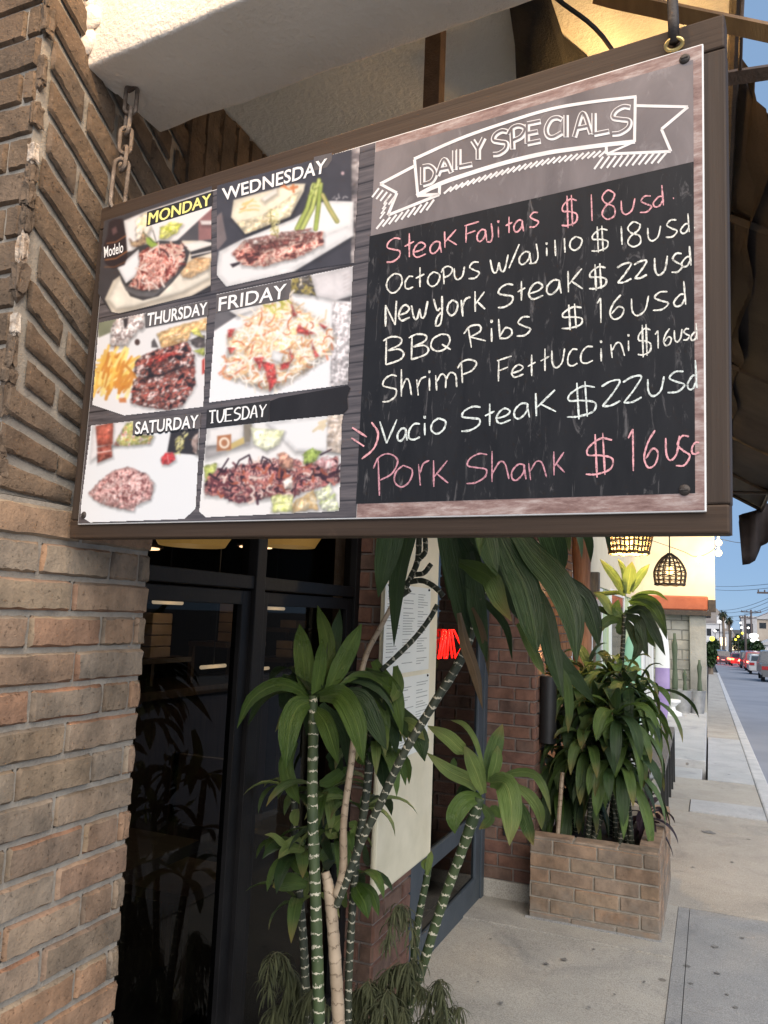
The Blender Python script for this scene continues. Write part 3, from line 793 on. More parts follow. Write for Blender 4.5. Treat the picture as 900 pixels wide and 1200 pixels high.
# plant bed in front of the window (below the picture)
bed = thing('plant_bed', 'low brick bed in front of the window holding the tall dracaenas', 'planter', (-1.0, 2.0, 0))
mb = MB(); mb.box((-1.24, 1.56, -.05), (-.72, 2.42, .20)); o = mb.build('bed_wall', 'dark_brick', bed); bevel(o, .006)
mb = MB(); mb.box((-1.19, 1.61, .19), (-.77, 2.37, .215)); mb.build('soil', 'soil', bed)

# ------------------------------------------------------------------ hanging menu sign
SBL = Vector((-1.196, 1.2098, 1.7565)); SBR = Vector((0.0, 1.0702, 1.746))
su = (SBR - SBL).normalized(); sn = Vector((su.y, -su.x, 0)).normalized(); sv = su.cross(sn) * -1
if sv.z < 0: sv = -sv
SW, SH = (SBR - SBL).length, 0.662
sign = thing('hanging_sign', 'large wooden-framed daily specials menu sign hanging from the stucco beam by a chain', 'sign', SBL)
sm = Matrix((su, -sn, sv)).transposed().to_4x4(); sm.translation = SBL
sign.matrix_basis = sm
smi = sm.inverted()
def S(px, py, off=0.0):
    """point of the sign face (off = height above its front) seen at photo pixel"""
    r = ray(px, py); o = SBL + sn * off
    return CAM + r * ((o - CAM).dot(sn) / r.dot(sn))
def SL(px, py):                                           # in the sign's own coordinates
    return smi @ S(px, py)
def wood(name, a, b_, stretch=(1.5, 60, 60), bs=.3):
    m, n, l, b = new_mat(name)
    tc = n.new('ShaderNodeTexCoord'); mp = n.new('ShaderNodeMapping'); mp.inputs['Scale'].default_value = stretch
    l.new(tc.outputs['Object'], mp.inputs[0])
    f = noise(n, l, mp.outputs[0], 1.0, 6, .65)
    r = ramp(n, [(.3, a), (.72, b_)]); l.new(f, r.inputs[0])
    f2 = noise(n, l, tc.outputs['Object'], 9, 5, .7)
    r2 = ramp(n, [(.62, (0, 0, 0)), (.78, (1, 1, 1))]); l.new(f2, r2.inputs[0])
    k = n.new('ShaderNodeMath'); k.operation = 'MULTIPLY'; k.inputs[1].default_value = .35; l.new(r2.outputs[0], k.inputs[0])
    c = mixc(n, l, k.outputs[0], r.outputs[0], (b_[0] * 1.9, b_[1] * 1.9, b_[2] * 1.9, 1))
    l.new(c, b.inputs['Base Color']); b.inputs['Roughness'].default_value = .65
    b.inputs['Specular IOR Level'].default_value = .3
    bump(n, l, f, b, bs, .004); return m
MAT['wood_frame'] = wood('wood_frame', (.036, .022, .014), (.075, .048, .031))
MAT['wood_frame_v'] = wood('wood_frame_v', (.036, .024, .017), (.070, .049, .036), (60, 60, 1.5))
def smb(name, mats, mb, parent=sign, smooth=False, label=None):
    """mesh given in the sign's coordinates"""
    me_v = [sm @ Vector(p) for p in mb.v]; mb.v = me_v
    o = mb.build(name, mats, None, smooth, label)
    o.data.transform(smi)
    o.parent = parent
    if parent is not sign: pass
    return o
fx0, fx1 = smi @ S(83, 632, 0), smi @ S(855, 615, 0)
ft0, ft1 = smi @ S(105, 254, 0), smi @ S(848, 17, 0)
xl, xr, zb_, zt_ = -0.030, SW + .027, -0.027, SH + .040
mb = MB(); mb.box((xl, .012, zb_), (xr, .036, zt_)); b_o = smb('backing_board', 'wood_frame', mb)
fr = []
mb = MB(); mb.box((xl, 0.001, SH - .01), (xr, .036, zt_ + .001)); o = smb('frame_rail', 'wood_frame', mb); bevel(o, .003)
mb = MB(); mb.box((xl, 0.001, zb_ - .001), (xr, .036, .01)); o = smb('frame_rail', 'wood_frame', mb); bevel(o, .003)
mb = MB(); mb.box((xl - .001, 0.002, .0105), (.01, .037, SH - .0105)); o = smb('frame_stile', 'wood_frame_v', mb); bevel(o, .003)
mb = MB(); mb.box((SW - .01, 0.002, .0105), (xr + .001, .037, SH - .0105)); o = smb('frame_stile', 'wood_frame_v', mb); bevel(o, .003)
MAT['pvc_white'] = noisy('pvc_white', (.76, .75, .73), (.82, .81, .79), 8, .5, .0)
mb = MB(); mb.box((0, -.0045, 0), (SW, .0015, SH)); panel = smb('panel', 'pvc_white', mb); bevel(panel, .0012, 2)
PF = 0.0045
def flat(mb, pts, lay, mi=0):
    """flat printed patch: pts in photo pixels, lay = layer above the panel"""
    y = -(PF + lay)
    P = [SL(*p) for p in pts]
    mb.add([(p.x, y, p.z) for p in P], [tuple(range(len(P)))], mi)
def flatuv(mb, pts, lay, mi=0):
    mb.add([(u, -(PF + lay), v) for u, v in pts], [tuple(range(len(pts)))], mi)
# print materials
def plank_print():
    m, n, l, b = new_mat('plank_print')
    tc = n.new('ShaderNodeTexCoord'); sp = n.new('ShaderNodeSeparateXYZ'); l.new(tc.outputs['Object'], sp.inputs[0])
    mp = n.new('ShaderNodeMapping'); mp.inputs['Scale'].default_value = (8, 1, 130); l.new(tc.outputs['Object'], mp.inputs[0])
    f = noise(n, l, mp.outputs[0], 1.0, 6, .65)
    r = ramp(n, [(.3, srgb(62, 58, 60)), (.72, srgb(112, 104, 104))]); l.new(f, r.inputs[0])
    md = n.new('ShaderNodeMath'); md.operation = 'FRACT'; ml = n.new('ShaderNodeMath'); ml.operation = 'MULTIPLY'; ml.inputs[1].default_value = 34
    l.new(sp.outputs[2], ml.inputs[0]); l.new(ml.outputs[0], md.inputs[0])
    rr = ramp(n, [(.05, (.35, .35, .35)), (.14, (1, 1, 1))]); l.new(md.outputs[0], rr.inputs[0])
    l.new(mixc(n, l, 1.0, r.outputs[0], rr.outputs[0], 'MULTIPLY'), b.inputs['Base Color'])
    b.inputs['Roughness'].default_value = .35; return m
MAT['plank_print'] = plank_print()
def slate(name, a, c_, sc, smear, rough=.4, streak=(3, 1, 1.2)):
    m, n, l, b = new_mat(name)
    tc = n.new('ShaderNodeTexCoord'); mp = n.new('ShaderNodeMapping'); mp.inputs['Scale'].default_value = streak; l.new(tc.outputs['Object'], mp.inputs[0])
    f = noise(n, l, mp.outputs[0], sc, 7, .62, .8)
    r = ramp(n, [(.3, a), (.75, c_)]); l.new(f, r.inputs[0])
    f2 = noise(n, l, mp.outputs[0], sc * 2.4, 6, .7, 1.5)
    r2 = ramp(n, [(.58, (0, 0, 0)), (.85, (1, 1, 1))]); l.new(f2, r2.inputs[0])
    k = n.new('ShaderNodeMath'); k.operation = 'MULTIPLY'; k.inputs[1].default_value = smear; l.new(r2.outputs[0], k.inputs[0])
    l.new(mixc(n, l, k.outputs[0], r.outputs[0], (.62, .58, .57, 1)), b.inputs['Base Color'])
    b.inputs['Roughness'].default_value = rough; b.inputs['Specular IOR Level'].default_value = .3; return m
MAT['header_print'] = slate('header_print', srgb(98, 91, 91), srgb(138, 129, 128), 2.4, .5)
MAT['board_print'] = slate('board_print', srgb(26, 25, 26), srgb(40, 39, 40), 3.2, .34, .42, (7, 1, 1.6))
MAT['board_black'] = slate('board_black', srgb(36, 34, 36), srgb(44, 42, 44), 4, .03, .5)
def redwood():
    m, n, l, b = new_mat('redwood_print')
    tc = n.new('ShaderNodeTexCoord')
    mp = n.new('ShaderNodeMapping'); mp.inputs['Scale'].default_value = (14, 1, 60); l.new(tc.outputs['Object'], mp.inputs[0]); f = noise(n, l, mp.outputs[0], 1, 7, .75, .2)
    r = ramp(n, [(.36, srgb(112, 84, 77)), (.5, srgb(148, 122, 114)), (.66, srgb(190, 174, 167))]); l.new(f, r.inputs[0])
    l.new(r.outputs[0], b.inputs['Base Color']); b.inputs['Roughness'].default_value = .4; return m
MAT['redwood_print'] = redwood()
MAT['redwood_dark'] = slate('redwood_dark', srgb(92, 62, 58), srgb(126, 90, 84), 9, .25)
MAT['tag_grey'] = slate('tag_grey', srgb(88, 84, 84), srgb(108, 102, 102), 9, .1)
MAT['tag_dark'] = slate('tag_dark', srgb(44, 42, 42), srgb(58, 55, 55), 9, .1)
MAT['print_white'] = noisy('print_white', srgb(238, 236, 232)[:3], srgb(248, 246, 243)[:3], 30, .4, 0)
MAT['print_yellow'] = noisy('print_yellow', srgb(236, 226, 120)[:3], srgb(246, 238, 150)[:3], 30, .4, 0)
MAT['print_black'] = noisy('print_black', srgb(30, 28, 28)[:3], srgb(40, 38, 38)[:3], 30, .4, 0)
MAT['banner_white'] = noisy('banner_white', srgb(226, 220, 216)[:3], srgb(244, 240, 236)[:3], 40, .45, 0)
# u of the line between the photo half and the board half
uM = SL(430, 400).x
mb = MB(); e = .002
flatuv(mb, [(e, e), (uM, e), (uM, SH - e), (e, SH - e)], .0004); smb('plank_print', 'plank_print', mb)
mb = MB(); flatuv(mb, [(uM + .0005, e), (SW - e, e), (SW - e, SH - e), (uM + .0005, SH - e)], .0004); smb('border_print', 'redwood_print', mb)
uA, uB = SL(440, 250).x, SL(814, 300).x
vT, vB = SL(640, 134).z, SL(640, 584).z
vT = SH - .021; vH = SL(620, 236).z
mb = MB(); flatuv(mb, [(uA - .004, vH), (uB, vH), (uB, vT), (uA - .004, vT)], .0008); smb('header_print', 'header_print', mb)
mb = MB(); flatuv(mb, [(uA - .006, vB), (uB, vB), (uB, vH - .0002), (uA - .006, vH - .0002)], .0008); smb('chalkboard', 'board_print', mb)
mb = MB(); flatuv(mb, [(uM - .004, e), (uA - .008, e), (uA - .008, SH - e), (uM - .004, SH - e)], .0006); smb('border_print', 'redwood_dark', mb)

# --- printed food photographs: each a fine coloured mesh, painted in photo pixel coordinates
def vnoise(X, Y, sc, seed, sx=1.0):
    r = np.random.RandomState(seed); G = r.rand(64, 64)
    x = X / sc * sx; y = Y / sc; xi = np.floor(x).astype(int); yi = np.floor(y).astype(int)
    fx = x - xi; fy = y - yi; fx = fx * fx * (3 - 2 * fx); fy = fy * fy * (3 - 2 * fy)
    g = lambda a, b: G[b % 64, a % 64]
    return (g(xi, yi) * (1 - fx) + g(xi + 1, yi) * fx) * (1 - fy) + (g(xi, yi + 1) * (1 - fx) + g(xi + 1, yi + 1) * fx) * fy
def fbm(X, Y, sc, seed, sx=1.0):
    return .5 * vnoise(X, Y, sc, seed, sx) + .3 * vnoise(X, Y, sc / 2.1, seed + 1, sx) + .2 * vnoise(X, Y, sc / 4.3, seed + 2, sx)
class Photo:
    def __init__(s, quad, crop, base):
        """quad: outline in photo px; crop = (x0, y0, scale): all paint calls use zoomed-crop coordinates"""
        s.q = np.array(quad, float); s.c = crop
        s.st = 0.72
        x0, y0 = s.q.min(0) - 1; x1, y1 = s.q.max(0) + 1
        s.nx = int((x1 - x0) / s.st); s.ny = int((y1 - y0) / s.st)
        gx = x0 + np.arange(s.nx + 1) * s.st; gy = y0 + np.arange(s.ny + 1) * s.st
        s.PX, s.PY = np.meshgrid(gx, gy)
        s.X = (s.PX - crop[0]) / crop[2]; s.Y = (s.PY - crop[1]) / crop[2]
        s.C = np.ones(s.X.shape + (3,)) * np.array(base, float)
        s.seed = int(x0 * 7 + y0)
    def sdf(s, pts, X=None, Y=None):
        X = s.X if X is None else X; Y = s.Y if Y is None else Y
        P = np.array(pts, float); d = np.full(X.shape, 1e9); ins = np.zeros(X.shape, bool)
        for (ax, ay), (bx, by) in zip(P, np.roll(P, -1, 0)):
            ex, ey = bx - ax, by - ay; t = np.clip(((X - ax) * ex + (Y - ay) * ey) / (ex * ex + ey * ey + 1e-9), 0, 1)
            d = np.minimum(d, np.hypot(X - ax - t * ex, Y - ay - t * ey))
            c = ((ay > Y) != (by > Y)) & (X < ex * (Y - ay) / (ey + 1e-12) + ax); ins ^= c
        return np.where(ins, -d, d)
    def put(s, a, col):
        col = np.array(col, float)
        s.C = s.C * (1 - a[..., None]) + col * a[..., None]
    def poly(s, pts, col, soft=4, wob=0, alpha=1.0):
        X, Y = s.X, s.Y
        if wob: X = X + (fbm(X, Y, 30, s.seed) - .5) * wob * 2; Y = Y + (fbm(s.X, s.Y, 30, s.seed + 9) - .5) * wob * 2
        if alpha == 1.0 and min(col) > 150:                # soft contact shade under pale dishes in the print
            ds = s.sdf(pts, X - 5, Y - 14); s.C = s.C * (1 - .38 * np.clip(.5 - ds / 34, 0, 1))[..., None]
        d = s.sdf(pts, X, Y); a = np.clip(.5 - d / max(soft, 7), 0, 1) * alpha
        edge = .86 + .14 * np.clip(-d / 26, 0, 1) if min(col) > 150 else np.ones_like(d)
        cc = np.array(col, float) * edge[..., None]
        s.C = s.C * (1 - a[..., None]) + cc * a[..., None]; return d
    def ell(s, c, rx, ry, col, rot=0, soft=4, alpha=1.0):
        ca, sa = math.cos(rot), math.sin(rot); dx, dy = s.X - c[0], s.Y - c[1]
        u = (dx * ca + dy * sa) / rx; v = (-dx * sa + dy * ca) / ry
        d = (np.hypot(u, v) - 1) * min(rx, ry); s.put(np.clip(.5 - d / soft, 0, 1) * alpha, col)
    def stroke(s, pts, w, col, soft=4, alpha=1.0):
        d = np.full(s.X.shape, 1e9)
        for (ax, ay), (bx, by) in zip(pts[:-1], pts[1:]):
            ex, ey = bx - ax, by - ay; t = np.clip(((s.X - ax) * ex + (s.Y - ay) * ey) / (ex * ex + ey * ey + 1e-9), 0, 1)
            d = np.minimum(d, np.hypot(s.X - ax - t * ex, s.Y - ay - t * ey))
        s.put(np.clip(.5 - (d - w / 2) / soft, 0, 1) * alpha, col)
    def meat(s, pts, cols, sc=26, soft=8, wob=10, rot=0.0, sx=1.0, contrast=1.6):
        X = s.X * math.cos(rot) + s.Y * math.sin(rot); Y = -s.X * math.sin(rot) + s.Y * math.cos(rot)
        s.seed += 13
        f = np.clip((fbm(X, Y, sc, s.seed, sx) - .5) * contrast + .5, 0, .999) * (len(cols) - 1)
        k = f.astype(int); t = (f - k)[..., None]; cc = np.array(cols, float)
        col = cc[k] * (1 - t) + cc[k + 1] * t
        wx = s.X + (fbm(s.X, s.Y, 26, s.seed + 3) - .5) * wob * 2; wy = s.Y + (fbm(s.X, s.Y, 26, s.seed + 5) - .5) * wob * 2
        d = s.sdf(pts, wx, wy)
        ds = s.sdf(pts, wx - 4, wy - 12); s.C = s.C * (1 - .42 * np.clip(.5 - ds / 30, 0, 1))[..., None]
        a = np.clip(.5 - d / max(soft, 9), 0, 1)[..., None]
        yy = (s.Y - min(q[1] for q in pts)) / (max(q[1] for q in pts) - min(q[1] for q in pts) + 1)
        relief = fbm(s.X + 9, s.Y + 13, sc * 1.5, s.seed + 21) - fbm(s.X, s.Y, sc * 1.5, s.seed + 21)
        shade = (.84 + .22 * np.clip(-d / 28, 0, 1)) * (1.10 - .22 * np.clip(yy, 0, 1)) + 1.1 * np.clip(relief, -.2, .2)
        col = col * shade[..., None] + (np.clip(fbm(s.X, s.Y, sc * .8, s.seed + 31) - .66, 0, 1) * 220)[..., None]
        s.C = s.C * (1 - a) + col * a
    def strands(s, pts, n, cols, ln=60, w=8, bend=.6, rs=1, ang=None):
        r = random.Random(rs); P = np.array(pts); x0, y0 = P.min(0); x1, y1 = P.max(0); k = 0
        while k < n:
            x, y = r.uniform(x0, x1), r.uniform(y0, y1)
            if s_in(pts, x, y):
                a = r.uniform(0, 6.28) if ang is None else ang + r.gauss(0, .35)
                L = ln * r.uniform(.5, 1.2); b = r.uniform(-bend, bend)
                pp = [(x + L * (t - .5) * math.cos(a + b * t), y + L * (t - .5) * math.sin(a + b * t)) for t in (0, .33, .66, 1)]
                s.stroke(pp, w * r.uniform(.6, 1.3), r.choice(cols), 4, .9); k += 1
    def build(s, label):
        lum = .88 + .24 * fbm(s.PX, s.PY, 14, s.seed + 77)
        s.C = s.C * np.where(s.C.mean(2) < 225, lum, 1.0)[..., None]
        for _ in range(3):                                 # soften like a printed photograph
            q = np.pad(s.C, ((1, 1), (1, 1), (0, 0)), 'edge')
            s.C = (q[:-2, 1:-1] + q[2:, 1:-1] + q[1:-1, :-2] + q[1:-1, 2:] + 2 * q[1:-1, 1:-1]) / 6
        a = s.sdf(s.q, s.PX, s.PY) <= 0
        nx = s.nx + 1
        idx = np.arange(s.X.size).reshape(s.X.shape)
        keep = a[:-1, :-1] & a[1:, :-1] & a[:-1, 1:] & a[1:, 1:]
        F_ = np.stack([idx[1:, :-1][keep], idx[1:, 1:][keep], idx[:-1, 1:][keep], idx[:-1, :-1][keep]], 1)
        rd = np.array(cd)[None, None] + np.array(cx)[None, None] * ((s.PX - 450) / F)[..., None] - np.array(cu)[None, None] * ((s.PY - 600) / F)[..., None]
        o = np.array(SBL); nn = np.array(sn); t = ((o - np.array(CAM)) @ nn) / (rd @ nn)
        Wp = np.array(CAM) + rd * t[..., None]
        mi = np.array(smi); L = Wp @ mi[:3, :3].T + mi[:3, 3]
        L[..., 1] = -(PF + .0012)
        used = np.unique(F_); rm = np.zeros(s.X.size, int); rm[used] = np.arange(len(used))
        V = L.reshape(-1, 3)[used]; F2 = rm[F_]; C2 = np.clip(s.C.reshape(-1, 3)[used] * .90 + 22, 0, 248) / 255
        C2 = np.where(C2 <= .04045, C2 / 12.92, ((C2 + .055) / 1.055) ** 2.4)
        me = D.meshes.new('food_photo'); me.vertices.add(len(V)); me.vertices.foreach_set('co', V.ravel())
        me.loops.add(F2.size); me.loops.foreach_set('vertex_index', F2.ravel().astype(np.int32))
        me.polygons.add(len(F2)); me.polygons.foreach_set('loop_start', np.arange(0, F2.size, 4, dtype=np.int32))
        at = me.color_attributes.new('print', 'FLOAT_COLOR', 'POINT')
        at.data.foreach_set('color', np.concatenate([C2, np.ones((len(C2), 1))], 1).ravel())
        me.update(calc_edges=True); me.materials.append(MAT['photo_print'])
        ob = D.objects.new('food_photo', me); COL.objects.link(ob); ob.parent = sign; ob['label'] = label
        return ob
def s_in(pts, x, y):
    c = False; n = len(pts)
    for i in range(n):
        (ax, ay), (bx, by) = pts[i], pts[(i + 1) % n]
        if (ay > y) != (by > y) and x < (bx - ax) * (y - ay) / (by - ay + 1e-12) + ax: c = not c
    return c
m, n, l, b = new_mat('photo_print')
vc = n.new('ShaderNodeVertexColor'); vc.layer_name = 'print'
hs = n.new('ShaderNodeHueSaturation'); hs.inputs['Value'].default_value = .93; l.new(vc.outputs[0], hs.inputs['Color'])
l.new(hs.outputs[0], b.inputs['Base Color']); b.inputs['Roughness'].default_value = .35; b.inputs['Specular IOR Level'].default_value = .35
MAT['photo_print'] = m
WHT = (240, 236, 230)
# Monday: skillet of meat on a wooden board, beer bottle, white dishes
p = Photo([(124, 260), (251, 219), (249.5, 343), (143, 369), (132, 367), (117, 345)], (110, 210, 1 / 6), (52, 48, 50))
p.poly([(225, 300), (380, 235), (860, 80), (840, 330), (600, 440), (250, 520)], (236, 230, 226), 6)
p.poly([(600, 440), (750, 300), (860, 260), (860, 440), (700, 450)], (70, 66, 68), 6)
p.poly([(750, 300), (850, 210), (860, 430), (750, 440)], (140, 95, 92), 8); p.poly([(760, 300), (855, 300), (850, 330), (770, 330)], (226, 214, 210), 8)
p.meat([(480, 350), (560, 310), (640, 320), (600, 380), (520, 430), (475, 430)], [(160, 165, 40), (205, 205, 90), (236, 232, 160)], 22, 5, 8)
p.meat([(310, 280), (390, 240), (420, 360), (380, 420), (310, 430)], [(226, 214, 190), (240, 230, 214), (214, 196, 150)], 40)
p.meat([(262, 420), (290, 450), (340, 430), (360, 370), (400, 440), (340, 490), (280, 480)], [(90, 60, 55), (190, 160, 120), (120, 85, 75)], 20, 5, 5)
p.poly([(92, 850), (150, 720), (260, 640), (640, 440), (780, 440), (870, 470), (860, 740), (700, 830), (300, 930), (150, 960)], (228, 214, 192), 5)
p.poly([(112, 850), (180, 720), (300, 650), (640, 600), (830, 560), (830, 700), (640, 800), (300, 900), (170, 920)], (236, 226, 208), 20)
p.meat([(620, 640), (720, 560), (840, 560), (820, 640), (700, 700), (640, 700)], [(206, 160, 110), (222, 186, 140), (196, 146, 96)], 30, 12, 8, .3, .3)
p.poly([(640, 470), (760, 440), (880, 460), (700, 520)], (240, 234, 226), 5)
p.poly([(690, 520), (860, 470), (860, 520), (700, 570)], (46, 42, 42), 5); p.stroke([(700, 545), (860, 510)], 10, (220, 212, 206))
p.poly([(185, 640), (215, 560), (330, 480), (480, 440), (620, 450), (690, 520), (660, 620), (560, 740), (470, 830), (360, 860), (270, 830), (215, 740)], (54, 50, 50), 5)
p.poly([(200, 700), (240, 760), (330, 790), (420, 795), (520, 740), (640, 620), (630, 650), (520, 770), (430, 835), (320, 830), (240, 790)], (92, 88, 88), 6)
p.poly([(180, 630), (330, 500), (345, 590), (310, 690), (240, 740)], (238, 236, 236), 5)
MT = [(96, 40, 34), (170, 84, 72), (214, 150, 132), (236, 210, 196), (150, 62, 54), (222, 178, 160)]
p.meat([(330, 520), (400, 490), (520, 460), (640, 470), (660, 560), (590, 680), (470, 780), (350, 790), (255, 760), (300, 700), (340, 600)], MT, 24, 6, 10, contrast=2.3)
p.strands([(350, 500), (650, 470), (640, 640), (480, 770), (300, 760)], 46, [(232, 208, 194), (206, 140, 122), (120, 46, 40), (240, 226, 214), (60, 30, 30)], 70, 11, rs=4)
p.strands([(540, 470), (640, 480), (640, 600), (580, 640)], 9, [(244, 232, 220), (210, 170, 150)], 110, 13, .5, 5, 1.0)
p.poly([(380, 420), (410, 415), (465, 470), (420, 490), (385, 460)], (150, 176, 70), 5); p.stroke([(440, 455), (360, 380)], 5, (60, 70, 40)); p.stroke([(450, 440), (430, 370)], 5, (60, 60, 50))
p.poly([(92, 600), (80, 480), (110, 400), (120, 310), (150, 290), (215, 285), (240, 400), (250, 560), (230, 610), (150, 640)], (34, 24, 26), 5)
p.poly([(140, 360), (170, 340), (180, 380), (150, 400)], (90, 62, 62), 12); p.stroke([(105, 460), (170, 450), (240, 405)], 5, (190, 110, 60)); p.stroke([(95, 575), (170, 565), (248, 515)], 6, (200, 120, 60)); p.stroke([(90, 625), (160, 625), (235, 590)], 4, (160, 92, 50))
p.build('printed photo of meat in a black skillet with a dark beer bottle')
# Wednesday: steak with asparagus
p = Photo([(256, 219), (424, 174), (417, 310), (343, 321), (267, 338), (256, 324)], (250, 170, .2), (56, 54, 60))
p.meat([(820, -10), (900, -10), (880, 900), (815, 900)], [(74, 70, 72), (110, 100, 100), (190, 180, 175)], 40, 6, 3, sx=.3)
p.poly([(0, 450), (60, 400), (90, 560), (40, 620), (0, 600)], (110, 98, 98), 8)
p.poly([(115, 430), (130, 330), (480, 235), (550, 235), (540, 280), (460, 430), (200, 530)], (238, 226, 200), 5)
p.meat([(150, 460), (300, 420), (520, 270), (460, 425), (200, 530)], [(226, 206, 160), (240, 228, 196), (214, 188, 134)], 30, 8, 5, 1.2, 2)
p.strands([(140, 350), (250, 310), (250, 390), (160, 390)], 8, [(214, 140, 60), (236, 200, 130)], 60, 9, rs=2, ang=-.3); p.strands([(400, 250), (490, 240), (480, 290)], 5, [(206, 120, 70)], 36, 12, rs=3)
p.poly([(290, 320), (380, 260), (385, 290), (310, 340)], (245, 238, 226), 6)
p.poly([(45, 630), (180, 560), (480, 440), (640, 345), (700, 335), (832, 340), (830, 540), (480, 750), (90, 840), (25, 770)], (240, 238, 236), 5)
p.poly([(45, 640), (180, 575), (480, 600), (800, 480), (820, 535), (480, 740), (100, 830), (40, 770)], (228, 226, 226), 40, alpha=.6)
for q, c in (([(500, 500), (560, 380), (600, 240)], (176, 190, 92)), ([(530, 500), (590, 380), (630, 215)], (196, 206, 110)), ([(610, 500), (625, 380), (640, 240)], (160, 176, 80)), ([(650, 300), (690, 380), (735, 455)], (190, 178, 110))):
    p.stroke(q, 27, (110, 120, 50), 5); p.stroke(q, 17, c, 6)
p.strands([(570, 230), (650, 210), (640, 300), (580, 320)], 12, [(120, 130, 60), (206, 214, 130), (90, 100, 50)], 34, 7, rs=8, ang=1.8)
ST = [(70, 36, 34), (176, 96, 84), (226, 170, 150), (240, 212, 196), (150, 70, 62), (232, 190, 170)]
p.meat([(120, 640), (190, 570), (300, 560), (500, 520), (655, 515), (655, 590), (520, 660), (300, 720), (180, 715)], ST, 30, 7, 9, -.2, .7, 2.2)
p.meat([(230, 600), (420, 560), (640, 515), (560, 570), (400, 600), (270, 640)], [(60, 32, 32), (150, 84, 74), (90, 48, 44), (220, 190, 174)], 22, 12, 9, contrast=2.2)
p.meat([(190, 565), (410, 520), (590, 495), (560, 520), (400, 548), (240, 590)], [(240, 236, 230), (120, 74, 66), (225, 205, 196)], 26, 8, 6)
p.poly([(110, 705), (170, 690), (165, 705), (125, 725)], (40, 30, 34), 5)
p.strands([(330, 380), (390, 390), (400, 560), (350, 530)], 40, [(130, 120, 60), (190, 180, 110), (216, 208, 150)], 22, 6, rs=11); p.stroke([(345, 400), (355, 480), (385, 550)], 5, (130, 120, 70))
p.strands([(690, 310), (800, 300), (800, 325), (700, 330)], 6, [(210, 205, 205)], 24, 5, rs=3); p.ell((768, 175), 9, 10, (214, 180, 184), soft=8)
p.build('printed photo of grilled steak with asparagus on a white plate')
# Thursday: ribs with fries
p = Photo([(118, 379), (247, 352), (246, 352), (241, 478), (148, 488), (110.5, 475.5)], (100, 345, 1 / 6), (234, 230, 228))
p.poly([(90, 200), (230, 170), (300, 170), (200, 270), (110, 310)], (120, 122, 96), 10); p.poly([(430, 140), (890, 40), (890, 160), (440, 245)], (92, 88, 88), 4)
p.meat([(195, 250), (230, 180), (430, 140), (430, 240), (380, 260), (300, 370), (190, 370)], [(240, 234, 230), (190, 165, 155), (244, 240, 236), (120, 100, 96), (236, 226, 222)], 34, 6, 8)
p.poly([(280, 180), (315, 170), (310, 230), (290, 250)], (50, 44, 46), 6); p.poly([(480, 340), (500, 315), (530, 380), (480, 380)], (80, 74, 74), 5); p.ell((380, 342), 18, 22, (70, 50, 46))
p.meat([(520, 280), (620, 240), (870, 170), (870, 260), (760, 270), (740, 330), (560, 400)], [(206, 160, 96), (230, 196, 140), (186, 136, 80), (240, 220, 184)], 40, 6, 8, 1.3, 2)
p.meat([(740, 330), (850, 290), (860, 380), (790, 380)], [(70, 62, 60), (100, 90, 88)], 30)
p.meat([(750, 260), (800, 240), (850, 310), (790, 290)], [(214, 206, 80), (236, 230, 140)], 20); p.meat([(770, 400), (850, 380), (850, 440), (800, 420)], [(206, 210, 110), (150, 160, 60)], 20)
p.poly([(835, 470), (855, 450), (855, 560), (835, 570)], (180, 60, 50), 6)
p.strands([(90, 470), (220, 430), (350, 460), (340, 680), (200, 690), (80, 650)], 70, [(246, 206, 96), (236, 176, 70), (214, 140, 50), (250, 226, 150), (200, 120, 40)], 140, 22, .3, 6, -.7)
p.strands([(90, 470), (220, 430), (350, 460), (340, 680), (200, 690), (80, 650)], 26, [(250, 222, 130), (240, 186, 80), (206, 130, 50)], 150, 20, .2, 16, -1.4)
p.poly([(250, 735), (300, 730), (305, 765), (255, 765)], (200, 120, 70), 8)
RB = [(30, 24, 26), (74, 44, 42), (132, 62, 52), (196, 110, 92), (44, 32, 34), (226, 196, 188)]
p.meat([(350, 660), (350, 620), (420, 560), (600, 560), (780, 500), (790, 640), (700, 790), (600, 820), (480, 800), (330, 775)], RB, 26, 6, 10, -.4, .8, 2.6)
p.meat([(360, 560), (370, 470), (430, 430), (560, 380), (730, 340), (785, 440), (780, 500), (600, 570), (430, 600)], RB, 26, 6, 10, -.5, .7, 2.6)
p.meat([(430, 470), (620, 390), (690, 420), (560, 480), (450, 520)], [(160, 40, 34), (206, 80, 60), (120, 34, 32), (232, 150, 130)], 26, 20, 10, -.4, .5)
p.strands([(380, 480), (720, 350), (780, 500), (440, 590)], 40, [(20, 18, 20), (230, 214, 208), (30, 22, 24)], 32, 7, rs=21, ang=-.6)
p.strands([(340, 640), (780, 560), (700, 780), (350, 770)], 46, [(28, 22, 24), (226, 196, 188), (190, 60, 50)], 34, 7, rs=22, ang=-.6)
p.stroke([(430, 590), (560, 570), (700, 510)], 12, (24, 18, 20), 12)
p.build('printed photo of glazed ribs with french fries')
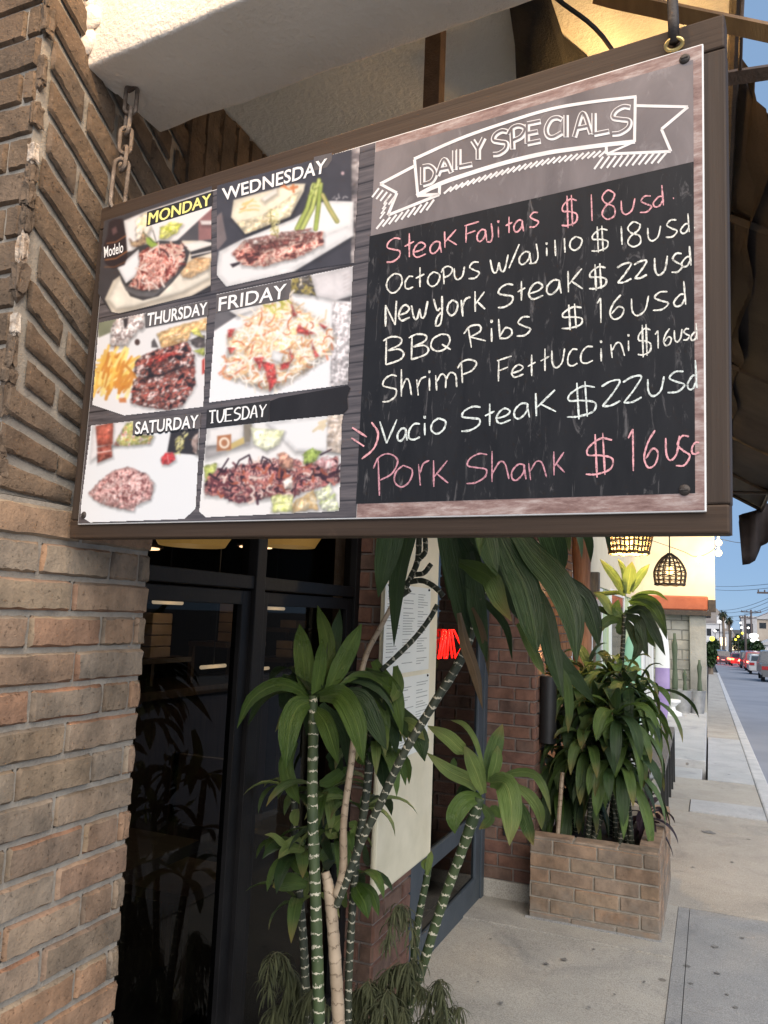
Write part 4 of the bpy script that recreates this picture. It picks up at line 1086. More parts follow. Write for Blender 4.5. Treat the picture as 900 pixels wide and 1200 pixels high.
# Friday: pasta on a white plate
k_ = .2111
p = Photo([(256, 346), (416, 313), (410, 452), (247, 473)], (240, 310, k_), (242, 240, 240))
p.poly([(60, 180), (490, 90), (490, 190), (150, 260), (190, 290), (55, 380)], (96, 92, 94), 5); p.poly([(150, 265), (480, 190), (190, 290)], (240, 236, 232), 5)
p.meat([(490, 90), (600, 60), (630, 180), (490, 165)], [(70, 66, 66), (180, 160, 80), (56, 52, 54), (214, 200, 170)], 30)
p.poly([(600, 70), (825, 15), (825, 170), (740, 205), (630, 180)], (224, 218, 218), 6); p.poly([(745, 205), (825, 180), (820, 215)], (70, 66, 68), 4)
p.meat([(720, 215), (820, 215), (805, 670), (708, 680)], [(150, 140, 140), (226, 220, 220), (190, 180, 178)], 14, 4, 2)
for yy in range(60, 170, 22): p.stroke([(780, yy + 10), (820, yy - 10)], 4, (200, 190, 190))
PA = [(300, 260), (340, 220), (480, 200), (560, 260), (680, 330), (730, 420), (700, 500), (560, 600), (430, 680), (350, 700), (180, 640), (110, 620), (150, 480), (140, 400), (220, 350)]
p.meat(PA, [(244, 232, 214), (240, 214, 180), (226, 176, 120), (244, 238, 228), (236, 206, 170)], 36, 40, 14, contrast=1.7)
p.strands(PA, 120, [(240, 216, 180), (232, 190, 140), (246, 236, 220), (222, 156, 110), (242, 228, 204), (214, 124, 90)], 120, 9, 1.6, 31)
p.strands(PA, 60, [(246, 238, 224), (250, 244, 236)], 120, 10, 1.6, 33)
p.strands(PA, 26, [(206, 110, 60), (190, 90, 50)], 70, 6, 1.6, 34)
for q in ([(530, 340), (620, 390), (580, 400), (520, 380)], [(640, 330), (690, 350), (670, 365)], [(140, 370), (180, 360), (160, 410), (140, 410)], [(135, 465), (180, 470), (160, 500)], [(490, 210), (520, 290), (500, 295)], [(600, 430), (620, 520), (650, 520), (620, 480)], [(320, 540), (400, 560), (410, 660), (370, 710), (350, 600)], [(280, 520), (340, 520), (320, 600)], [(430, 560), (490, 540), (480, 470), (500, 520), (470, 580), (430, 590)]):
    p.meat(q, [(206, 60, 56), (226, 110, 96), (180, 44, 44), (236, 180, 160)], 18, 5, 6)
p.strands([(320, 240), (480, 200), (440, 270), (360, 280)], 18, [(206, 200, 110), (170, 160, 60), (230, 220, 150)], 46, 9, rs=40)
p.poly([(390, 480), (450, 500), (430, 550), (380, 530)], (246, 244, 242), 8, 4)
p.build('printed photo of shrimp pasta on a white plate')
# Saturday: steak on a white plate
p = Photo([(109, 499), (238, 485), (232, 597), (219, 609), (108, 613), (97, 606), (97.5, 590)], (90, 470, .17778), (236, 236, 236))
p.poly([(120, 160), (390, 125), (390, 240), (250, 300), (100, 400)], (234, 228, 226), 8)
p.poly([(610, 340), (635, 200), (820, 170), (815, 360), (700, 350)], (40, 36, 38), 6); p.meat([(770, 260), (820, 200), (810, 360), (780, 330)], [(150, 120, 110), (210, 190, 180)], 30)
p.meat([(140, 170), (255, 140), (250, 290), (150, 300)], [(150, 60, 46), (190, 96, 76), (120, 44, 36)], 40, 6, 3, sx=2)
p.meat([(150, 310), (240, 290), (250, 370), (150, 410)], [(126, 50, 40), (170, 90, 74), (100, 36, 32)], 30, 6, 3); p.stroke([(150, 345), (240, 330)], 8, (226, 190, 180))
p.meat([(290, 230), (340, 150), (390, 130), (400, 220), (520, 230), (500, 280), (350, 300), (260, 295)], [(206, 150, 90), (226, 200, 140), (150, 160, 70), (240, 226, 214), (190, 110, 90)], 26, 6, 6, contrast=2)
p.meat([(95, 610), (150, 540), (240, 470), (350, 430), (470, 480), (525, 550), (500, 650), (410, 690), (390, 725), (280, 710), (150, 670)], [(96, 56, 56), (190, 130, 124), (226, 186, 178), (150, 96, 92), (236, 210, 204), (206, 150, 142)], 28, 6, 10, contrast=2.2)
p.strands([(110, 600), (350, 440), (510, 550), (400, 700), (150, 660)], 150, [(84, 44, 46), (236, 214, 208), (130, 70, 68), (226, 180, 172)], 22, 6, 1.5, 50)
p.meat([(570, 380), (600, 345), (650, 340), (665, 390), (620, 420), (580, 420)], [(206, 36, 40), (226, 80, 80), (180, 24, 30)], 18, 5, 5); p.stroke([(610, 360), (620, 410)], 4, (245, 200, 190))
p.strands([(670, 240), (750, 190), (700, 350), (660, 350)], 40, [(214, 206, 130), (236, 228, 170), (170, 160, 90)], 26, 7, .6, 51, -.9)
p.build('printed photo of a grilled steak with a red garnish on a white plate')
# Tuesday: octopus
k_ = .2111
p = Photo([(244.5, 502), (405, 486), (403, 497), (400, 600), (243, 607), (235.5, 600)], (230, 460, k_), (240, 236, 232))
p.poly([(60, 300), (275, 180), (320, 170), (310, 290), (60, 370)], (176, 170, 168), 8); p.poly([(70, 195), (275, 180), (270, 270), (190, 290), (70, 300)], (236, 232, 228), 6)
p.poly([(200, 290), (275, 250), (280, 285), (180, 330)], (206, 180, 110), 8); p.poly([(275, 180), (320, 175), (310, 275), (280, 280)], (130, 120, 104), 8)
p.poly([(128, 245), (205, 235), (205, 320), (125, 330)], (166, 104, 66), 4); p.ell((167, 283), 30, 32, (236, 214, 190)); p.ell((167, 283), 17, 19, (170, 110, 74))
p.poly([(400, 170), (840, 120), (820, 330), (560, 330)], (240, 238, 236), 10); p.strands([(640, 190), (740, 140), (720, 210)], 6, [(226, 206, 170)], 60, 14, rs=6, ang=-.8)
p.meat([(740, 130), (840, 125), (815, 340), (735, 330)], [(214, 200, 190), (190, 170, 150), (236, 226, 220)], 26, 4, 3)
p.meat([(312, 200), (500, 215), (470, 290), (400, 330), (330, 290)], [(226, 228, 180), (240, 240, 210), (214, 216, 160)], 40, 5, 4)
p.meat([(50, 410), (130, 395), (110, 470), (60, 500)], [(206, 206, 130), (150, 160, 70), (236, 232, 190)], 22)
OC = [(44, 26, 34), (110, 58, 62), (170, 96, 92), (214, 150, 136), (70, 36, 44), (236, 206, 190), (126, 66, 66)]
OP = [(50, 510), (120, 440), (240, 410), (330, 390), (450, 370), (540, 370), (680, 400), (800, 360), (805, 500), (660, 540), (560, 570), (330, 600), (250, 620), (150, 580), (60, 570)]
p.meat(OP, OC, 30, 8, 12, contrast=2.5)
p.strands(OP, 110, [(40, 22, 30), (96, 44, 50), (200, 120, 106), (236, 210, 196), (60, 30, 40), (170, 84, 60)], 60, 12, 1.8, 61)
for i in range(16): p.ell((250 + i * 8, 440 - 14 * math.sin(i * .4)), 5, 7, (214, 170, 160) if i % 2 else (90, 46, 54))
for q in ([(120, 480), (190, 370)], [(230, 420), (250, 380), (305, 350), (320, 395)], [(370, 400), (380, 360), (420, 380), (440, 420)], [(700, 350), (760, 320)]): p.stroke(q, 8, (36, 20, 28))
p.meat([(460, 350), (500, 335), (545, 370), (540, 430), (480, 420)], [(150, 90, 80), (226, 170, 140), (96, 50, 48)], 22)
p.meat([(600, 350), (650, 310), (700, 330), (680, 380), (610, 400)], [(120, 150, 50), (170, 190, 90), (90, 110, 50)], 24)
p.meat([(430, 570), (550, 565), (545, 660), (430, 670)], [(190, 196, 100), (220, 222, 150), (236, 230, 190)], 26); p.meat([(540, 620), (660, 540), (690, 650), (550, 665)], [(240, 228, 200), (220, 180, 120), (236, 214, 170)], 34, 8)
p.meat([(670, 560), (760, 500), (760, 590), (690, 600)], [(240, 240, 226), (206, 210, 150)], 24, 8); p.meat([(690, 620), (780, 560), (800, 650), (720, 660)], [(226, 230, 190), (240, 240, 220), (180, 196, 110)], 24, 8)
p.meat([(670, 390), (740, 350), (790, 400), (730, 440)], [(236, 220, 216), (190, 130, 130), (240, 232, 230)], 30, 8)
p.meat([(485, 500), (540, 460), (545, 540), (500, 540)], [(236, 214, 200), (240, 230, 220)], 24, 8)
p.build('printed photo of grilled octopus with lime')

# --- printed tags and lettering
mb = MB(); flat(mb, [(175, 250), (252, 225.5), (251, 243), (174, 267)], .0016); smb('title_tag', 'tag_dark', mb)
mb = MB(); flat(mb, [(174, 367), (247, 354), (246.5, 371), (173, 385)], .0016); smb('title_tag', 'tag_grey', mb)
mb = MB(); flat(mb, [(256, 347), (343, 329), (341, 352), (256, 368)], .0016); smb('title_tag', 'tag_grey', mb)
mb = MB(); flat(mb, [(159, 493), (238, 484.5), (237, 503), (158, 511)], .0016); smb('title_tag', 'tag_grey', mb)
mb = MB(); flat(mb, [(245, 481), (319, 470), (317, 495), (244, 503)], .0016); smb('title_tag', 'tag_dark', mb)
mb = MB(); flat(mb, [(319, 471), (330, 467), (410, 453), (413, 456), (409, 466), (410, 480), (404, 486), (360, 490), (318, 495)], .0016); smb('painted_out_strip', 'board_black', mb)
mb = MB(); flat(mb, [(370, 186), (391, 181), (391, 190), (385, 198), (370, 202)], .0014); smb('title_tag', 'tag_grey', mb)

G = {  # hand-drawn strokes in a unit box, y downwards
 'A': [[(0, 1), (.5, 0), (1, 1)], [(.18, .64), (.82, .64)]],
 'B': [[(.08, 0), (.05, 1)], [(-.1, .08), (.35, -.02), (.85, .1), (.8, .32), (.15, .48)], [(.15, .48), (.75, .5), (1, .7), (.8, .9), (.05, 1)]],
 'C': [[(1, .15), (.7, 0), (.3, .05), (.02, .45), (.1, .85), (.45, 1), (1, .85)]],
 'D': [[(.05, 0), (.05, 1)], [(.05, 0), (.6, .05), (1, .45), (.75, .9), (.05, 1)]],
 'E': [[(1, 0), (0, 0)], [(0, 0), (0, 1)], [(0, 1), (1, 1)], [(0, .5), (.8, .5)]],
 'F': [[(.12, .12), (.1, 1)], [(0, .1), (1, 0)], [(.12, .55), (.75, .45)]],
 'I': [[(.5, 0), (.5, 1)]],
 'J': [[(.7, 0), (.85, .7), (.6, 1), (.1, .98)]],
 'K': [[(.05, 0), (.08, 1)], [(.95, .0), (.12, .62)], [(.3, .52), (1, .95)]],
 'L': [[(0, 0), (0, 1)], [(0, 1), (1, 1)]],
 'M': [[(0, 1), (.1, 0)], [(.1, 0), (.5, .8)], [(.5, .8), (.9, 0)], [(.9, 0), (1, 1)]],
 'N': [[(.05, 1), (.05, .1)], [(.05, .1), (.8, 1)], [(.8, 1), (.9, 0)]],
 'O': [[(.5, 0), (.1, .25), (0, .65), (.3, 1), (.7, .95), (1, .55), (.9, .15), (.5, 0)]],
 'P': [[(.12, .05), (.18, 1)], [(-.1, .3), (.15, .05), (.6, 0), (1, .2), (.75, .5), (.2, .62)]],
 'Q': [[(.5, 0), (.1, .2), (0, .65), (.3, .95), (.7, .9), (.95, .5), (.85, .12), (.5, 0)], [(.55, .6), (1, 1)]],
 'R': [[(.2, 0), (.35, 1)], [(0, .3), (.3, .0), (.7, .02), (.75, .3), (.3, .5)], [(.3, .5), (1, .8)]],
 'S': [[(.95, .08), (.6, 0), (.2, .12), (.1, .35), (.5, .48), (.9, .6), (.85, .85), (.45, 1), (.05, .98)]],
 'T': [[(0, 0), (1, 0)], [(.5, 0), (.5, 1)]],
 'U': [[(0, 0), (.02, .6), (.25, .98), (.65, .95), (.95, .5), (1, 0)]],
 'V': [[(0, .0), (.4, 1)], [(.4, 1), (1, .05)]],
 'W': [[(0, 0), (.28, 1)], [(.28, 1), (.5, .25)], [(.5, .25), (.72, 1)], [(.72, 1), (1, 0)]],
 'Y': [[(0, 0), (.5, .5)], [(1, 0), (.5, .5)], [(.5, .5), (.5, 1)]],
 'a': [[(.9, .1), (.5, 0), (.1, .35), (.1, .8), (.4, .95), (.8, .6), (.9, .1)], [(.85, .1), (1, 1)]],
 'b': [[(.05, 0), (.15, 1)], [(.15, .85), (.5, .5), (.9, .6), (.95, .85), (.6, 1), (.15, .95)]],
 'c': [[(1, .1), (.5, .05), (.1, .4), (.1, .85), (.5, 1), (1, .9)]],
 'd': [[(.8, 0), (.95, 1)], [(.85, .55), (.5, .55), (.05, .8), (.2, 1), (.6, .98), (.88, .75)]],
 'e': [[(.1, .6), (.7, .5), (.95, .25), (.6, 0), (.2, .2), (.02, .65), (.3, .98), (1, .85)]],
 'h': [[(.1, 0), (.1, 1)], [(.1, .75), (.5, .4), (.8, .5), (1, 1)]],
 'i': [[(.5, .38), (.55, 1)], [(.5, .02), (.6, .08), (.5, .12), (.42, .06), (.5, .02)]],
 'k': [[(.1, 0), (.12, 1)], [(.95, .1), (.15, .62)], [(.3, .52), (1, .95)]],
 'l': [[(.4, 0), (.6, 1)]],
 'm': [[(.05, .1), (.1, 1)], [(.1, .5), (.3, .1), (.5, .3), (.5, .95)], [(.5, .5), (.7, .1), (.95, .3), (1, 1)]],
 'n': [[(.05, .1), (.15, 1)], [(.15, .5), (.45, .08), (.75, .2), (1, 1)]],
 'o': [[(.5, 0), (.1, .25), (.02, .7), (.4, 1), (.85, .8), (1, .3), (.5, 0)]],
 'p': [[(.1, .05), (.2, 1)], [(.1, .2), (.6, 0), (1, .2), (.7, .5), (.2, .55)]],
 'r': [[(.1, .1), (.25, 1)], [(.2, .5), (.5, .12), (1, .02)]],
 's': [[(.9, .05), (.45, .0), (.15, .25), (.5, .48), (.95, .7), (.6, .98), (.05, .95)]],
 't': [[(.5, 0), (.5, 1)], [(0, .52), (1, .38)]],
 'u': [[(0, 0), (.05, .7), (.35, 1), (.8, .75), (1, 0)]],
 'w': [[(0, .1), (.15, .9), (.35, 1), (.5, .4)], [(.5, .4), (.6, .95), (.8, .95), (1, 0)]],
 'y': [[(0, .05), (.3, .45), (.6, .4)], [(.75, 0), (.75, .6), (.6, .95), (.2, .98), (.3, .72), (.7, .55)]],
 '$': [[(.95, .2), (.55, .12), (.12, .28), (.1, .45), (.5, .5), (.95, .62), (.9, .85), (.4, .92), (.02, .88)], [(.35, 0), (.42, 1)], [(.62, 0), (.7, .97)]],
 '1': [[(.1, .2), (.55, .0)], [(.55, 0), (.6, 1)]],
 '!': [[(.4, 0), (.6, 1)]],
 '2': [[(0, .15), (.5, 0), (.98, .05), (.6, .5), (.05, .95)], [(.05, .95), (.5, .98), (1, .85)]],
 '6': [[(.75, 0), (.3, .3), (.05, .7), (.3, 1), (.75, .95), (.95, .65), (.6, .5), (.15, .75)]],
 '8': [[(.85, .12), (.45, 0), (.1, .2), (.3, .42), (.85, .6), (.9, .9), (.45, 1), (.1, .8), (.3, .55), (.75, .38), (.9, .2), (.85, .12)]],
 '.': [[(.4, .5), (.6, .5)]], '/': [[(1, 0), (0, 1)]], ')': [[(.6, 0), (1, .35), (.75, .75), (0, 1)]], '\\': [[(0, 0), (1, 1)]],
}
def ribbon(mb, pts, w, lay, taper=True):
    """flat ribbon along pts (photo px) on the sign, w px wide"""
    y = -(PF + lay); n = len(pts); vs = []
    for i, (x, yy) in enumerate(pts):
        a = pts[max(i - 1, 0)]; c = pts[min(i + 1, n - 1)]
        dx, dy = c[0] - a[0], c[1] - a[1]; L = math.hypot(dx, dy) or 1
        ww = w * .5 * (0.65 if taper and i in (0, n - 1) else 1) * (1 + (.5 * (rng.random() - .5) if taper else 0))
        for sg in (1, -1):
            p = SL(x - dy / L * ww * sg, yy + dx / L * ww * sg); vs.append((p.x, y, p.z))
    mb.add(vs, [(2 * i, 2 * i + 1, 2 * i + 3, 2 * i + 2) for i in range(n - 1)])
def smooth_pts(st, n=None):
    if len(st) == 2: return [(st[0][0] + (st[1][0] - st[0][0]) * t, st[0][1] + (st[1][1] - st[0][1]) * t) for t in (0, .25, .5, .75, 1)]
    q = spline([(a, b, 0) for a, b in st], n or len(st) * 5); return [(v.x, v.y) for v in q]
def glyph(mb, ch, x0, x1, y0, y1, w, lay, slope=-.17, hand=True, off=(0, 0)):
    xc = (x0 + x1) / 2
    for k, st in enumerate(G[ch]):
        pts = smooth_pts(st)
        P = []
        for (a, b) in pts:
            x = x0 + a * (x1 - x0); y = y0 + b * (y1 - y0) + slope * (x - xc)
            P.append((x + off[0], y + off[1]))
        ribbon(mb, P, w, lay + k * .00006, hand)
def chalk(name, col):
    m, n, l, b = new_mat(name)
    v = coords(n, l); f = noise(n, l, v, 230, 4, .8); r = ramp(n, [(.30, (.12, .12, .12)), (.54, (1, 1, 1))]); l.new(f, r.inputs[0])
    l.new(mixc(n, l, r.outputs[0], (.04, .04, .042, 1), col), b.inputs['Base Color']); b.inputs['Roughness'].default_value = .95; return m
MAT['chalk_white'] = chalk('chalk_white', srgb(240, 238, 226)); MAT['chalk_pink'] = chalk('chalk_pink', srgb(236, 172, 176)); MAT['chalk_blue'] = chalk('chalk_blue', srgb(230, 237, 230)); MAT['chalk_dim'] = chalk('chalk_dim', srgb(206, 148, 158))
def line(mat, chars, lab, w=2.6):
    w *= .72; words = [[]]
    for i, c_ in enumerate(chars):
        if i and (c_[1] - chars[i - 1][2] > 9 or c_[0] == '$' or chars[i - 1][0] == '$'): words.append([])
        words[-1].append(c_)
    for q in words:
        mb = MB()
        for i, (ch, x0, x1, y0, y1) in enumerate(q): glyph(mb, ch, x0, x1, y0, y1, w, .0011 + (i % 5) * .00003)
        smb('chalk_word', mat, mb)
line('chalk_pink', [('S', 454, 472, 281, 308), ('t', 476, 487, 275, 303), ('e', 486, 501, 286, 303), ('a', 505, 519, 285, 299), ('K', 522, 537, 272, 291), ('F', 546, 563, 263, 285), ('a', 560, 572, 271, 285), ('J', 571, 580, 264, 285), ('i', 583, 588, 260, 280), ('t', 594, 602, 256, 275), ('a', 603, 615, 260, 274), ('s', 621, 633, 251, 268), ('$', 659, 678, 231, 269), ('!', 692, 697, 230, 261), ('8', 705, 723, 225, 259), ('u', 729, 745, 236, 253), ('s', 750, 765, 232, 251), ('d', 766, 779, 220, 244), ('.', 787, 793, 232, 237)], 'pink chalk line reading Steak Fajitas $ 18 usd.')
line('chalk_white', [('O', 455, 473, 322, 344), ('c', 476, 486, 325, 340), ('t', 489, 499, 315, 338), ('o', 503, 517, 320, 337), ('P', 520, 532, 314, 334), ('u', 534, 546, 315, 329), ('s', 550, 564, 309, 328), ('w', 576, 597, 302, 320), ('/', 598, 610, 289, 315), ('a', 609, 624, 297, 312), ('J', 620, 634, 288, 310), ('i', 640, 644, 286, 302), ('l', 650, 654, 283, 302), ('l', 661, 665, 281, 298), ('o', 669, 683, 279, 295), ('$', 694, 714, 267, 298), ('!', 727, 732, 267, 289), ('8', 735, 753, 262, 291), ('u', 760, 775, 268, 284), ('s', 780, 795, 260, 280), ('d', 798, 809, 253, 275), ('.', 812, 817, 267, 271)], 'white chalk line reading Octopus w/ajillo $ 18 usd.')
line('chalk_white', [('N', 453, 468, 355, 383), ('e', 469, 482, 359, 377), ('w', 484, 503, 356, 374), ('y', 510, 523, 349, 383), ('o', 526, 538, 353, 371), ('r', 541, 553, 350, 372), ('k', 557, 570, 342, 366), ('S', 584, 604, 335, 361), ('t', 608, 617, 331, 354), ('e', 621, 638, 333, 352), ('a', 641, 659, 330, 347), ('K', 666, 684, 318, 343), ('$', 691, 712, 311, 342), ('2', 724, 741, 311, 333), ('2', 744, 759, 308, 328), ('u', 768, 783, 303, 324), ('s', 787, 801, 299, 321), ('d', 799, 811, 291, 314)], 'white chalk line reading New York Steak $ 22 usd', 3.0)
line('chalk_white', [('B', 453, 475, 396, 427), ('B', 483, 504, 393, 421), ('Q', 507, 530, 393, 413), ('R', 545, 571, 383, 408), ('i', 574, 581, 376, 402), ('b', 585, 602, 374, 398), ('s', 606, 624, 373, 395), ('$', 659, 684, 358, 388), ('1', 700, 709, 351, 380), ('6', 715, 733, 348, 375), ('u', 741, 761, 350, 371), ('s', 765, 785, 344, 365), ('d', 790, 805, 332, 360)], 'white chalk line reading BBQ Ribs $ 16 usd', 2.8)
line('chalk_white', [('S', 449, 468, 441, 471), ('h', 471, 484, 433, 465), ('r', 489, 501, 443, 464), ('i', 503, 507, 435, 459), ('m', 511, 537, 437, 457), ('P', 540, 560, 423, 449), ('F', 584, 601, 420, 447), ('e', 601, 615, 429, 443), ('t', 620, 629, 417, 442), ('t', 635, 645, 410, 436), ('u', 648, 663, 411, 432), ('c', 666, 678, 410, 430), ('c', 681, 696, 407, 427), ('i', 703, 708, 400, 425), ('n', 716, 733, 402, 420), ('i', 735, 740, 393, 413), ('$', 748, 764, 382, 420), ('1', 768, 775, 389, 410), ('6', 778, 788, 387, 406), ('u', 791, 800, 388, 402), ('s', 801, 809, 387, 400), ('d', 810, 818, 381, 400)], 'white chalk line reading Shrimp Fettuccini $ 16 usd', 2.6)
line('chalk_blue', [('V', 447, 467, 493, 520), ('a', 467, 479, 503, 518), ('c', 480, 494, 497, 516), ('i', 497, 502, 488, 511), ('o', 507, 524, 491, 509), ('S', 541, 566, 478, 505), ('t', 570, 581, 474, 500), ('e', 583, 600, 480, 497), ('a', 603, 622, 474, 492), ('K', 628, 653, 460, 487), ('$', 665, 700, 449, 492), ('2', 706, 728, 448, 477), ('2', 731, 753, 443, 473), ('u', 760, 779, 444, 465), ('s', 782, 804, 437, 461), ('d', 806, 818, 424, 457)], 'pale chalk line reading Vacio Steak $ 22 usd', 3.0)
line('chalk_pink', [(')', 426, 445, 496, 537)], 'pink chalk bracket', 3.0)
mb = MB(); ribbon(mb, smooth_pts([(415, 502), (432, 513)]), 2.4, .0017); ribbon(mb, smooth_pts([(414, 514), (429, 524)]), 2.4, .0017); smb('chalk_mark', 'chalk_pink', mb)
line('chalk_dim', [('P', 442, 468, 533, 580), ('o', 464, 485, 546, 571), ('r', 491, 505, 541, 569), ('k', 508, 527, 539, 570), ('S', 547, 574, 533, 566), ('h', 576, 598, 528, 564), ('a', 600, 618, 545, 564), ('n', 620, 642, 540, 562), ('k', 649, 663, 529, 557)], 'dim pink chalk words Pork Shank', 2.6)
line('chalk_pink', [('$', 687, 720, 509, 560), ('1', 736, 748, 504, 553), ('6', 755, 773, 506, 548), ('u', 781, 797, 513, 540), ('s', 792, 810, 512, 547), ('c', 811, 820, 519, 533)], 'pink chalk price $ 16 us', 3.0)
# faint erased chalk: smudges
def smudge_mat():
    m, n, l, b = new_mat('chalk_smudge')
    v = coords(n, l); f = noise(n, l, v, 40, 6, .75, 1.2); r = ramp(n, [(.40, srgb(48, 47, 49)), (.85, srgb(120, 118, 118))]); l.new(f, r.inputs[0])
    l.new(r.outputs[0], b.inputs['Base Color']); b.inputs['Roughness'].default_value = .9; return m
MAT['chalk_smudge'] = smudge_mat()
# --- banner
mb = MB()
def ban(pts, w=3.4, lay=.0012, curve=False):
    P = []
    if curve: P = smooth_pts(pts, 40)
    else:
        for a, c in zip(pts[:-1], pts[1:]): P += [a, c]
        for a, c in zip(pts[:-1], pts[1:]): ribbon(mb, [a, c], w, lay, False)
        return
    ribbon(mb, P, w, lay, False)
ban([(487.6, 189), (491.5, 231.5)]); ban([(487, 188.5), (535, 167), (579, 151), (640, 132), (688, 123), (747, 116)], 3.6, .00125, True)
ban([(745.5, 116), (744.5, 169)]); ban([(490, 231.5), (516, 218), (547, 207), (593, 193), (640, 182), (677, 176.5), (712, 172), (745, 168.5)], 5, .00125, True)
ban([(487.6, 196.5), (447.5, 217.5), (467, 228), (456.5, 254), (516.5, 230), (517, 219)]); ban([(491, 231), (516, 230)], 4); ban([(494, 229), (515, 221)], 2, .0013)
ban([(746.6, 126.5), (807, 128), (776, 154), (787, 180), (712, 183), (711.5, 173)]); ban([(712, 183), (744, 169)], 2.4, .0013)
x = 522
bc = [(516, 222), (547, 211), (593, 197), (640, 186), (677, 180.5), (706, 177)]
while x < 704:
    y = np.interp(x, [q[0] for q in bc], [q[1] for q in bc]); ribbon(mb, [(x, y + 9), (x + 9, y + 1)], 2.4, .0012, False); x += 6.7
for i in range(9): ribbon(mb, [(443 + i * 7.3, 270 - i * 2.7), (452 + i * 7.3, 259 - i * 2.9)], 2.4, .0012, False)
for i in range(5): ribbon(mb, [(438 + i * 4.8, 233 + i * 2.2), (446 + i * 4.8, 222.5 + i * 2.2)], 2.2, .0012, False)
for i in range(4): ribbon(mb, [(447 + i * 1.5, 258 - i * 5.5), (453 + i * 1.2, 250 - i * 5.5)], 1.8, .0012, False)
for i in range(11): ribbon(mb, [(697.5 + i * 7.4, 200.5 - i * .7), (708 + i * 7.4, 186 - i * .5)], 2.4, .0012, False)
smb('banner', 'banner_white', mb, label='white hand-drawn ribbon banner with hatched shadow')
mb = MB(); mb2 = MB()
DS = [('D', 497, 510, 197, 215), ('A', 515, 529, 190, 204), ('I', 530, 538, 179, 199), ('L', 540, 553, 176, 194), ('Y', 556, 567, 166, 187), ('S', 579, 595, 157, 180), ('P', 600, 615, 151, 174), ('E', 620, 633, 147, 167), ('C', 642, 658, 142, 161), ('I', 661, 667, 138, 161), ('A', 675, 692, 136, 159), ('L', 698, 713, 134, 156), ('S', 718, 739, 129, 156)]
for i, (ch, a, b2, c, d2) in enumerate(DS):
    a -= 1.2; b2 += 1.4; c -= 1.5; d2 += 1.5
    glyph(mb, ch, a, b2, c, d2, 6.4, .0012 + (i % 3) * .00003, -.2, False, (.6, .9)); glyph(mb2, ch, a, b2, c, d2, 2.5, .0016, -.2, False)
smb('lettering', 'banner_white', mb, label='outlined lettering DAILY SPECIALS'); smb('lettering_core', 'header_print', mb2)
# --- day titles
def title(mat, txt, quad, lay=.0022, bold=.012, name='day_title', out=None, shear=0):
    cu_ = D.curves.new('t', 'FONT'); cu_.body = txt; cu_.offset = bold; cu_.resolution_u = 3
    ob = D.objects.new('t', cu_); COL.objects.link(ob)
    dg = bpy.context.evaluated_depsgraph_get(); me = D.meshes.new_from_object(ob.evaluated_get(dg))
    V = np.array([v.co[:] for v in me.vertices]); x0, x1 = V[:, 0].min(), V[:, 0].max()
    y0, y1 = 0.0, 0.729
    mb = MB(); q = quad                                   # TL, TR, BR, BL
    vs = []
    for v in V:
        a = (v[0] - x0) / (x1 - x0); t = 1 - (v[1] - y0) / (y1 - y0)
        px = (q[0][0] * (1 - a) + q[1][0] * a) * (1 - t) + (q[3][0] * (1 - a) + q[2][0] * a) * t
        py = (q[0][1] * (1 - a) + q[1][1] * a) * (1 - t) + (q[3][1] * (1 - a) + q[2][1] * a) * t
        p = SL(px, py); vs.append((p.x, -(PF + lay), p.z))
    mb.add(vs, [tuple(f.vertices) for f in me.polygons])
    D.objects.remove(ob); D.meshes.remove(me); D.curves.remove(cu_)
    return smb(name, mat, mb, label='lettering ' + txt)
def stitle(mat, txt, quad, w, lay=.0022, serif=True, thin=.55):
    """slab-serif title drawn from strokes"""
    n = len(txt); q = quad; mb = MB(); wd = [1.35 if c in 'WM' else .95 for c in txt]; tot = sum(wd); acc = 0
    def B(a, t):
        return ((q[0][0] * (1 - a) + q[1][0] * a) * (1 - t) + (q[3][0] * (1 - a) + q[2][0] * a) * t, (q[0][1] * (1 - a) + q[1][1] * a) * (1 - t) + (q[3][1] * (1 - a) + q[2][1] * a) * t)
    for i, ch in enumerate(txt):
        a0, a1 = acc / tot, (acc + wd[i] * .80) / tot; acc += wd[i]
        for k, st in enumerate(G[ch]):
            P = [B(a0 + (a1 - a0) * x, y) for x, y in smooth_pts(st)]
            ww = w if (k == 0 or abs(st[0][0] - st[-1][0]) < .2) else w * thin
            ribbon(mb, P, ww, lay + k * .00005 + (i % 2) * .0002, False)
            if serif and len(st) == 2 and abs(st[0][1] - st[1][1]) > .5:
                for (x, y) in (st[0], st[1]):
                    if y < .05 or y > .95:
                        c = B(a0 + (a1 - a0) * x, y); h = w * .95
                        sl = (q[1][1] - q[0][1]) / (q[1][0] - q[0][0])
                        ribbon(mb, [(c[0] - h, c[1] - h * sl), (c[0] + h, c[1] + h * sl)], w * .38, lay + .0003, False)
    return smb('day_title', mat, mb, label='lettering ' + txt)
for i_, (dx, dy) in enumerate(((0, 0), (.9, 0), (.45, .5))): title('print_yellow', 'MONDAY', [(177.6 + dx, 250.5 + dy), (249.4 + dx, 228 + dy), (248.9 + dx, 241.5 + dy), (176 + dx, 265 + dy)], .0022 + i_ * .0001, bold=.0)
title('print_white', 'WEDNESDAY', [(262.5, 222.5), (386, 187), (384, 204), (263.5, 237)], bold=.018)
title('print_white', 'THURSDAY', [(176, 368), (246, 355), (245.5, 369), (174.5, 383.5)], bold=.022)
title('print_white', 'FRIDAY', [(259.5, 349.5), (339, 333), (337, 350.5), (258.5, 366)], bold=.012)
title('print_black', 'SATURDAY', [(161.5, 495), (236.5, 486.5), (235.5, 503), (160.5, 511)], .0019, .055)
title('print_white', 'SATURDAY', [(162, 495), (236, 486.5), (235, 501.5), (161, 509.5)], .0024, .022)
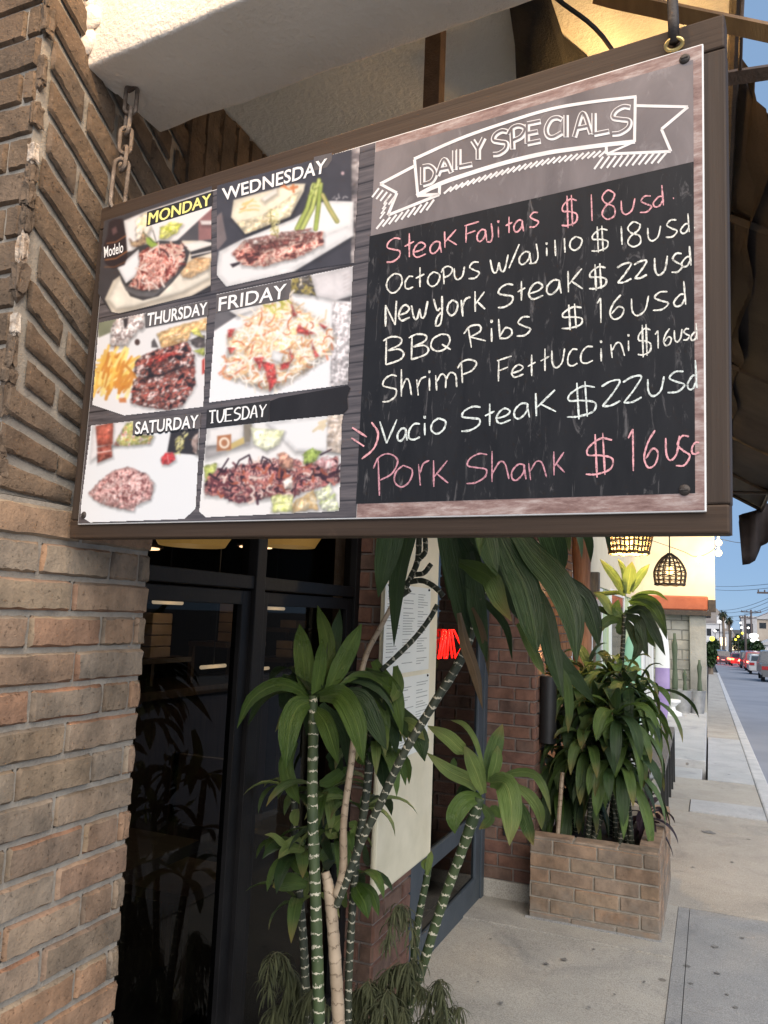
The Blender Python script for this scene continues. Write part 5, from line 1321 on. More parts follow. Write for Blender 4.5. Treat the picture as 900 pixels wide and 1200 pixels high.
stitle('print_white', 'TUESDAY', [(248, 483), (317, 474.5), (315.5, 489), (247.5, 497)], 1.9, .0022, thin=.6)
title('print_white', 'Modelo', [(124.5, 290), (147.5, 284), (147, 297), (125, 303.5)], .0020, .01, 'bottle_lettering')
# screws
for (x, y) in ((803, 72), (803, 575), (101, 604)):
    c = SL(x, y); mb = MB(); bm = bmesh.new(); bmesh.ops.create_uvsphere(bm, u_segments=14, v_segments=8, radius=1)
    mb.add([(c.x + v.co.x * .0075, -(PF + .001) + v.co.y * .004, c.z + v.co.z * .0075) for v in bm.verts], [tuple(v.index for v in f.verts) for f in bm.faces]); bm.free()
    mb.box((c.x - .005, -(PF + .0056), c.z - .0008), (c.x + .005, -(PF + .0045), c.z + .0008)); smb('screw', 'steel_dark', mb, smooth=40)

# ------------------------------------------------------------------ chain and hanger
ct = onZ(157, 101, 2.772)
cb = S(138, 246, -.012)
ch = thing('chain', 'rusty steel chain holding the left end of the sign under the beam', 'chain', ct)
px_l = [((155, 101), (152, 133)), ((151.5, 127), (148, 158)), ((148.5, 150), (146, 180)), ((146.5, 173), (143, 200)), ((143.5, 187), (137, 245))]
for i, (a, c) in enumerate(px_l):
    t0 = i / 5; t1 = (i + 1) / 5
    d = lambda q, t: CAM + ray(*q) * (((ct - CAM).dot(cd)) * (1 - t) + ((cb - CAM).dot(cd)) * t)
    A, B = d(a, t0), d(c, t1); ax = (B - A); L = ax.length; ax.normalize()
    vw = ((A + B) / 2 - CAM).normalized(); sd_ = ax.cross(vw).normalized(); up = ax.cross(sd_)
    rot = [0.25, 1.25, 0.2, 1.2, .1][i]; sd2 = sd_ * math.cos(rot) + up * math.sin(rot)
    w = .0125 if i < 4 else .015; pts = []
    for k in range(33):
        th = 2 * math.pi * k / 32; s_ = math.sin(th); c_ = math.cos(th)
        h = L / 2; pts.append((A + B) / 2 + ax * ((h - w) * (1 if s_ > 0 else -1) + w * s_ if abs(s_) > 1e-6 else 0) + sd2 * (w * c_))
    mb = MB(); mb.tube(pts, .0050, 8, cap=False); mb.build('chain_link', 'chain', ch, True)
mb = MB(); mb.tube(spline([ct + Vector((0, 0, .02)), ct + Vector((0, 0, -.004)), ct + Vector((-.006, -.006, -.014)), ct + Vector((-.002, -.012, -.02))], 10), .0045, 8); mb.build('hook', 'steel_brown', ch, True)
hg = thing('hanger_rod', 'steel hanger rod with a ring at the right end of the sign', 'rod', S(790, 50))
h0 = S(790, 50, .006); h1 = S(789, 22, .012); h2 = CAM + ray(786, -45) * ((h0 - CAM).dot(cd) * 1.03)
mb = MB(); mb.tube([h0, h1, h2, h2 + Vector((0, 0.05, .5))], .0075, 10); mb.build('rod', 'steel_dark', hg, True)
MAT['brass'] = noisy('brass', (.55, .40, .15), (.75, .58, .25), 30, .4, .1, metal=.8)
mb = MB(); c = S(790, 52, .006); pts = [c + su * (.0115 * math.cos(t)) + sv * (.006 * math.sin(t)) + sn * (.004 * math.sin(t)) for t in np.linspace(0, 2 * math.pi, 25)]
mb.tube(pts, .0028, 8, cap=False); mb.build('ring', 'brass', hg, True)

# ------------------------------------------------------------------ plants
MAT['leaf'] = leaf_mat('leaf', (.042, .088, .016), (.115, .195, .045), None, .30)
MAT['leaf_dark'] = leaf_mat('leaf_dark', (.016, .040, .013), (.042, .082, .027))
MAT['leaf_blue'] = leaf_mat('leaf_blue', (.022, .052, .018), (.058, .108, .038))
MAT['leaf_light'] = leaf_mat('leaf_light', (.11, .19, .04), (.25, .34, .11), (.26, .28, .10, 1))
MAT['leaf_tip'] = leaf_mat('leaf_tip', (.05, .10, .025), (.11, .18, .05), (.26, .22, .07, 1))
MAT['leaf_dead'] = leaf_mat('leaf_dead', (.07, .045, .025), (.16, .11, .06))
MAT['leaf_purple'] = leaf_mat('leaf_purple', (.020, .008, .016), (.045, .018, .032))
MAT['stem_green'] = stem_mat('stem_green', (.030, .052, .022), (.062, .090, .034), (.60, .57, .44, 1), .033, .19, .5)
MAT['stem_dark'] = stem_mat('stem_dark', (.022, .030, .020), (.05, .058, .036), (.52, .49, .38, 1), .027, .18, .5)
MAT['stem_tan'] = stem_mat('stem_tan', (.24, .18, .12), (.44, .35, .25), (.15, .11, .07, 1), .036, .14, .6)
LEAFM = ['leaf', 'leaf_dark', 'leaf_blue', 'leaf_light', 'leaf_tip', 'leaf_dead', 'leaf_purple']
LI = {k: i for i, k in enumerate(LEAFM)}
def blade(mb, pts, nrms, wid, mi=0, fold=.28, shape=None, wav=.0, seed=0):
    """strap leaf along pts with blade normals nrms; wid = greatest width"""
    n = len(pts); vs = []; uv = []
    K = (-1, -.55, 0, .55, 1)
    for i, p in enumerate(pts):
        t = i / (n - 1)
        w = shape(t) if shape else float(np.interp(t, [0, .06, .16, .30, .45, .62, .76, .87, .95, 1], [.42, .46, .70, .93, 1, .96, .80, .50, .20, .02]))
        w = max(w, .012)
        tg = (pts[min(i + 1, n - 1)] - pts[max(i - 1, 0)]).normalized()
        nn = nrms[i] - tg * nrms[i].dot(tg)
        nn = nn.normalized() if nn.length > 1e-6 else tg.orthogonal().normalized()
        sd = tg.cross(nn)
        for k in K:
            lift = fold * wid * .5 * w * (abs(k) ** 1.2) + wav * wid * math.sin(t * 17 + seed + k * 2) * abs(k) * w
            vs.append(p + sd * (k * wid * .5 * w) + nn * lift); uv.append(((k + 1) / 2, t))
    m = len(K)
    mb.add(vs, [(i * m + j, i * m + j + 1, (i + 1) * m + j + 1, (i + 1) * m + j) for i in range(n - 1) for j in range(m - 1)], mi, uv)
def leaf_px(mb, pts, wpx, Y0, mi, Yt=None, tip=0.0, roll=0.0, fold=.22, n=13):
    """a leaf seen along photo pixels pts, its base at distance Y0, its tip at Y0 + tip"""
    P = spline([onY(x, y, Y0 + tip * i / (len(pts) - 1)) for i, (x, y) in enumerate(pts)], n)
    dep = (P[0] - CAM).dot(cd); wid = wpx * dep / F
    N = []
    for i, p in enumerate(P):
        tg = (P[min(i + 1, n - 1)] - P[max(i - 1, 0)]).normalized()
        v = (CAM - p).normalized(); sd = tg.cross(v).normalized(); v2 = sd.cross(tg)
        N.append(v2 * math.cos(roll) + sd * math.sin(roll))
    blade(mb, P, N, wid / max(.4, abs(math.cos(roll))), mi, fold, None, .03, rng.random() * 9)
def leaf_free(mb, base, d, length, wid, mi, droop=1.3, r=None, n=11, fold=.3):
    r = r or rng
    d = Vector(d).normalized(); p = Vector(base); P = [p.copy()]; st = length / (n - 1)
    hz = Vector((d.x, d.y, 0)); 
    tw = r.uniform(-.5, .5)
    side = d.cross(Vector((0, 0, 1)));
    if side.length < .05: side = Vector((1, 0, 0))
    side.normalize(); N = [side.cross(d).normalized()]
    for i in range(1, n):
        t = i / (n - 1)
        d = (d + Vector((0, 0, -1)) * droop * st / length * (.4 + 1.6 * t)).normalized()
        p = p + d * st; P.append(p.copy()); nn = side.cross(d).normalized()
        N.append((nn + side * tw * t).normalized())
    blade(mb, P, N, wid, mi, fold, None, .025, r.random() * 9)
def rosette(mb, c, n, length, wid, mis, r, up=.9, droop=(1.0, 2.2), lean=Vector((0, 0, 1))):
    ga = 2.399963
    for i in range(n):
        f = i / n; el = R_(80) - R_(115) * f ** .8 * up
        a = i * ga + r.uniform(-.3, .3)
        d = Vector((math.cos(a) * math.cos(el), math.sin(a) * math.cos(el), math.sin(el))) + lean * .15
        leaf_free(mb, Vector(c) + Vector((0, 0, .05 * (1 - f))) + d * .012, d, length * r.uniform(.75, 1.1) * (.65 + .35 * min(1, f * 2.2)), wid * r.uniform(.8, 1.15), r.choice(mis), r.uniform(*droop), r)
def stem_px(mb, pts, rads, Ys, n=40):
    if not hasattr(Ys, '__len__'): Ys = [Ys] * len(pts)
    P = spline([onY(x, y, Yd) for (x, y), Yd in zip(pts, Ys)], n)
    dep = (P[0] - CAM).dot(cd)
    rr = [float(np.interp(i / (n - 1), np.linspace(0, 1, len(rads)), rads)) * dep / F for i in range(n)]
    for i in range(n): rr[i] *= 1 + .05 * math.sin(i * 2.3)
    mb.tube(P, rr, 12)
    return P
def Cv(o, s): return lambda L: [(o[0] + x * s, o[1] + y * s) for x, y in L]

GRP = 'dracaenas in the bed before the window'
# A: tall green-ringed stem with a full rosette
YA = 2.02
dA = thing('dracaena', 'dracaena with straight dark green white-ringed stem and full upright rosette before the window', 'plant', onY(374, 1290, YA), GRP)
mb = MB(); P = stem_px(mb, [(376, 1330), (374, 1200), (370, 1060), (366, 940), (367, 860), (367, 815)], [7.2, 7.2, 7.0, 6.8, 6.6, 5.6], YA); mb.build('trunk', 'stem_green', dA, True)
mb = MB(); c = Cv((270, 700), .2222)
for pts, w, mi, tip, rl in (
    ([(400, 520), (385, 330), (365, 140)], 26, 'leaf', .10, .2), ([(440, 550), (470, 380), (485, 218)], 17, 'leaf', -.02, .1), ([(480, 500), (515, 260), (460, 42)], 21, 'leaf', .12, -.3),
    ([(490, 480), (545, 250), (578, 62)], 18, 'leaf_dark', .16, .2), ([(510, 500), (600, 320), (692, 138)], 24, 'leaf', .06, .2),
    ([(410, 530), (330, 475), (230, 465), (110, 540), (35, 692)], 17, 'leaf', -.10, .4), ([(430, 550), (355, 580), (310, 700), (292, 905)], 29, 'leaf', -.14, .1),
    ([(450, 590), (510, 680), (570, 880)], 22, 'leaf', -.1, .2), ([(470, 525), (580, 520), (660, 660), (702, 872)], 29, 'leaf', -.15, .15),
    ([(560, 505), (690, 530), (760, 660), (824, 806)], 25, 'leaf_blue', -.02, .2), ([(570, 470), (640, 420), (720, 405), (860, 480)], 9, 'leaf', .1, .5),
    ([(350, 520), (300, 430), (290, 560), (285, 600)], 18, 'leaf_dark', .1, .2), ([(430, 500), (380, 560), (300, 600), (236, 710)], 11, 'leaf_light', .06, .3),
    ([(420, 500), (250, 490), (150, 560), (90, 680)], 12, 'leaf_dark', .1, .5), ([(480, 560), (540, 640), (600, 720), (620, 900)], 20, 'leaf_dark', .14, 0)):
    leaf_px(mb, c(pts), w * .92, YA, LI[mi], tip=tip, roll=rl)
for i in range(16):
    a = rng.uniform(.2, 2.9); leaf_free(mb, P[-1], (math.cos(a) * .8, math.sin(a), rng.uniform(.1, .9)), .28, .05, LI['leaf_dark'], 1.6)
mb.build('crown', LEAFM, dA, True)
# B: forked tan trunk, one dark branch leaning up to the hanging crown
YB = 2.06
dB = thing('dracaena', 'dracaena with forked tan trunk and big dark leaves hanging below the sign', 'plant', onY(400, 1290, YB), GRP)
mb = MB(); stem_px(mb, [(402, 1330), (397, 1200), (391, 1100), (386, 1045), (381, 1022)], [8, 7.8, 7.4, 7.4, 5.5], YB)
tr = mb.build('trunk', 'stem_tan', dB, True)
mb = MB(); stem_px(mb, [(394, 1050), (402, 1020), (403, 960), (412, 890), (420, 810), (429, 768), (446, 735), (470, 690)], [5, 5, 4.2, 4, 3.8, 3.5, 3.2, 3], [YB, YB, YB, YB + .02, YB + .05, YB + .08, YB + .1, YB + .15]); mb.build('branch', 'stem_tan', tr, True)
mb = MB(); PB = stem_px(mb, [(394, 1062), (405, 1035), (424, 985), (444, 945), (472, 885), (505, 830), (541, 770), (565, 700), (585, 630), (600, 575)], [4.4, 4.6, 4.8, 4.8, 5, 5.2, 5.6, 6.2, 6.2, 6], [YB, YB, YB, YB, YB, YB + .02, YB + .05, YB + .05, YB + .05, YB + .05], 60)
mb.build('branch', 'stem_dark', tr, True)
mb = MB(); c = Cv((420, 600), .3111)
def hang(pts, w, mi, tip, rl, Yb=2.0): leaf_px(mb, c(pts), w * .84, Yb, LI[mi], tip=tip, roll=rl)
for a in (
    ([(180, -120), (140, 20), (110, 160), (75, 322)], 37, 'leaf_blue', -.05, .2), ([(230, -60), (190, 80), (150, 250), (134, 505)], 26, 'leaf_dark', .08, .4),
    ([(430, -60), (470, 60), (495, 150), (522, 242)], 30, 'leaf_blue', -.08, .1), ([(380, 190), (440, 215), (500, 250), (535, 330), (578, 412)], 27, 'leaf_tip', -.12, .5),
    ([(300, -60), (340, 120), (385, 330), (412, 505)], 30, 'leaf_dark', .05, .2), ([(520, 60), (580, 190), (630, 290), (660, 420), (672, 530)], 41, 'leaf_blue', -.12, .15),
    ([(560, 20), (660, 160), (750, 260), (810, 400), (822, 570)], 37, 'leaf_blue', -.16, .15), ([(640, 120), (760, 250), (850, 320), (890, 420), (905, 510)], 26, 'leaf_dark', 0, .3),
    ([(640, 240), (700, 380), (730, 520), (772, 705)], 27, 'leaf_blue', -.1, .2), ([(600, 420), (645, 500), (675, 560), (702, 615)], 14, 'leaf_light', 0, .3),
    ([(680, 420), (770, 560), (830, 640), (890, 722)], 19, 'leaf_dark', .08, .3), ([(740, 560), (785, 640), (795, 740), (790, 832)], 13, 'leaf_tip', .02, .2),
    ([(780, 20), (840, 50), (870, 110), (876, 190)], 13, 'leaf_dark', .1, .3), ([(420, 150), (440, 300), (455, 400), (485, 565)], 26, 'leaf_dark', .02, .3),
    ([(380, 380), (405, 500), (440, 600), (468, 742)], 16, 'leaf_dead', .0, .5), ([(430, 360), (462, 430), (482, 520), (492, 625)], 9, 'leaf_dead', .03, .4),
    ([(680, -40), (715, 60), (745, 150), (765, 245)], 36, 'leaf_blue', .12, .1), ([(760, -30), (785, 70), (795, 150)], 10, 'leaf_light', .14, .2),
    ([(330, -40), (400, 60), (480, 120), (560, 190)], 36, 'leaf_dark', .1, .2), ([(450, -60), (540, 40), (600, 120), (640, 260)], 38, 'leaf_dark', .1, .2),
    ([(250, -60), (330, 60), (350, 180), (340, 330)], 30, 'leaf_dark', .14, .4), ([(480, 100), (540, 200), (590, 330), (640, 440)], 28, 'leaf_dark', .1, .3),
    ([(360, 60), (420, 160), (450, 280), (430, 440)], 26, 'leaf_dark', .12, .3), ([(520, 240), (590, 360), (640, 420), (650, 520)], 14, 'leaf_dark', .12, .4),
    ([(400, 280), (500, 360), (560, 440), (580, 560)], 11, 'leaf_dark', .1, .5)): hang(*a)
for i in range(22):
    a = rng.uniform(0, 6.28); leaf_free(mb, PB[-1] + Vector((0, 0, .04)), (math.cos(a), math.sin(a), rng.uniform(-.1, 1.2)), rng.uniform(.34, .5), .07, rng.choice([LI['leaf'], LI['leaf_dark'], LI['leaf_blue']]), 2.0)
mb.build('crown', LEAFM, dB, True)
mb = MB()
def pz(x, y): return (420 + x * .17778, 620 + y * .17778)
for st, w in (([(150, 930), (240, 850), (370, 720), (470, 590), (520, 500)], 3), ([(280, 440), (330, 350), (390, 210), (400, 60)], 3.5), ([(330, 350), (420, 340), (500, 380), (560, 440)], 3.2), ([(400, 200), (440, 150), (440, 60)], 3), ([(340, 400), (270, 450)], 3), ([(360, 300), (430, 290), (480, 230)], 3)):
    stem_px(mb, [pz(*q) for q in st], [w, w], YB + .12, 20)
mb.build('branch', 'stem_dark', tr, True)
# C: dark ringed stem beside it with sucker leaves
YC = 2.2
dC = thing('dracaena', 'dracaena with thin dark ringed stems and small low leaves beside the tan trunk', 'plant', onY(412, 1290, YC), GRP)
mb = MB(); stem_px(mb, [(410, 1330), (408, 1180), (412, 1080), (418, 1000), (428, 940), (434, 880), (436, 840)], [4.6, 4.6, 4.6, 4.8, 5, 5.2, 4.6], YC)
stem_px(mb, [(362, 1330), (358, 1150), (352, 1060), (346, 1000), (345, 930)], [6, 5, 5, 5, 4], YC + .05); mb.build('trunk', 'stem_dark', dC, True)
mb = MB(); c = Cv((310, 880), .18333)
for pts, w, mi, tip, rl in (
    ([(200, -60), (140, 80), (170, 220), (225, 340)], 18, 'leaf', .0, .3), ([(250, 600), (200, 560), (130, 600), (60, 545), (0, 535)], 8, 'leaf_light', -.1, .5), ([(255, 640), (180, 620), (130, 640), (88, 690)], 12, 'leaf_light', -.1, .3),
    ([(280, 800), (230, 760), (190, 720), (165, 680)], 12, 'leaf', 0, .2), ([(270, 860), (180, 840), (110, 850), (50, 870)], 20, 'leaf_tip', -.06, .3), ([(580, 850), (600, 900), (640, 970), (662, 1072)], 19, 'leaf', -.06, .2),
    ([(600, 850), (670, 890), (705, 950), (730, 1055)], 12, 'leaf', -.02, .3), ([(340, 400), (390, 320), (450, 280), (505, 262)], 22, 'leaf', .05, .2), ([(500, 420), (450, 470), (430, 520), (470, 555)], 17, 'leaf_light', 0, .2),
    ([(540, 470), (580, 480), (585, 560), (570, 650)], 13, 'leaf_light', .0, .3), ([(350, 210), (430, 180), (530, 100)], 16, 'leaf', .1, .2), ([(400, 20), (450, 60), (470, 180)], 18, 'leaf_dark', .1, .1),
    ([(360, 460), (420, 450), (480, 380)], 17, 'leaf_dark', .1, .3), ([(360, 700), (400, 640), (470, 600)], 14, 'leaf', .1, .3), ([(390, 760), (410, 680), (480, 610)], 17, 'leaf_dark', .12, .2), ([(200, 480), (190, 420), (220, 370)], 12, 'leaf_light', .05, .2),
    ([(240, 640), (240, 580), (270, 540)], 8, 'leaf', .05, .2), ([(520, 1000), (500, 940), (520, 880)], 10, 'leaf_light', .05, .2), ([(430, 700), (380, 560), (390, 500)], 12, 'leaf_dark', .1, .2), ([(640, 600), (650, 680), (660, 740)], 8, 'leaf_dark', .1, .2),
    ([(560, -30), (620, 40), (660, 20), (700, -80)], 16, 'leaf', .0, .2), ([(660, -80), (700, 20), (720, 110)], 15, 'leaf_dark', -.02, .2), ([(720, -160), (760, -60), (770, 80)], 20, 'leaf', .02, .3), ([(680, -150), (800, -140), (880, -60)], 18, 'leaf', .02, .3)):
    leaf_px(mb, c(pts), w, YC, LI[mi], tip=tip, roll=rl)
c = Cv((420, 600), .3111)
for pts, w, mi in (([(60, 560), (100, 640), (140, 700), (165, 840)], 22, 'leaf'), ([(30, 680), (70, 760), (100, 880)], 30, 'leaf'), ([(140, 580), (150, 660), (120, 720)], 14, 'leaf_light'), ([(100, 700), (180, 790), (230, 850), (250, 940)], 24, 'leaf_dark'), ([(70, 600), (30, 600), (130, 620)], 8, 'leaf'), ([(150, 800), (200, 800), (250, 860)], 15, 'leaf_light'), ([(60, 660), (70, 640), (90, 720)], 10, 'leaf_light')):
    leaf_px(mb, c(pts), w, YC, LI[mi], tip=-.05, roll=.2)
r2 = random.Random(12)
for (x, y, n_) in ((346, 930, 9), (350, 1000, 7), (352, 1060, 5), (434, 850, 12), (440, 880, 8), (424, 950, 6), (414, 1030, 5), (380, 930, 8), (395, 985, 7)):
    b_ = onY(x, y, YC + .04)
    for i in range(n_):
        a = r2.uniform(0, 6.28); leaf_free(mb, b_, (math.cos(a), math.sin(a) * .8, r2.uniform(.1, 1.0)), r2.uniform(.13, .24), r2.uniform(.034, .052), LI[r2.choice(['leaf', 'leaf', 'leaf_dark', 'leaf_tip', 'leaf_light'])], r2.uniform(1.2, 2.4), r2, 9)
mb.build('crown', LEAFM, dC, True)
# D: leaning ringed stem with light rosette, and a cut stump
YD = 2.45
dD = thing('dracaena', 'dracaena with leaning ringed stem and open light green rosette in front of the door', 'plant', onY(470, 1290, YD), GRP)
mb = MB(); stem_px(mb, [(452, 1330), (478, 1190), (496, 1130), (518, 1060), (540, 1000), (556, 955), (562, 935)], [6.2, 6, 5.8, 5.8, 6, 7.4, 6], YD)
tr = mb.build('trunk', 'stem_green', dD, True)
mb = MB(); PD = stem_px(mb, [(476, 1200), (483, 1140), (490, 1080), (500, 1030), (503, 1012)], [4.6, 4.6, 4.4, 4.2, 3.6], YD + .03)
mb.build('branch', 'stem_green', tr, True)
mb = MB(); c = Cv((450, 830), .2222)
for pts, w, mi, tip, rl in (
    ([(525, 450), (480, 320), (425, 195)], 19, 'leaf_light', -.1, .1), ([(490, 430), (455, 385), (340, 330), (222, 232)], 17, 'leaf_light', -.05, .3), ([(430, 235), (400, 215), (330, 150), (228, 92)], 18, 'leaf_light', .05, .3),
    ([(530, 340), (480, 170), (420, 85), (350, 62)], 7, 'leaf_light', .12, .4), ([(545, 390), (575, 230), (626, 82)], 20, 'leaf_tip', .1, .2), ([(555, 390), (590, 290), (600, 195)], 14, 'leaf_light', .02, .2),
    ([(580, 390), (680, 340), (790, 345), (850, 430), (882, 565)], 10, 'leaf_light', -.05, .6), ([(560, 390), (640, 400), (672, 540), (662, 725)], 27, 'leaf_light', -.16, .1), ([(690, 400), (770, 460), (820, 540), (832, 640)], 14, 'leaf_light', .05, .4),
    ([(690, 470), (740, 580), (788, 725)], 17, 'leaf_tip', .06, .2), ([(515, 470), (430, 490), (375, 570), (374, 662)], 23, 'leaf', -.08, .2), ([(510, 475), (430, 420), (375, 465)], 9, 'leaf_dark', .06, .4), ([(560, 400), (620, 385), (700, 405)], 14, 'leaf_light', .05, .3),
    ([(560, 520), (590, 540), (615, 580)], 12, 'leaf', .03, .2), ([(520, 510), (560, 580), (500, 640)], 12, 'leaf_tip', -.02, .3), ([(225, 880), (240, 800), (250, 750)], 8, 'leaf_light', .0, .2), ([(215, 850), (205, 820), (225, 790)], 5, 'leaf_light', 0, .2), ([(350, 340), (365, 300), (370, 260)], 8, 'leaf', .05, .2)):
    leaf_px(mb, c(pts), w, YD, LI[mi], tip=tip, roll=rl)
mb.build('crown', LEAFM, dD, True)

# drooping feathery shrubs at the foot
MAT['fern'] = leaf_mat('fern', (.06, .075, .035), (.17, .19, .095), None, .6)
MAT['fern_stem'] = noisy('fern_stem', (.06, .06, .03), (.12, .11, .06), 30, .7, 0)
def fern(lab, base, fronds, Yd):
    t = thing('weeping_shrub', lab, 'plant', onY(*base, Yd), 'weeping shrubs at the foot of the dracaenas')
    mb = MB(); ms = MB()
    for k, pts in enumerate(fronds):
        P = spline([onY(x, y, Yd + .06 * math.sin(k * 1.7) - .03 * i) for i, (x, y) in enumerate(pts)], 26)
        ms.tube(P, [.003 * (1 - i / 30) for i in range(26)], 5)
        for i in range(3, 26):
            for j in range(9):
                a = rng.uniform(0, 6.28); d = Vector((math.cos(a) * .6, math.sin(a) * .6, rng.uniform(-.7, .3)))
                leaf_free(mb, P[i], d, rng.uniform(.04, .085), .0055, 0, 1.9, n=5, fold=.1)
    ms.build('stem', 'fern_stem', t, True); mb.build('foliage', 'fern', t, True)
fern('drooping feathery shrub at the bottom right of the tan trunk', (460, 1260), [[(440, 1300), (425, 1190), (450, 1140), (490, 1125)], [(445, 1300), (460, 1180), (485, 1120), (478, 1070), (465, 1062), (455, 1100)], [(450, 1300), (450, 1200), (420, 1160), (405, 1185)], [(470, 1300), (500, 1190), (515, 1150), (520, 1185)], [(470, 1300), (480, 1210), (510, 1190), (540, 1180)], [(450, 1300), (470, 1200), (478, 1150), (500, 1160)], [(440, 1300), (415, 1200), (430, 1150), (440, 1180)], [(440, 1300), (445, 1220), (470, 1180), (475, 1210)], [(430, 1300), (440, 1170), (470, 1130), (476, 1150)], [(450, 1300), (430, 1210), (418, 1170), (422, 1200)], [(460, 1300), (462, 1210), (455, 1160), (445, 1190)], [(480, 1300), (500, 1215), (520, 1195), (530, 1215)], [(470, 1300), (490, 1230), (508, 1205), (512, 1225)]], 2.36)
fern('drooping feathery shrub at the bottom left by the dark glass', (350, 1260), [[(350, 1300), (345, 1180), (330, 1120), (316, 1125), (314, 1160)], [(355, 1300), (350, 1170), (335, 1130), (350, 1150)], [(345, 1300), (340, 1220), (322, 1180), (318, 1210)], [(355, 1300), (350, 1200), (365, 1160), (385, 1180)], [(350, 1300), (352, 1190), (342, 1150), (330, 1180)], [(360, 1300), (395, 1200), (410, 1170), (418, 1200)]], 2.3)

# planter dracaenas
GP = 'dracaenas in the brick planter'
def bush(lab, base, heads, r, hero=None):
    b = Vector((*base, .30)); t = thing('dracaena', lab, 'plant', b, GP)
    ms = MB(); mb = MB()
    for k, h in enumerate(heads):
        h = Vector(h)
        P = spline([b + Vector((r.uniform(-.05, .05), r.uniform(-.05, .05), -.02)), b * .55 + h * .45 + Vector((r.uniform(-.04, .04), r.uniform(-.04, .04), 0)), h], 24)
        ms.tube(P, [.017 - .004 * i / 24 for i in range(24)], 8)
        if hero and k == 0: hero(mb, h)
        else: rosette(mb, h, 19, r.uniform(.34, .46), .074, [LI['leaf'], LI['leaf'], LI['leaf_dark'], LI['leaf_blue'], LI['leaf_tip'], LI['leaf_tip']], r, 1.0, (1.6, 3.0))
    ms.build('trunk', 'stem_dark', t, True); mb.build('crown', LEAFM, t, True)
def hero(mb, h):
    c = Cv((640, 620), .21667)
    for pts, w, mi, tip, rl in (
        ([(420, 360), (370, 260), (290, 162)], 14, 'leaf_light', .0, .3), ([(440, 350), (450, 260), (465, 175)], 19, 'leaf_light', -.05, .1), ([(425, 350), (420, 230), (388, 158)], 9, 'leaf_light', .1, .4), ([(460, 340), (500, 260), (560, 188)], 13, 'leaf_light', .05, .3),
        ([(460, 370), (520, 345), (600, 345), (660, 388)], 6, 'leaf', .05, .4), ([(450, 400), (520, 375), (600, 420), (655, 560)], 17, 'leaf', -.05, .4), ([(440, 450), (520, 440), (590, 560), (645, 685)], 16, 'leaf_dark', -.08, .3),
        ([(430, 470), (500, 500), (520, 600), (550, 690)], 17, 'leaf_dark', -.1, .2), ([(420, 480), (470, 560), (500, 640), (462, 722)], 15, 'leaf_dark', -.12, .3), ([(400, 500), (350, 490), (310, 520), (300, 556)], 15, 'leaf_tip', -.08, .3),
        ([(410, 470), (350, 440), (310, 380), (255, 342)], 14, 'leaf_light', -.02, .3), ([(430, 360), (380, 345), (310, 350), (256, 340)], 7, 'leaf_light', .1, .5), ([(400, 480), (330, 450), (290, 430), (275, 420)], 9, 'leaf_dark', .0, .3), ([(440, 430), (540, 410), (620, 500), (655, 600)], 12, 'leaf_dark', .08, .4), ([(420, 480), (380, 440), (390, 380)], 14, 'leaf', .0, .2), ([(440, 440), (400, 540), (380, 560)], 14, 'leaf_dark', .0, .2), ([(430, 460), (540, 520), (560, 590), (590, 640)], 12, 'leaf_dark', .1, .3)):
        leaf_px(mb, c(pts), w * .78, h.y, LI[mi], tip=tip, roll=rl)
hd = lambda x, y, Yd: tuple(onY(x, y, Yd))
r1 = random.Random(3)
bush('tall planter dracaena whose lamp-lit yellow green rosette stands above the others', (-.55, 5.1), [hd(732, 720, 5.1), hd(734, 812, 5.0)], r1, hero)
bush('bushy dark dracaena at the street side of the planter', (-.45, 4.85), [hd(738, 858, 4.9), hd(722, 845, 4.75), hd(728, 905, 4.8), hd(712, 905, 4.78)], r1)
bush('bushy dark dracaena in the middle of the planter', (-.65, 4.9), [hd(700, 835, 4.9), hd(690, 880, 4.8), hd(716, 800, 5.1), hd(750, 822, 5.15)], r1)
bush('bushy dark dracaena at the back of the planter by the wall lamp', (-.8, 5.1), [hd(672, 830, 5.0), hd(668, 880, 4.95), hd(690, 800, 5.3), hd(652, 800, 5.2)], r1)
bush('low leafy dracaena against the column at the left of the planter', (-.82, 4.75), [hd(660, 912, 5.02), hd(650, 925, 5.05), hd(675, 930, 5.0)], r1)
t = thing('purple_plant', 'small dark purple leaved plant at the street corner of the planter', 'plant', (-.36, 5.05, .3))
mb = MB(); rosette(mb, (-.36, 5.05, .42), 22, .26, .045, [LI['leaf_purple']], r1, 1.0, (1.2, 2.4)); mb.build('foliage', LEAFM, t, True)
mb = MB(); mb.tube([(-.36, 5.05, .28), (-.36, 5.05, .42)], .01, 8); mb.build('stem', 'stem_dark', t)
t = thing('plant_stake', 'pale wooden stake standing in the planter against the brick column', 'stake', (-.84, 4.6, .3))
mb = MB(); mb.tube([onY(653, 985, 4.62), onY(659, 905, 4.66)], .012, 8); mb.build('stake', 'stem_tan', t)

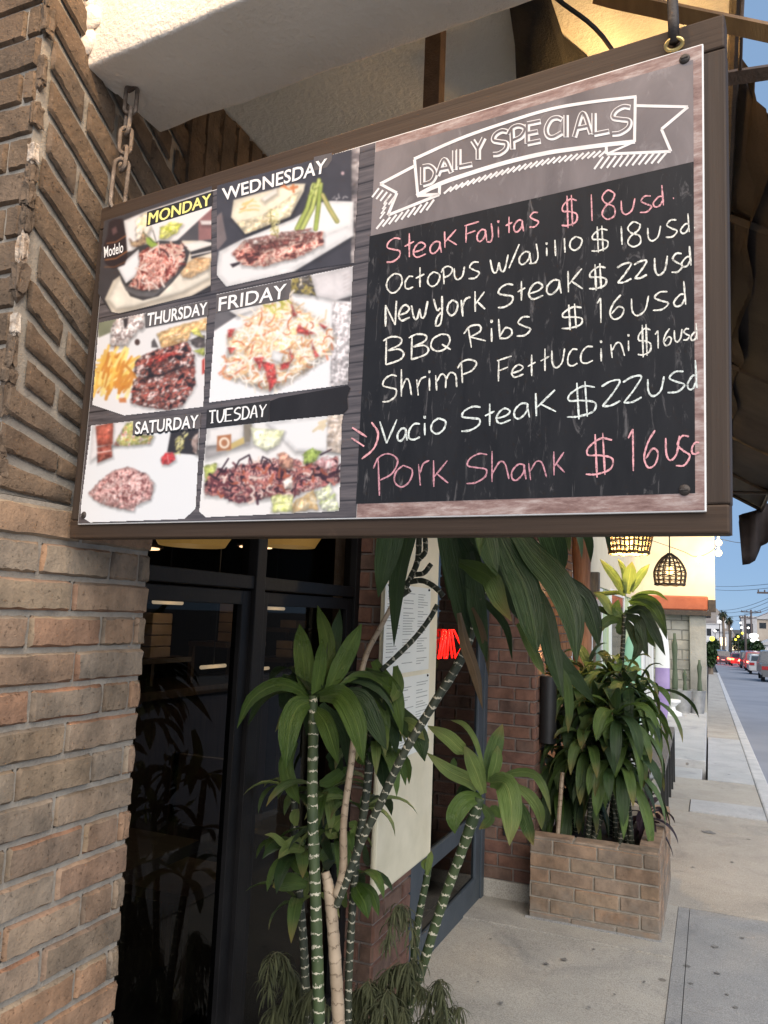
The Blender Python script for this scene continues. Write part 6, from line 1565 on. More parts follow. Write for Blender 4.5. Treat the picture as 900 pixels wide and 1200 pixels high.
# ------------------------------------------------------------------ awning over the kerb
aw = thing('awning', 'dark canvas awning on a steel frame at the right of the sign', 'awning', (.3, 4, 2.85))
mb = MB()
NX, NY = 8, 60
def aw_z(x): return 2.93 - .60 * (x - .085)
vs = []
for j in range(NY + 1):
    y = 1.95 + (8.0 - 1.95) * j / NY
    for i in range(NX + 1):
        x = .078 + .40 * i / NX
        yy = y + (0.22 * math.sin(i * .9) - .1 if j == 0 else 0)
        sag = -.035 * abs(math.sin(math.pi * (y - 1.95) / 1.5)) * math.sin(math.pi * i / NX) + .012 * mn.noise(Vector((x * 6, y * 2, 0)))
        vs.append((x, yy, aw_z(x) + sag + .03))
fs = [(j * (NX + 1) + i, j * (NX + 1) + i + 1, (j + 1) * (NX + 1) + i + 1, (j + 1) * (NX + 1) + i) for j in range(NY) for i in range(NX)]
mb.add(vs, fs); o = mb.build('canvas', 'canvas', aw, True)
so_ = o.modifiers.new('thick', 'SOLIDIFY'); so_.thickness = .004
mb = MB(); vs = []                                    # inner drop of cloth between the slab edge and the frame
for j in range(41):
    y = 1.95 + 6.05 * j / 40
    for k in range(7):
        vs.append((.095 + .02 * math.sin(j * 1.1 + k) * k / 6 + .01 * k, y, 3.02 - .026 * k - .01 * math.sin(j * .7)))
mb.add(vs, [(j * 7 + k, j * 7 + k + 1, (j + 1) * 7 + k + 1, (j + 1) * 7 + k) for j in range(40) for k in range(6)])
mb.build('canvas_drop', 'canvas', aw, True)
def rib(y, x0=.06, x1=.5, r=.016, m='steel_dark', z0=0, name='rib'):
    mb = MB(); a = Vector((x0, y, aw_z(x0) + z0)); b = Vector((x1, y, aw_z(x1) + z0))
    mb.tube([a, b], r, 4); mb.build(name, m, aw)
for y in (2.6, 4.1, 5.6, 6.9, 7.95): rib(y)
mb = MB(); mb.tube([onY(700, -6, 1.42), onY(722, 0, 1.42), onY(905, 39, 1.42), onY(960, 51, 1.42)], .019, 4); mb.build('rib', 'steel_orange_lit', aw)
mb = MB(); mb.tube([onY(835, 95, 1.62), onY(850, 92, 1.62), onY(905, 84, 1.62), onY(960, 74, 1.62)], .018, 4); mb.build('crossbar', 'steel_brown', aw)
mb = MB(); mb.tube([onY(867, 90, 1.62), onY(869, 20, 1.5), onY(870, 0, 1.5)], .004, 6); mb.build('tie_rod', 'steel_brown', aw)
mb = MB(); mb.tube([(.475, 1.5, aw_z(.475)), (.475, 8.0, aw_z(.475))], .016, 8); mb.tube([(.075, 1.5, aw_z(.075)), (.075, 8.0, aw_z(.075))], .014, 8); mb.build('purlin', 'steel_dark', aw)
mb = MB(); mb.tube([onY(853, 577, 6.9), onY(905, 578, 6.9)], .014, 6); mb.build('crossbar', 'steel_dark', aw)
mb = MB(); vs = []                                    # torn end flap
EP = [(866, 604, 612), (870, 602, 662), (878, 600, 661), (885, 598, 657), (889, 596, 648), (892, 594, 640), (898, 590, 637), (906, 588, 630), (916, 586, 634), (930, 584, 622)]
for i, (x, t_, b_) in enumerate(EP):
    for k in range(6):
        p = onY(x, t_ + (b_ - t_) * k / 5, 7.9 + .05 * math.sin(i * 1.3 + k * .4)); vs.append(p)
mb.add(vs, [(i * 6 + k, i * 6 + k + 1, (i + 1) * 6 + k + 1, (i + 1) * 6 + k) for i in range(len(EP) - 1) for k in range(5)])
o = mb.build('torn_flap', 'canvas', aw, True); so_ = o.modifiers.new('thick', 'SOLIDIFY'); so_.thickness = .004
# steel post and torn dark cloth under the overhang
def zc(px, py): return onZ(px, py, 2.998)
hb = thing('hanging_bar', 'rusty steel bar hanging from the ceiling above the sign', 'bar', zc(511, 40))
A = zc(511, 32); mb = MB(); mb.box((A.x - .02, A.y - .02, 2.3), (A.x + .02, A.y + .02, 2.999)); o = mb.build('bar', 'steel_brown', hb); bevel(o, .002)
tc_ = thing('torn_cloth', 'torn black cloth hanging from the ceiling above the middle of the sign', 'cloth', zc(625, 20))
mb = MB(); P0 = [(595, -30), (640, -20), (660, 40), (690, 65), (640, 110), (610, 60), (604, 25)]
top = [zc(x, y) + Vector((0, 0, -.004)) for x, y in P0]; low = [p + Vector((.01 * math.sin(i), .01, -.05 - .03 * (i % 3))) for i, p in enumerate(top)]
cen = sum(low, Vector()) / len(low); k = len(top)
mb.add(top + low + [cen], [(i, (i + 1) % k, k + (i + 1) % k, k + i) for i in range(k)] + [(k + i, k + (i + 1) % k, 2 * k) for i in range(k)]); mb.build('cloth', 'black_cloth', tc_, True)

# ------------------------------------------------------------------ warm lamps
MAT['wicker'] = noisy('wicker', (.13, .09, .045), (.24, .17, .085), 40, .8, .4)
MAT['wicker_grey'] = noisy('wicker_grey', (.07, .055, .045), (.13, .105, .085), 40, .8, .4)
def point(par, p, e, col=(1, .66, .28), r=.04):
    l = D.lights.new('lamp_light', 'POINT'); l.energy = e; l.color = col; l.shadow_soft_size = r
    lo = D.objects.new('lamp_light', l); COL.objects.link(lo); lo.location = p; lo.parent = par; lo.matrix_parent_inverse = par.matrix_basis.inverted()
def basket(lab, c, r_top, r_bot, h, topz, m, n_rib, n_ring, dome=0, power=8, blb='bulb_hot'):
    t = thing('pendant_lamp', lab, 'pendant lamp', c, 'woven pendant lamps outside')
    c = Vector(c); mb = MB()
    def prof(u): return (r_top + (r_bot - r_top) * u) if not dome else r_bot * (math.sin(math.pi * min(1, u * 1.25 + .02) / 2) ** .6) * (1 - .12 * max(0, u - .6) / .4)
    for k in range(n_rib):
        a = 2 * math.pi * k / n_rib
        P = [c + Vector((prof(u) * math.cos(a), prof(u) * math.sin(a), h * (1 - u))) for u in np.linspace(0, 1, 9)]
        mb.tube(P, .0065, 5)
    for k in range(n_ring):
        u = k / (n_ring - 1); rr = max(prof(u), .012)
        mb.tube([c + Vector((rr * math.cos(a), rr * math.sin(a), h * (1 - u) + .004 * math.sin(a * 9))) for a in np.linspace(0, 2 * math.pi, 33)], .006 if k < n_ring - 1 else .011, 5, cap=False)
    mb.build('lamp_shade', m, t)
    mb = MB(); mb.tube([c + Vector((0, 0, h * .55)), (c.x, c.y, topz)], .006, 6); mb.build('cord', 'black_paint', t)
    mb = MB(); mb.sphere(c + Vector((0, 0, h * .45)), .035, 14, sq=(1, 1, 1.3)); mb.build('bulb', blb, t, True)
    point(t, c + Vector((0, 0, h * .45 - .075)), power, r=.03)
c1 = onY(737, 648, 5.3); basket('bright woven basket lamp just below the sign, above the lit rosette', c1, .165, .125, .19, 3.0, 'wicker', 30, 6, power=22)
c2 = onY(785, 685, 8.0); basket('dome shaped dark wicker lamp hanging against the cream wall', c2, .05, .155, .30, 3.0, 'wicker_grey', 16, 8, dome=1, power=1.5, blb='bulb')
sg = thing('string_lights', 'string of warm globe bulbs on a black wire at the cream wall', 'string lights', onY(820, 655, 16.3))
mb = MB()
W_ = [onY(760, 632, 16.3), onY(800, 646, 16.3), onY(813, 652, 16.3), onY(826, 650, 16.3), onY(838, 642, 16.3), onY(842, 632, 16.3), onY(870, 636, 16.5), onY(905, 630, 17)]
mb.tube(spline(W_, 50), .006, 5); mb.build('wire', 'black_paint', sg)
for i, (x, y) in enumerate([(820, 655), (842, 648), (842, 636)]):
    p = onY(x, y, 16.3); mb = MB(); mb.sphere(p, .066, 14); mb.tube([p + Vector((0, 0, .05)), p + Vector((0, 0, .12))], .022, 8); b_ = mb.build('bulb', 'bulb_hot', sg, True); point(sg, p + Vector((0, .02, -.12)), 16, r=.04)
# bulbs added under the overhang, hidden by the sign, to warm the slab
s2 = thing('string_lights', 'added string of warm globe bulbs, unseen behind the sign, lighting the overhang', 'string lights', (-.1, 2.3, 2.8))
mb = MB(); pp = [(-.16, 1.72, 2.77), (-.05, 2.7, 2.75), (-.15, 4.0, 2.72)]
mb.tube(spline([Vector((-.3, 1.5, 2.95))] + [Vector(p) + Vector((0, 0, .1)) for p in pp] + [Vector((-.3, 5.2, 2.98))], 40), .005, 5); mb.build('wire', 'black_paint', s2)
for p in pp:
    mb = MB(); mb.sphere(p, .045, 12); mb.tube([Vector(p) + Vector((0, 0, .04)), Vector(p) + Vector((0, 0, .1))], .018, 8); mb.build('bulb', 'bulb', s2, True); point(s2, Vector(p) + Vector((.0, .09, .02)), 3.0 if p is pp[0] else .1, (1, .56, .19), r=.03)

s3 = thing('string_lights', 'added string of warm globe bulbs, unseen above the sidewalk, lighting the stucco beam', 'string lights', (-.7, .87, 3.5))  # bulbs added above the view to warm the beam front
mb = MB(); qq = [(-.95, .76, 3.36), (-.42, .70, 3.36)]
mb.tube(spline([Vector((-1.85, 1.04, 3.55))] + [Vector(p) + Vector((0, 0, .1)) for p in qq] + [Vector((.5, .5, 3.6))], 40), .005, 5); mb.build('wire', 'black_paint', s3)
for p in qq:
    mb = MB(); mb.sphere(p, .045, 12); mb.tube([Vector(p) + Vector((0, 0, .04)), Vector(p) + Vector((0, 0, .1))], .018, 8); mb.build('bulb', 'bulb', s3, True); point(s3, Vector(p) - Vector((0, 0, .08)), 13, (1, .66, .34), r=.03)

# ------------------------------------------------------------------ neighbouring shop
MAT['cream'] = noisy('cream', (.62, .55, .40), (.70, .63, .48), 3, .9, .4, 60)
MAT['band_red'] = noisy('band_red', (.30, .085, .045), (.40, .13, .07), 4, .8, .3)
MAT['mint'] = noisy('mint', (.36, .46, .30), (.45, .54, .36), 3, .7, .15)
MAT['mint_bright'] = noisy('mint_bright', (.22, .46, .33), (.28, .52, .38), 3, .5, .0)
MAT['white_paint'] = noisy('white_paint', (.62, .65, .66), (.74, .76, .76), 4, .6, .2)
MAT['purple'] = noisy('purple', (.24, .18, .38), (.33, .26, .47), 4, .4, .0)
MAT['block'] = noisy('block', (.20, .20, .185), (.38, .38, .35), 2.2, .95, .9, 24)
MAT['block_joint'] = noisy('block_joint', (.13, .13, .12), (.22, .22, .20), 5, .95, .8, 30)
MAT['old_wood'] = noisy('old_wood', (.22, .11, .07), (.36, .20, .13), 4, .9, .7, 20, stretch=(14, 14, 1.2))
MAT['rail_wood'] = noisy('rail_wood', (.12, .11, .10), (.20, .185, .17), 6, .8, .4, stretch=(20, 2, 2))
MAT['tin'] = noisy('tin', (.32, .33, .33), (.5, .5, .5), 8, .4, .2, metal=.7)
MAT['window_dark'] = noisy('window_dark', (.02, .022, .025), (.04, .045, .05), 2, .15, 0)
shop = thing('shop_building', 'mint green and cream neighbouring shop with a red brown band under its cream upper wall', 'building', (-1.3, 12, -.1))
mb = MB(); mb.box((-4.4, 7.60, -.6), (-1.32, 18.5, 4.6)); mb.build('wall', 'mint', shop)
mb = MB()
for y in np.arange(7.8, 17.2, .5): mb.box((-1.325, y, .0), (-1.30, y + .03, 3.0))
mb.build('batten', 'mint', shop)
mb = MB(); mb.box((-1.325, 7.62, 2.05), (-1.296, 16.8, 3.6)); mb.build('upper_cladding', 'cream', shop)
for (y0, y1, z0, z1, m) in ((8.1, 8.9, .2, 2.0, 'window_dark'), (9.6, 10.5, -.05, 1.95, 'window_dark'), (11.6, 13.4, .6, 2.0, 'window_dark'), (14.4, 15.4, -.1, 1.9, 'white_paint')):
    mb = MB(); mb.box((-1.33, y0, z0), (-1.298, y1, z1)); w_ = mb.build('window', m, shop)
    mb = MB(); mb.box((-1.325, y0 - .08, z0 - .08), (-1.285, y0, z1 + .08)); mb.box((-1.325, y1, z0 - .08), (-1.285, y1 + .08, z1 + .08)); mb.box((-1.325, y0, z1), (-1.285, y1, z1 + .08)); mb.build('frame', 'white_paint', w_)
mb = MB()                                              # cream upper wall across the porch end
zT = 2.06
mb.box((-3.0, 16.9, zT), (.13, 22, 4.8)); mb.build('upper_wall', 'cream', shop)
mb = MB(); mb.box((-3.0, 16.86, 1.9), (.0, 16.9 + .12, zT + .13)); o = mb.build('band', 'band_red', shop); bevel(o, .03)
mb = MB(); mb.box((.002, 16.84, 1.88), (.14, 17.3, zT + .06)); mb.box((-3.0, 16.8, 1.80), (.05, 22, 1.895)); mb.build('soffit', 'steel_dark', shop)
mb = MB(); mb.box((-1.3, 17.0, -.6), (-.05, 17.2, 1.8)); bw = mb.build('block_wall', 'block_joint', shop)
mb = MB(); z = -.1; k = 0
while z < 1.75:
    x = -1.1 - (.2 if k % 2 else 0)
    while x < -.4:
        xe = min(x + .385, -.365)
        brick(mb, [Vector((x, 17, z)), Vector((xe, 17, z)), Vector((xe, 17, z + .185)), Vector((x, 17, z + .185))], Ym, .012, bev=.008, jit=.006); x += .4
    z += .2; k += 1
mb.build('block', 'block', bw)
mb = MB(); mb.box((-.36, 16.9, -.6), (-.045, 17.0, 1.8)); o = mb.build('pilaster', 'block', bw); bevel(o, .015)
mb = MB(); mb.box((-1.3, 10.9, -.6), (-.06, 17.3, -.10)); mb.box((-1.3, 9.9, -.6), (-.1, 10.89, -.2)); o = mb.build('porch_floor', 'concrete_pale', shop); bevel(o, .01)
for i, (px, w) in enumerate(((748, .085), (760, .07))):
    mb = MB(); a = onY(px, 760, 12.5 + .7 * i); mb.box((a.x - w, a.y - w, -.2), (a.x + w, a.y + w, 1.95))
    for q in range(3): mb.box((a.x - w + .03 + q * w * .6, a.y - w - .008, -.1), (a.x - w + .05 + q * w * .6, a.y - w + .001, 1.9))
    mb.build('column', 'white_paint', shop)
def onG(px, py, Yd): return onY(px, py, Yd)
def board(lab, px, Yd, z0, z1, w, m, m2=None):
    a = onY(px, 780, Yd); t = thing('surfboard', lab, 'surfboard', (a.x, a.y, z0))
    mb = MB(); n = 17; vs = []
    for i in range(n):
        u = i / (n - 1); ww = w * (max(0, 1 - abs(2 * u - 1) ** 2.6)) ** .5; zz = z0 + (z1 - z0) * u
        for k in range(12):
            an = 2 * math.pi * k / 12; vs.append((a.x + ww * math.cos(an), a.y + .03 * (ww / w) * math.sin(an) + .12 * u, zz))
    mb.add(vs, [(i * 12 + k, i * 12 + (k + 1) % 12, (i + 1) * 12 + (k + 1) % 12, (i + 1) * 12 + k) for i in range(n - 1) for k in range(12)]); 
    if m2:
        for i in range(len(mb.f)): mb.m[i] = 1 if (i // 12) > 8 else 0
    mb.build('deck', [m, m2] if m2 else m, t, True)
board('mint green surfboard standing against the shop front', 740, 11.6, -.1, 1.48, .13, 'mint_bright')
board('purple and white surfboard standing by the block wall', 776, 14.2, -.1, 1.6, .12, 'purple', 'white_paint')
wp = thing('wooden_post', 'rough red brown wooden post behind the hanging leaves', 'post', onY(681, 700, 6.3))
a = onY(681, 700, 6.7); mb = MB(); mb.tube(spline([Vector((a.x, a.y, -.2)), Vector((a.x + .01, a.y, 1.3)), Vector((a.x - .01, a.y, 2.95))], 14), [.075 + .006 * math.sin(i * 2) for i in range(14)], 10); mb.build('post', 'old_wood', wp, 50)
mbx = thing('meter_box', 'small grey utility box on the mint green wall', 'box', onY(697, 684, 6.9))
a = onY(697, 684, 6.9); mb = MB(); mb.box((a.x - .05, a.y - .04, a.z - .1), (a.x + .04, a.y + .04, a.z + .1)); o = mb.build('case', 'rail_wood', mbx); bevel(o, .006)
mb = MB(); mb.box((a.x - .012, a.y - .02, a.z - 1.2), (a.x + .012, a.y + .01, a.z - .1)); mb.build('conduit', 'rail_wood', mbx)
rl = thing('railing', 'low railing with weathered wooden top and black posts beyond the planter', 'railing', (-.45, 8.6, -.15))
mb = MB(); vs = [(-.56, 7.6, .27), (-.38, 7.6, .26), (-.38, 9.75, .37), (-.56, 9.75, .38)]
mb.add([Vector(v) for v in vs] + [Vector(v) + Vector((0, 0, .055)) for v in vs], [(3, 2, 1, 0), (4, 5, 6, 7), (0, 1, 5, 4), (1, 2, 6, 5), (2, 3, 7, 6), (3, 0, 4, 7)]); o = mb.build('rail_top', 'rail_wood', rl); bevel(o, .006)
for y in (7.66, 8.15, 8.7, 9.2, 9.7):
    for x in ((-.40, -.54) if y in (7.66, 9.7) else (-.40,)):
        mb = MB(); mb.box((x - .022, y - .022, gz(y) - .02), (x + .022, y + .022, .28 + (y - 7.6) * .05)); mb.build('leg', 'black_paint', rl)
for (px, py0, py1, w) in ((798, 797, 828, 9), (816, 798, 829, 7.5)):
    pass
GB = 'metal bucket pots by the block wall'
def pot(lab, px, Yd, h, r, cact):
    a = onY(px, 826, Yd); z0 = -.1; t = thing('bucket_pot', lab, 'pot', (a.x, a.y, z0), GB)
    mb = MB(); mb.lathe((a.x, a.y, z0), [(r * .78, 0), (r, h), (r * 1.04, h), (r * 1.04, h + .02), (r * .9, h + .02), (r * .88, h - .03)], 20); mb.build('bucket', 'tin', t, 40)
    c = thing('cactus', cact[0], 'cactus', (a.x, a.y, z0 + h - .03)); mb = MB()
    for dx, hh, rr in cact[1]:
        P = [Vector((a.x + dx, a.y, z0 + h - .04 + hh * i / 10)) for i in range(11)]
        mb.tube(P, [rr * (.85 + .15 * math.sin(i)) * (1 if i < 9 else .6) for i in range(11)], 10)
    mb.build('stem', 'cactus', c, True)
MAT['cactus'] = noisy('cactus', (.05, .075, .05), (.09, .12, .075), 12, .8, .5, stretch=(8, 8, 1))
pot('wide tin bucket pot with the tall cactus', 799, 16.5, .42, .20, ('tall column cactus in the wide tin bucket', [(-.12, 1.15, .055), (.06, .45, .04)]))
pot('narrow tin bucket pot with the short cactus at the wall corner', 817, 16.6, .42, .16, ('short slender cactus in the narrow tin bucket', [(.05, .65, .045)]))
t = thing('stool', 'small white round stool on the porch by the purple surfboard', 'stool', onY(788, 822, 15.9))
a = onY(788, 825, 15.9); mb = MB(); mb.lathe((a.x, a.y, -.1), [(.17, 0), (.17, .05), (.06, .10), (.05, .16), (.15, .25), (.15, .29)], 18); mb.build('seat', 'white_paint', t, 40)

# ------------------------------------------------------------------ far street
def face_x(px, Yd, py=760): return onY(px, py, Yd).x
def carpaint(name, c):
    m, n, l, b = new_mat(name); b.inputs['Base Color'].default_value = (*c, 1); b.inputs['Roughness'].default_value = .3; b.inputs['Coat Weight'].default_value = .4
    v = coords(n, l); r = ramp(n, [(.3, tuple(x * .9 for x in c)), (.7, c)]); l.new(noise(n, l, v, 1.5), r.inputs[0]); l.new(r.outputs[0], b.inputs['Base Color']); MAT[name] = m
for nme, c in (('car_silver', (.10, .105, .11)), ('car_white', (.36, .37, .38)), ('car_red', (.30, .03, .03)), ('car_dark', (.03, .035, .045)), ('car_grey', (.16, .17, .18))): carpaint(nme, c)
MAT['car_glass'] = noisy('car_glass', (.02, .025, .03), (.05, .06, .07), 2, .1, 0)
MAT['tyre'] = noisy('tyre', (.01, .01, .01), (.02, .02, .02), 20, .9, .2)
MAT['tail_off'] = noisy('tail_off', (.22, .01, .01), (.32, .02, .02), 10, .3, 0)
MAT['tail_on'] = emit_mat('tail_on', (1.0, .10, .04), 6)
MAT['plate'] = noisy('plate', (.5, .5, .48), (.6, .6, .58), 10, .5, 0)
def car(lab, px, Yd, m, lit_=False, kind='sedan', grp='cars on the far street', dx=0):
    x = face_x(px, Yd) + dx; z = gz(Yd) - .13
    t = thing('parked_car' if not lit_ else 'car', lab, 'car', (x, Yd, z), grp)
    Hh = 1.45 if kind == 'sedan' else 1.75; Wd = 1.74; L = 4.3
    if kind == 'sedan': pr = [(0, .32), (.02, .85), (.5, .95), (1.0, 1.40), (2.4, Hh), (3.2, .98), (4.2, .80), (L, .35)]
    elif kind == 'suv': pr = [(0, .35), (.02, 1.0), (.25, 1.68), (2.7, Hh), (3.3, 1.08), (4.3, .95), (L + .1, .38)]
    else: pr = [(0, .45), (0, 1.05), (1.6, 1.07), (1.75, 1.72), (2.9, Hh), (3.5, 1.15), (4.6, 1.02), (4.7, .45)]
    mb = MB(); vs = []; n = len(pr)
    for sx in (-1, -.88, .88, 1):
        for (yy, zz) in pr:
            k = (1 if abs(sx) < 1 else .97); inw = .86 if zz > 1.2 else 1
            vs.append((x + sx * Wd / 2 * inw, Yd + yy, z + (zz if abs(sx) < 1 else max(zz - .05, .3))))
    fs = [(a * n + i, (a + 1) * n + i, (a + 1) * n + i + 1, a * n + i + 1) for a in range(3) for i in range(n - 1)]
    fs += [tuple(range(n)), tuple(3 * n + i for i in range(n))[::-1], tuple(a * n for a in range(4))[::-1]] + [tuple(a * n + n - 1 for a in range(4))]
    mb.add(vs, fs); mb.build('body', m, t, 35)
    ya, za, yb, zb2 = (.56, 1.0, .96, 1.36) if kind == 'sedan' else ((.06, 1.08, .22, 1.58) if kind == 'suv' else (1.66, 1.15, 1.74, 1.62))
    mb = MB(); w1, w2 = Wd * .40, Wd * .36; e = -.012
    mb.add([(x - w1, Yd + ya + e, z + za + .01), (x + w1, Yd + ya + e, z + za + .01), (x + w2, Yd + yb + e, z + zb2 + .01), (x - w2, Yd + yb + e, z + zb2 + .01), (x - w1, Yd + ya + .05, z + za - .02), (x + w1, Yd + ya + .05, z + za - .02), (x + w2, Yd + yb + .05, z + zb2 - .03), (x - w2, Yd + yb + .05, z + zb2 - .03)], [(0, 1, 2, 3), (7, 6, 5, 4), (0, 4, 5, 1), (2, 6, 7, 3)])
    for sx in (-1, 1):
        xx = x + sx * Wd / 2 * .945
        mb.add([(xx, Yd + yb + .15, z + 1.0), (xx, Yd + 3.0, z + 1.0), (xx - sx * .1, Yd + 2.6, z + 1.36), (xx - sx * .1, Yd + yb + .3, z + 1.36)], [(0, 1, 2, 3)])
    mb.build('window', 'car_glass', t)
    for sx in (-1, 1):
        mb = MB(); mb.box((x + sx * .66 - .17, Yd - .015, z + .70), (x + sx * .66 + .17, Yd + .05, z + .90)); mb.build('tail_lamp', 'tail_on' if lit_ else 'tail_off', t)
        if lit_: point(t, Vector((x + sx * .6, Yd - .25, z + .75)), 25, (1, .08, .04), .1)
        for yy in (.8, 3.4):
            mb = MB(); c = Vector((x + sx * .74, Yd + yy, z + .31)); vs = []
            for q in (-.1, .1):
                for k in range(16): a = 2 * math.pi * k / 16; vs.append(c + Vector((q, .31 * math.cos(a), .31 * math.sin(a))))
            mb.add(vs, [(k, (k + 1) % 16, 16 + (k + 1) % 16, 16 + k) for k in range(16)] + [tuple(range(16))[::-1], tuple(range(16, 32))]); mb.build('wheel', 'tyre', t)
    mb = MB(); mb.box((x - .2, Yd - .02, z + .55), (x + .2, Yd + .01, z + .67)); mb.build('licence_plate', 'plate', t)
    mb = MB(); mb.box((x - Wd * .46, Yd - .05, z + .30), (x + Wd * .46, Yd + .03, z + .50)); mb.build('bumper', m, t)
car('silver grey pickup truck parked at the right picture edge', 911, 50, 'car_silver', kind='pickup')
car('small white car parked ahead of the silver pickup', 892, 66, 'car_white')
car('dark red car parked ahead of the white car', 885, 78, 'car_red', kind='suv')
car('dark car parked ahead of the red car', 878, 88, 'car_dark', kind='suv')
car('red car with lit tail lamps in the right lane', 865.5, 100, 'car_red', True)
car('dark van with lit tail lamps in the left lane', 847, 106, 'car_dark', True, 'suv')
car('white van standing beyond the red car', 868, 122, 'car_white', False, 'suv')
car('distant red car with lit tail lamps between the two nearer ones', 857, 135, 'car_red', True)
car('far car with lit tail lamps close behind the dark van', 842.5, 125, 'car_grey', True)
car('far car with lit tail lamps just left of the red car', 858.5, 112, 'car_dark', True)
car('pale car parked at the far right beyond the dark tree', 872, 130, 'car_white')
# hill with houses
mb = MB(); vs = []; NX, NY = 50, 16
for j in range(NY + 1):
    for i in range(NX + 1):
        px = 700 + 300 * i / NX; Yd = 300 + 260 * j / NY
        p = onY(px, 760, Yd)
        ridge = np.interp(px, [700, 800, 836, 850, 862, 880, 900, 950, 1000], [705, 708, 708, 722, 745, 752, 748, 742, 740])
        zt = onY(px, ridge, 560).z
        u = j / NY; z = (gz(220) - 1) * (1 - u) + zt * u ** .9 + 1.6 * mn.noise(Vector((px * .06, Yd * .02, 0)))
        vs.append((p.x, Yd, z))
mb.add(vs, [(j * (NX + 1) + i, j * (NX + 1) + i + 1, (j + 1) * (NX + 1) + i + 1, (j + 1) * (NX + 1) + i) for j in range(NY) for i in range(NX)])
MAT['hill'] = noisy('hill', (.16, .13, .11), (.28, .24, .20), .06, .95, .4, 1)
struct(mb.build('hills', 'hill', None, True))
MAT['house_white'] = noisy('house_white', (.55, .56, .58), (.70, .70, .70), .8, .9, .1)
MAT['house_tan'] = noisy('house_tan', (.38, .32, .26), (.48, .42, .35), .8, .9, .1)
MAT['roof_tin'] = noisy('roof_tin', (.35, .35, .36), (.5, .5, .5), 2, .8, .1)
MAT['lit_window'] = emit_mat('lit_window', (1, .75, .4), 2.5)
MAT['lit_sign'] = emit_mat('lit_sign', (1, .98, .92), 1.2)
MAT['lamp_yellow'] = emit_mat('lamp_yellow', (1, .82, .08), 1.2)
MAT['lamp_white'] = emit_mat('lamp_white', (1, .95, .85), 1.6)
def house(lab, pxa, pxb, pyt, pyb, Yd, m, gable=False, lit_=0, cat='house'):
    a = onY(pxa, pyb, Yd); b = onY(pxb, pyt, Yd); t = thing('house', lab, cat, ((a.x + b.x) / 2, Yd, a.z), 'buildings along the far street')
    dp = (b.x - a.x) * 1.2 + 3; z0 = a.z - 2
    mb = MB(); mb.box((a.x, Yd, z0), (b.x, Yd + dp, b.z)); mb.build('wall', m, t)
    mb = MB()
    if gable:
        h = (b.x - a.x) * .28; o_ = .3; mx = (a.x + b.x) / 2
        vs = [(a.x - o_, Yd - o_, b.z), (b.x + o_, Yd - o_, b.z), (mx, Yd - o_, b.z + h), (a.x - o_, Yd + dp, b.z), (b.x + o_, Yd + dp, b.z), (mx, Yd + dp, b.z + h)]
        mb.add(vs, [(0, 1, 2), (5, 4, 3), (0, 2, 5, 3), (1, 4, 5, 2), (0, 3, 4, 1)])
    else: mb.box((a.x - .15, Yd - .15, b.z + .003), (b.x + .15, Yd + dp, b.z + .25))
    mb.build('roof', 'roof_tin', t)
    n = max(1, int((b.x - a.x) / 2.2)); hh = b.z - a.z
    for i in range(n):
        x = a.x + (i + .5) * (b.x - a.x) / n; w = min(.6, (b.x - a.x) / n * .28)
        mb = MB(); mb.box((x - w, Yd - .05, a.z + hh * .35), (x + w, Yd + .02, a.z + hh * .75)); mb.build('window', 'lit_window' if i < lit_ else 'window_dark', t)
house('low white house with gabled roof and a lit window at the right picture edge', 893, 925, 757, 775, 95, 'house_white', True, 1)
house('tan flat house up the slope at the right picture edge', 886, 935, 727, 742, 170, 'house_tan', True)
house('grey two storey block behind the utility poles', 869, 887, 724, 752, 150, 'roof_tin')
house('long white building behind the palms', 836, 858, 742, 764, 185, 'house_white', False, 1)
house('white house left of the palms below the hill', 826, 846, 732, 752, 240, 'house_white')
house('small pale house on the hillside behind the palms', 840, 851, 722, 730, 330, 'house_white')
house('low white shop between the palms and the dark tree', 856, 869, 752, 768, 160, 'house_white', False, 1)
for i, (px, py, w, h, c, lab) in enumerate(((883.5, 745, 4.5, 2.6, 'lit_sign', 'white lit oval sign, upper of the two by the dark tree'), (884.5, 750.5, 4.2, 2.2, 'lit_sign', 'white lit oval sign, lower of the two by the dark tree'))):
    p = onY(px, py, 98); s_ = 98 / F; t = thing('lit_sign', lab, 'sign', p)
    mb = MB(); vs = []
    for q in (0, .15):
        for k in range(20): a = 2 * math.pi * k / 20; vs.append((p.x + w * s_ * math.cos(a), p.y + q, p.z + h * s_ * math.sin(a)))
    mb.add(vs, [tuple(range(20))[::-1], tuple(range(20, 40))] + [(k, (k + 1) % 20, 20 + (k + 1) % 20, 20 + k) for k in range(20)]); mb.build('face', c, t)
    mb = MB(); mb.box((p.x - .06, p.y + .2, gz(98) - .3), (p.x + .06, p.y + .3, p.z)); mb.build('post', 'steel_dark', t)
def lampglobe(lab, px, py, Yd, r, m, n='street_lamp'):
    p = onY(px, py, Yd); t = thing(n, lab, 'street lamp', (p.x, p.y, gz(Yd) - .2), 'lit lamps along the far street')
    mb = MB(); mb.sphere(p, r * .8 * Yd / F, 12); mb.build('globe', m, t, True)
    mb = MB(); mb.tube([(p.x, p.y + .1, gz(Yd) - .3), (p.x, p.y + .1, p.z)], .05, 6); mb.build('pole', 'steel_dark', t)
lampglobe('round yellow lit lamp at the end of the grey block wall', 834.5, 748.5, 70, 3.2, 'lamp_yellow')
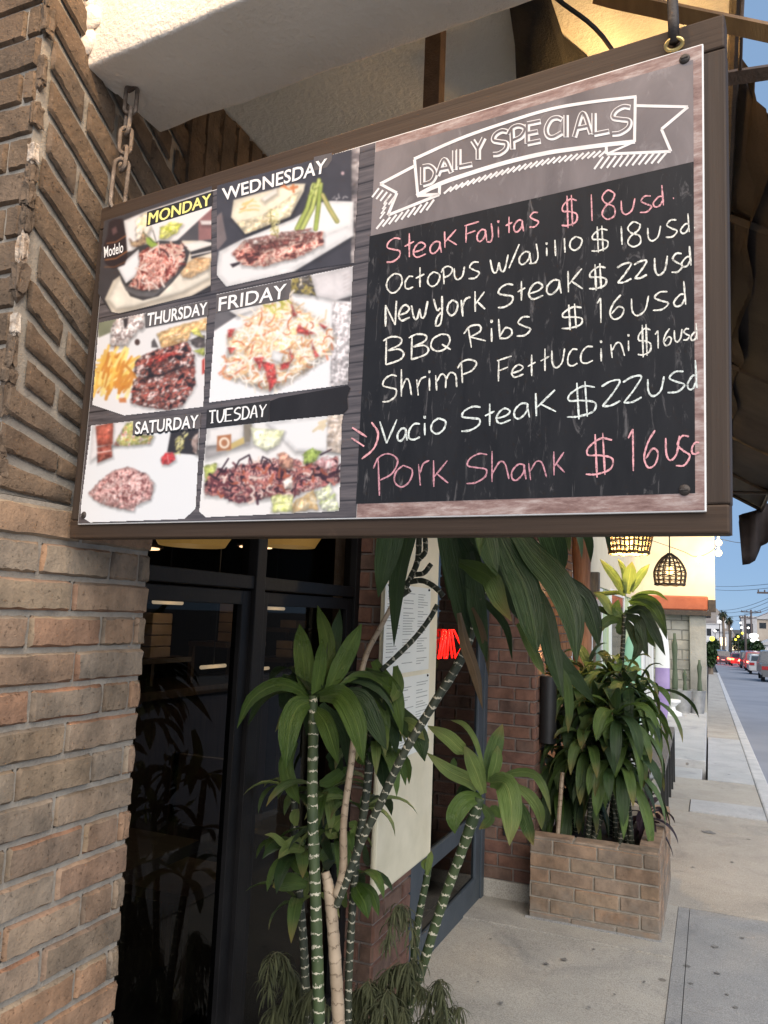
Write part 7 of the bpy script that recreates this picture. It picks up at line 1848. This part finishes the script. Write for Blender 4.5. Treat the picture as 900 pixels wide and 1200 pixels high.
for i, (px, py, r, m, lab) in enumerate(((843, 728.5, 2, 'lamp_white', 'white lit lamp by the palm crowns'), (870, 742, 1.6, 'lamp_yellow', 'yellow lit lamp right of the palms'), (865, 746, 1.5, 'lamp_yellow', 'small yellow lit lamp left of the dark tree'), (862, 749.5, 1.5, 'lamp_yellow', 'low yellow lit lamp beside the white shop'), (869, 735.5, 1.5, 'lamp_white', 'white lit lamp on the pole crossarm, leftmost'), (873.5, 735.8, 1.4, 'lamp_white', 'white lit lamp on the pole crossarm, middle'), (877, 735.8, 1.4, 'lamp_white', 'white lit lamp on the pole crossarm, rightmost'), (838, 739.5, 1.5, 'lamp_white', 'white lit lamp at the foot of the hill'), (857, 737, 1.2, 'lamp_white', 'white lit lamp right of the palm trunks'), (868, 730, 1.3, 'lamp_white', 'white lit lamp above the crossarm lamps'))):
    lampglobe(lab, px, py, 112 + 4 * i, r, m)
# palms
MAT['palm_trunk'] = noisy('palm_trunk', (.12, .09, .07), (.20, .16, .12), 6, .9, .4)
MAT['palm_leaf'] = leaf_mat('palm_leaf', (.03, .05, .03), (.07, .09, .05)); MAT['palm_dry'] = leaf_mat('palm_dry', (.14, .10, .06), (.24, .18, .10))
def palm(lab, px, py_top, Yd, R0, seed):
    r = random.Random(seed); p = onY(px, py_top, Yd); z0 = gz(Yd) - .3
    t = thing('palm_tree', lab, 'palm tree', (p.x, Yd, z0), 'palms on the far street')
    mb = MB(); mb.tube([(p.x, Yd, z0), (p.x + .1, Yd, (z0 + p.z) / 2), (p.x, Yd, p.z)], [.30, .24, .2], 8); mb.build('trunk', 'palm_trunk', t, True)
    mb = MB()
    for i in range(90):
        a = r.uniform(0, 6.28); el = r.uniform(-.9, 1.3); d = Vector((math.cos(a) * math.cos(el), math.sin(a) * math.cos(el), math.sin(el)))
        leaf_free(mb, (p.x, Yd, p.z), d, R0 * r.uniform(.7, 1.1), R0 * .16, 0 if el > -.3 else 1, 1.6, r, 7)
    mb.build('crown', ['palm_leaf', 'palm_dry'], t, True)
palm('taller palm with dark round crown, left of the pair', 847, 720, 150, 1.25, 5)
palm('shorter palm with drier drooping crown, right of the pair', 854.5, 727, 155, 1.15, 6)
def tree(lab, px, py_top, py_bot, w, Yd, seed, m='leaf_dark'):
    r = random.Random(seed); a = onY(px, py_bot, Yd); h = onY(px, py_top, Yd).z - a.z; W2 = w * Yd / F / 2
    t = thing('tree', lab, 'tree', (a.x, Yd, a.z - .5))
    mb = MB(); mb.tube([(a.x, Yd, a.z - 1.5), (a.x, Yd, a.z + h * .5)], [.22, .12], 8); mb.build('trunk', 'palm_trunk', t)
    mb = MB()
    for i in range(1100):
        while True:
            q = Vector((r.uniform(-1, 1), r.uniform(-1, 1), r.uniform(-1, 1)))
            if q.length < 1 and mn.noise(q * 2.2 + Vector((seed, 0, 0))) > -.25: break
        c = Vector((a.x + q.x * W2, Yd + q.y * W2, a.z + h * (.52 + .48 * q.z)))
        d = Vector((r.gauss(0, 1), r.gauss(0, 1), r.gauss(0, .6))); leaf_free(mb, c, d, .34, .2, 0, .6, r, 3)
    mb.build('crown', m, t, True)
tree('dark rounded tree at the right side of the far street', 877, 748, 768, 17, 100, 3)
tree('dark shrubby tree at the left kerb below the yellow lamp', 832.5, 752, 780, 9, 55, 8)
tree('dark bush in front of the low white house', 898, 764, 778, 18, 84, 9)
tree('dark leafy tree behind the white shop between palms and poles', 866, 742, 768, 13, 130, 21)
tree('dark tree behind the parked cars under the lit signs', 888, 750, 772, 12, 92, 22)
tree('dark tree left of the palms beyond the dark van', 839, 748, 768, 9, 140, 23)
# poles and wires
MAT['pole_wood'] = noisy('pole_wood', (.06, .05, .05), (.11, .09, .085), 3, .9, .3)
def upole(lab, px, py, Yd, arm=2.2):
    p = onY(px, py, Yd); z0 = gz(Yd) - .3; t = thing('utility_pole', lab, 'utility pole', (p.x, Yd, z0), 'utility poles along the far street')
    mb = MB(); mb.tube([(p.x, Yd, z0), (p.x, Yd, p.z)], [.15, .1], 8); mb.build('pole', 'pole_wood', t, True)
    mb = MB(); mb.box((p.x - arm / 2, Yd - .07, p.z - .35), (p.x + arm / 2, Yd + .07, p.z - .22))
    for k in (-.45, -.2, .2, .45): mb.lathe((p.x + arm * k, Yd, p.z - .22), [(.04, 0), (.05, .1), (.02, .15)], 6)
    mb.build('crossarm', 'pole_wood', t)
    return p
u1 = upole('utility pole with a wide crossarm, taller of the pair behind the dark tree', 880, 714.5, 105, 2.3)
u2 = upole('utility pole with a short crossarm, left of the taller one', 873, 721, 92, 1.1)
u3 = upole('utility pole with crossarm at the right picture edge', 902, 690, 60, 1.6)
mb = MB()
wr = thing('power_lines', 'thin power lines crossing the dusk sky above the street', 'power lines', (4, 80, 6))
for (a, b, sag) in (((838, 687), (905, 684), .1), ((838, 691), (905, 688.5), .15), ((843, 715), (905, 699), .3), ((848, 718), (905, 703), .3), ((850, 722), (905, 709), .3), ((872, 719), (905, 712), .2), ((862, 727), (905, 716), .2)):
    A = onY(*a, 95); B = onY(*b, 62); P = [A.lerp(B, i / 12) - Vector((0, 0, sag * 4 * (i / 12) * (1 - i / 12))) for i in range(13)]
    mb.tube(P, .018, 4)
mb.build('wire', 'black_paint', wr)
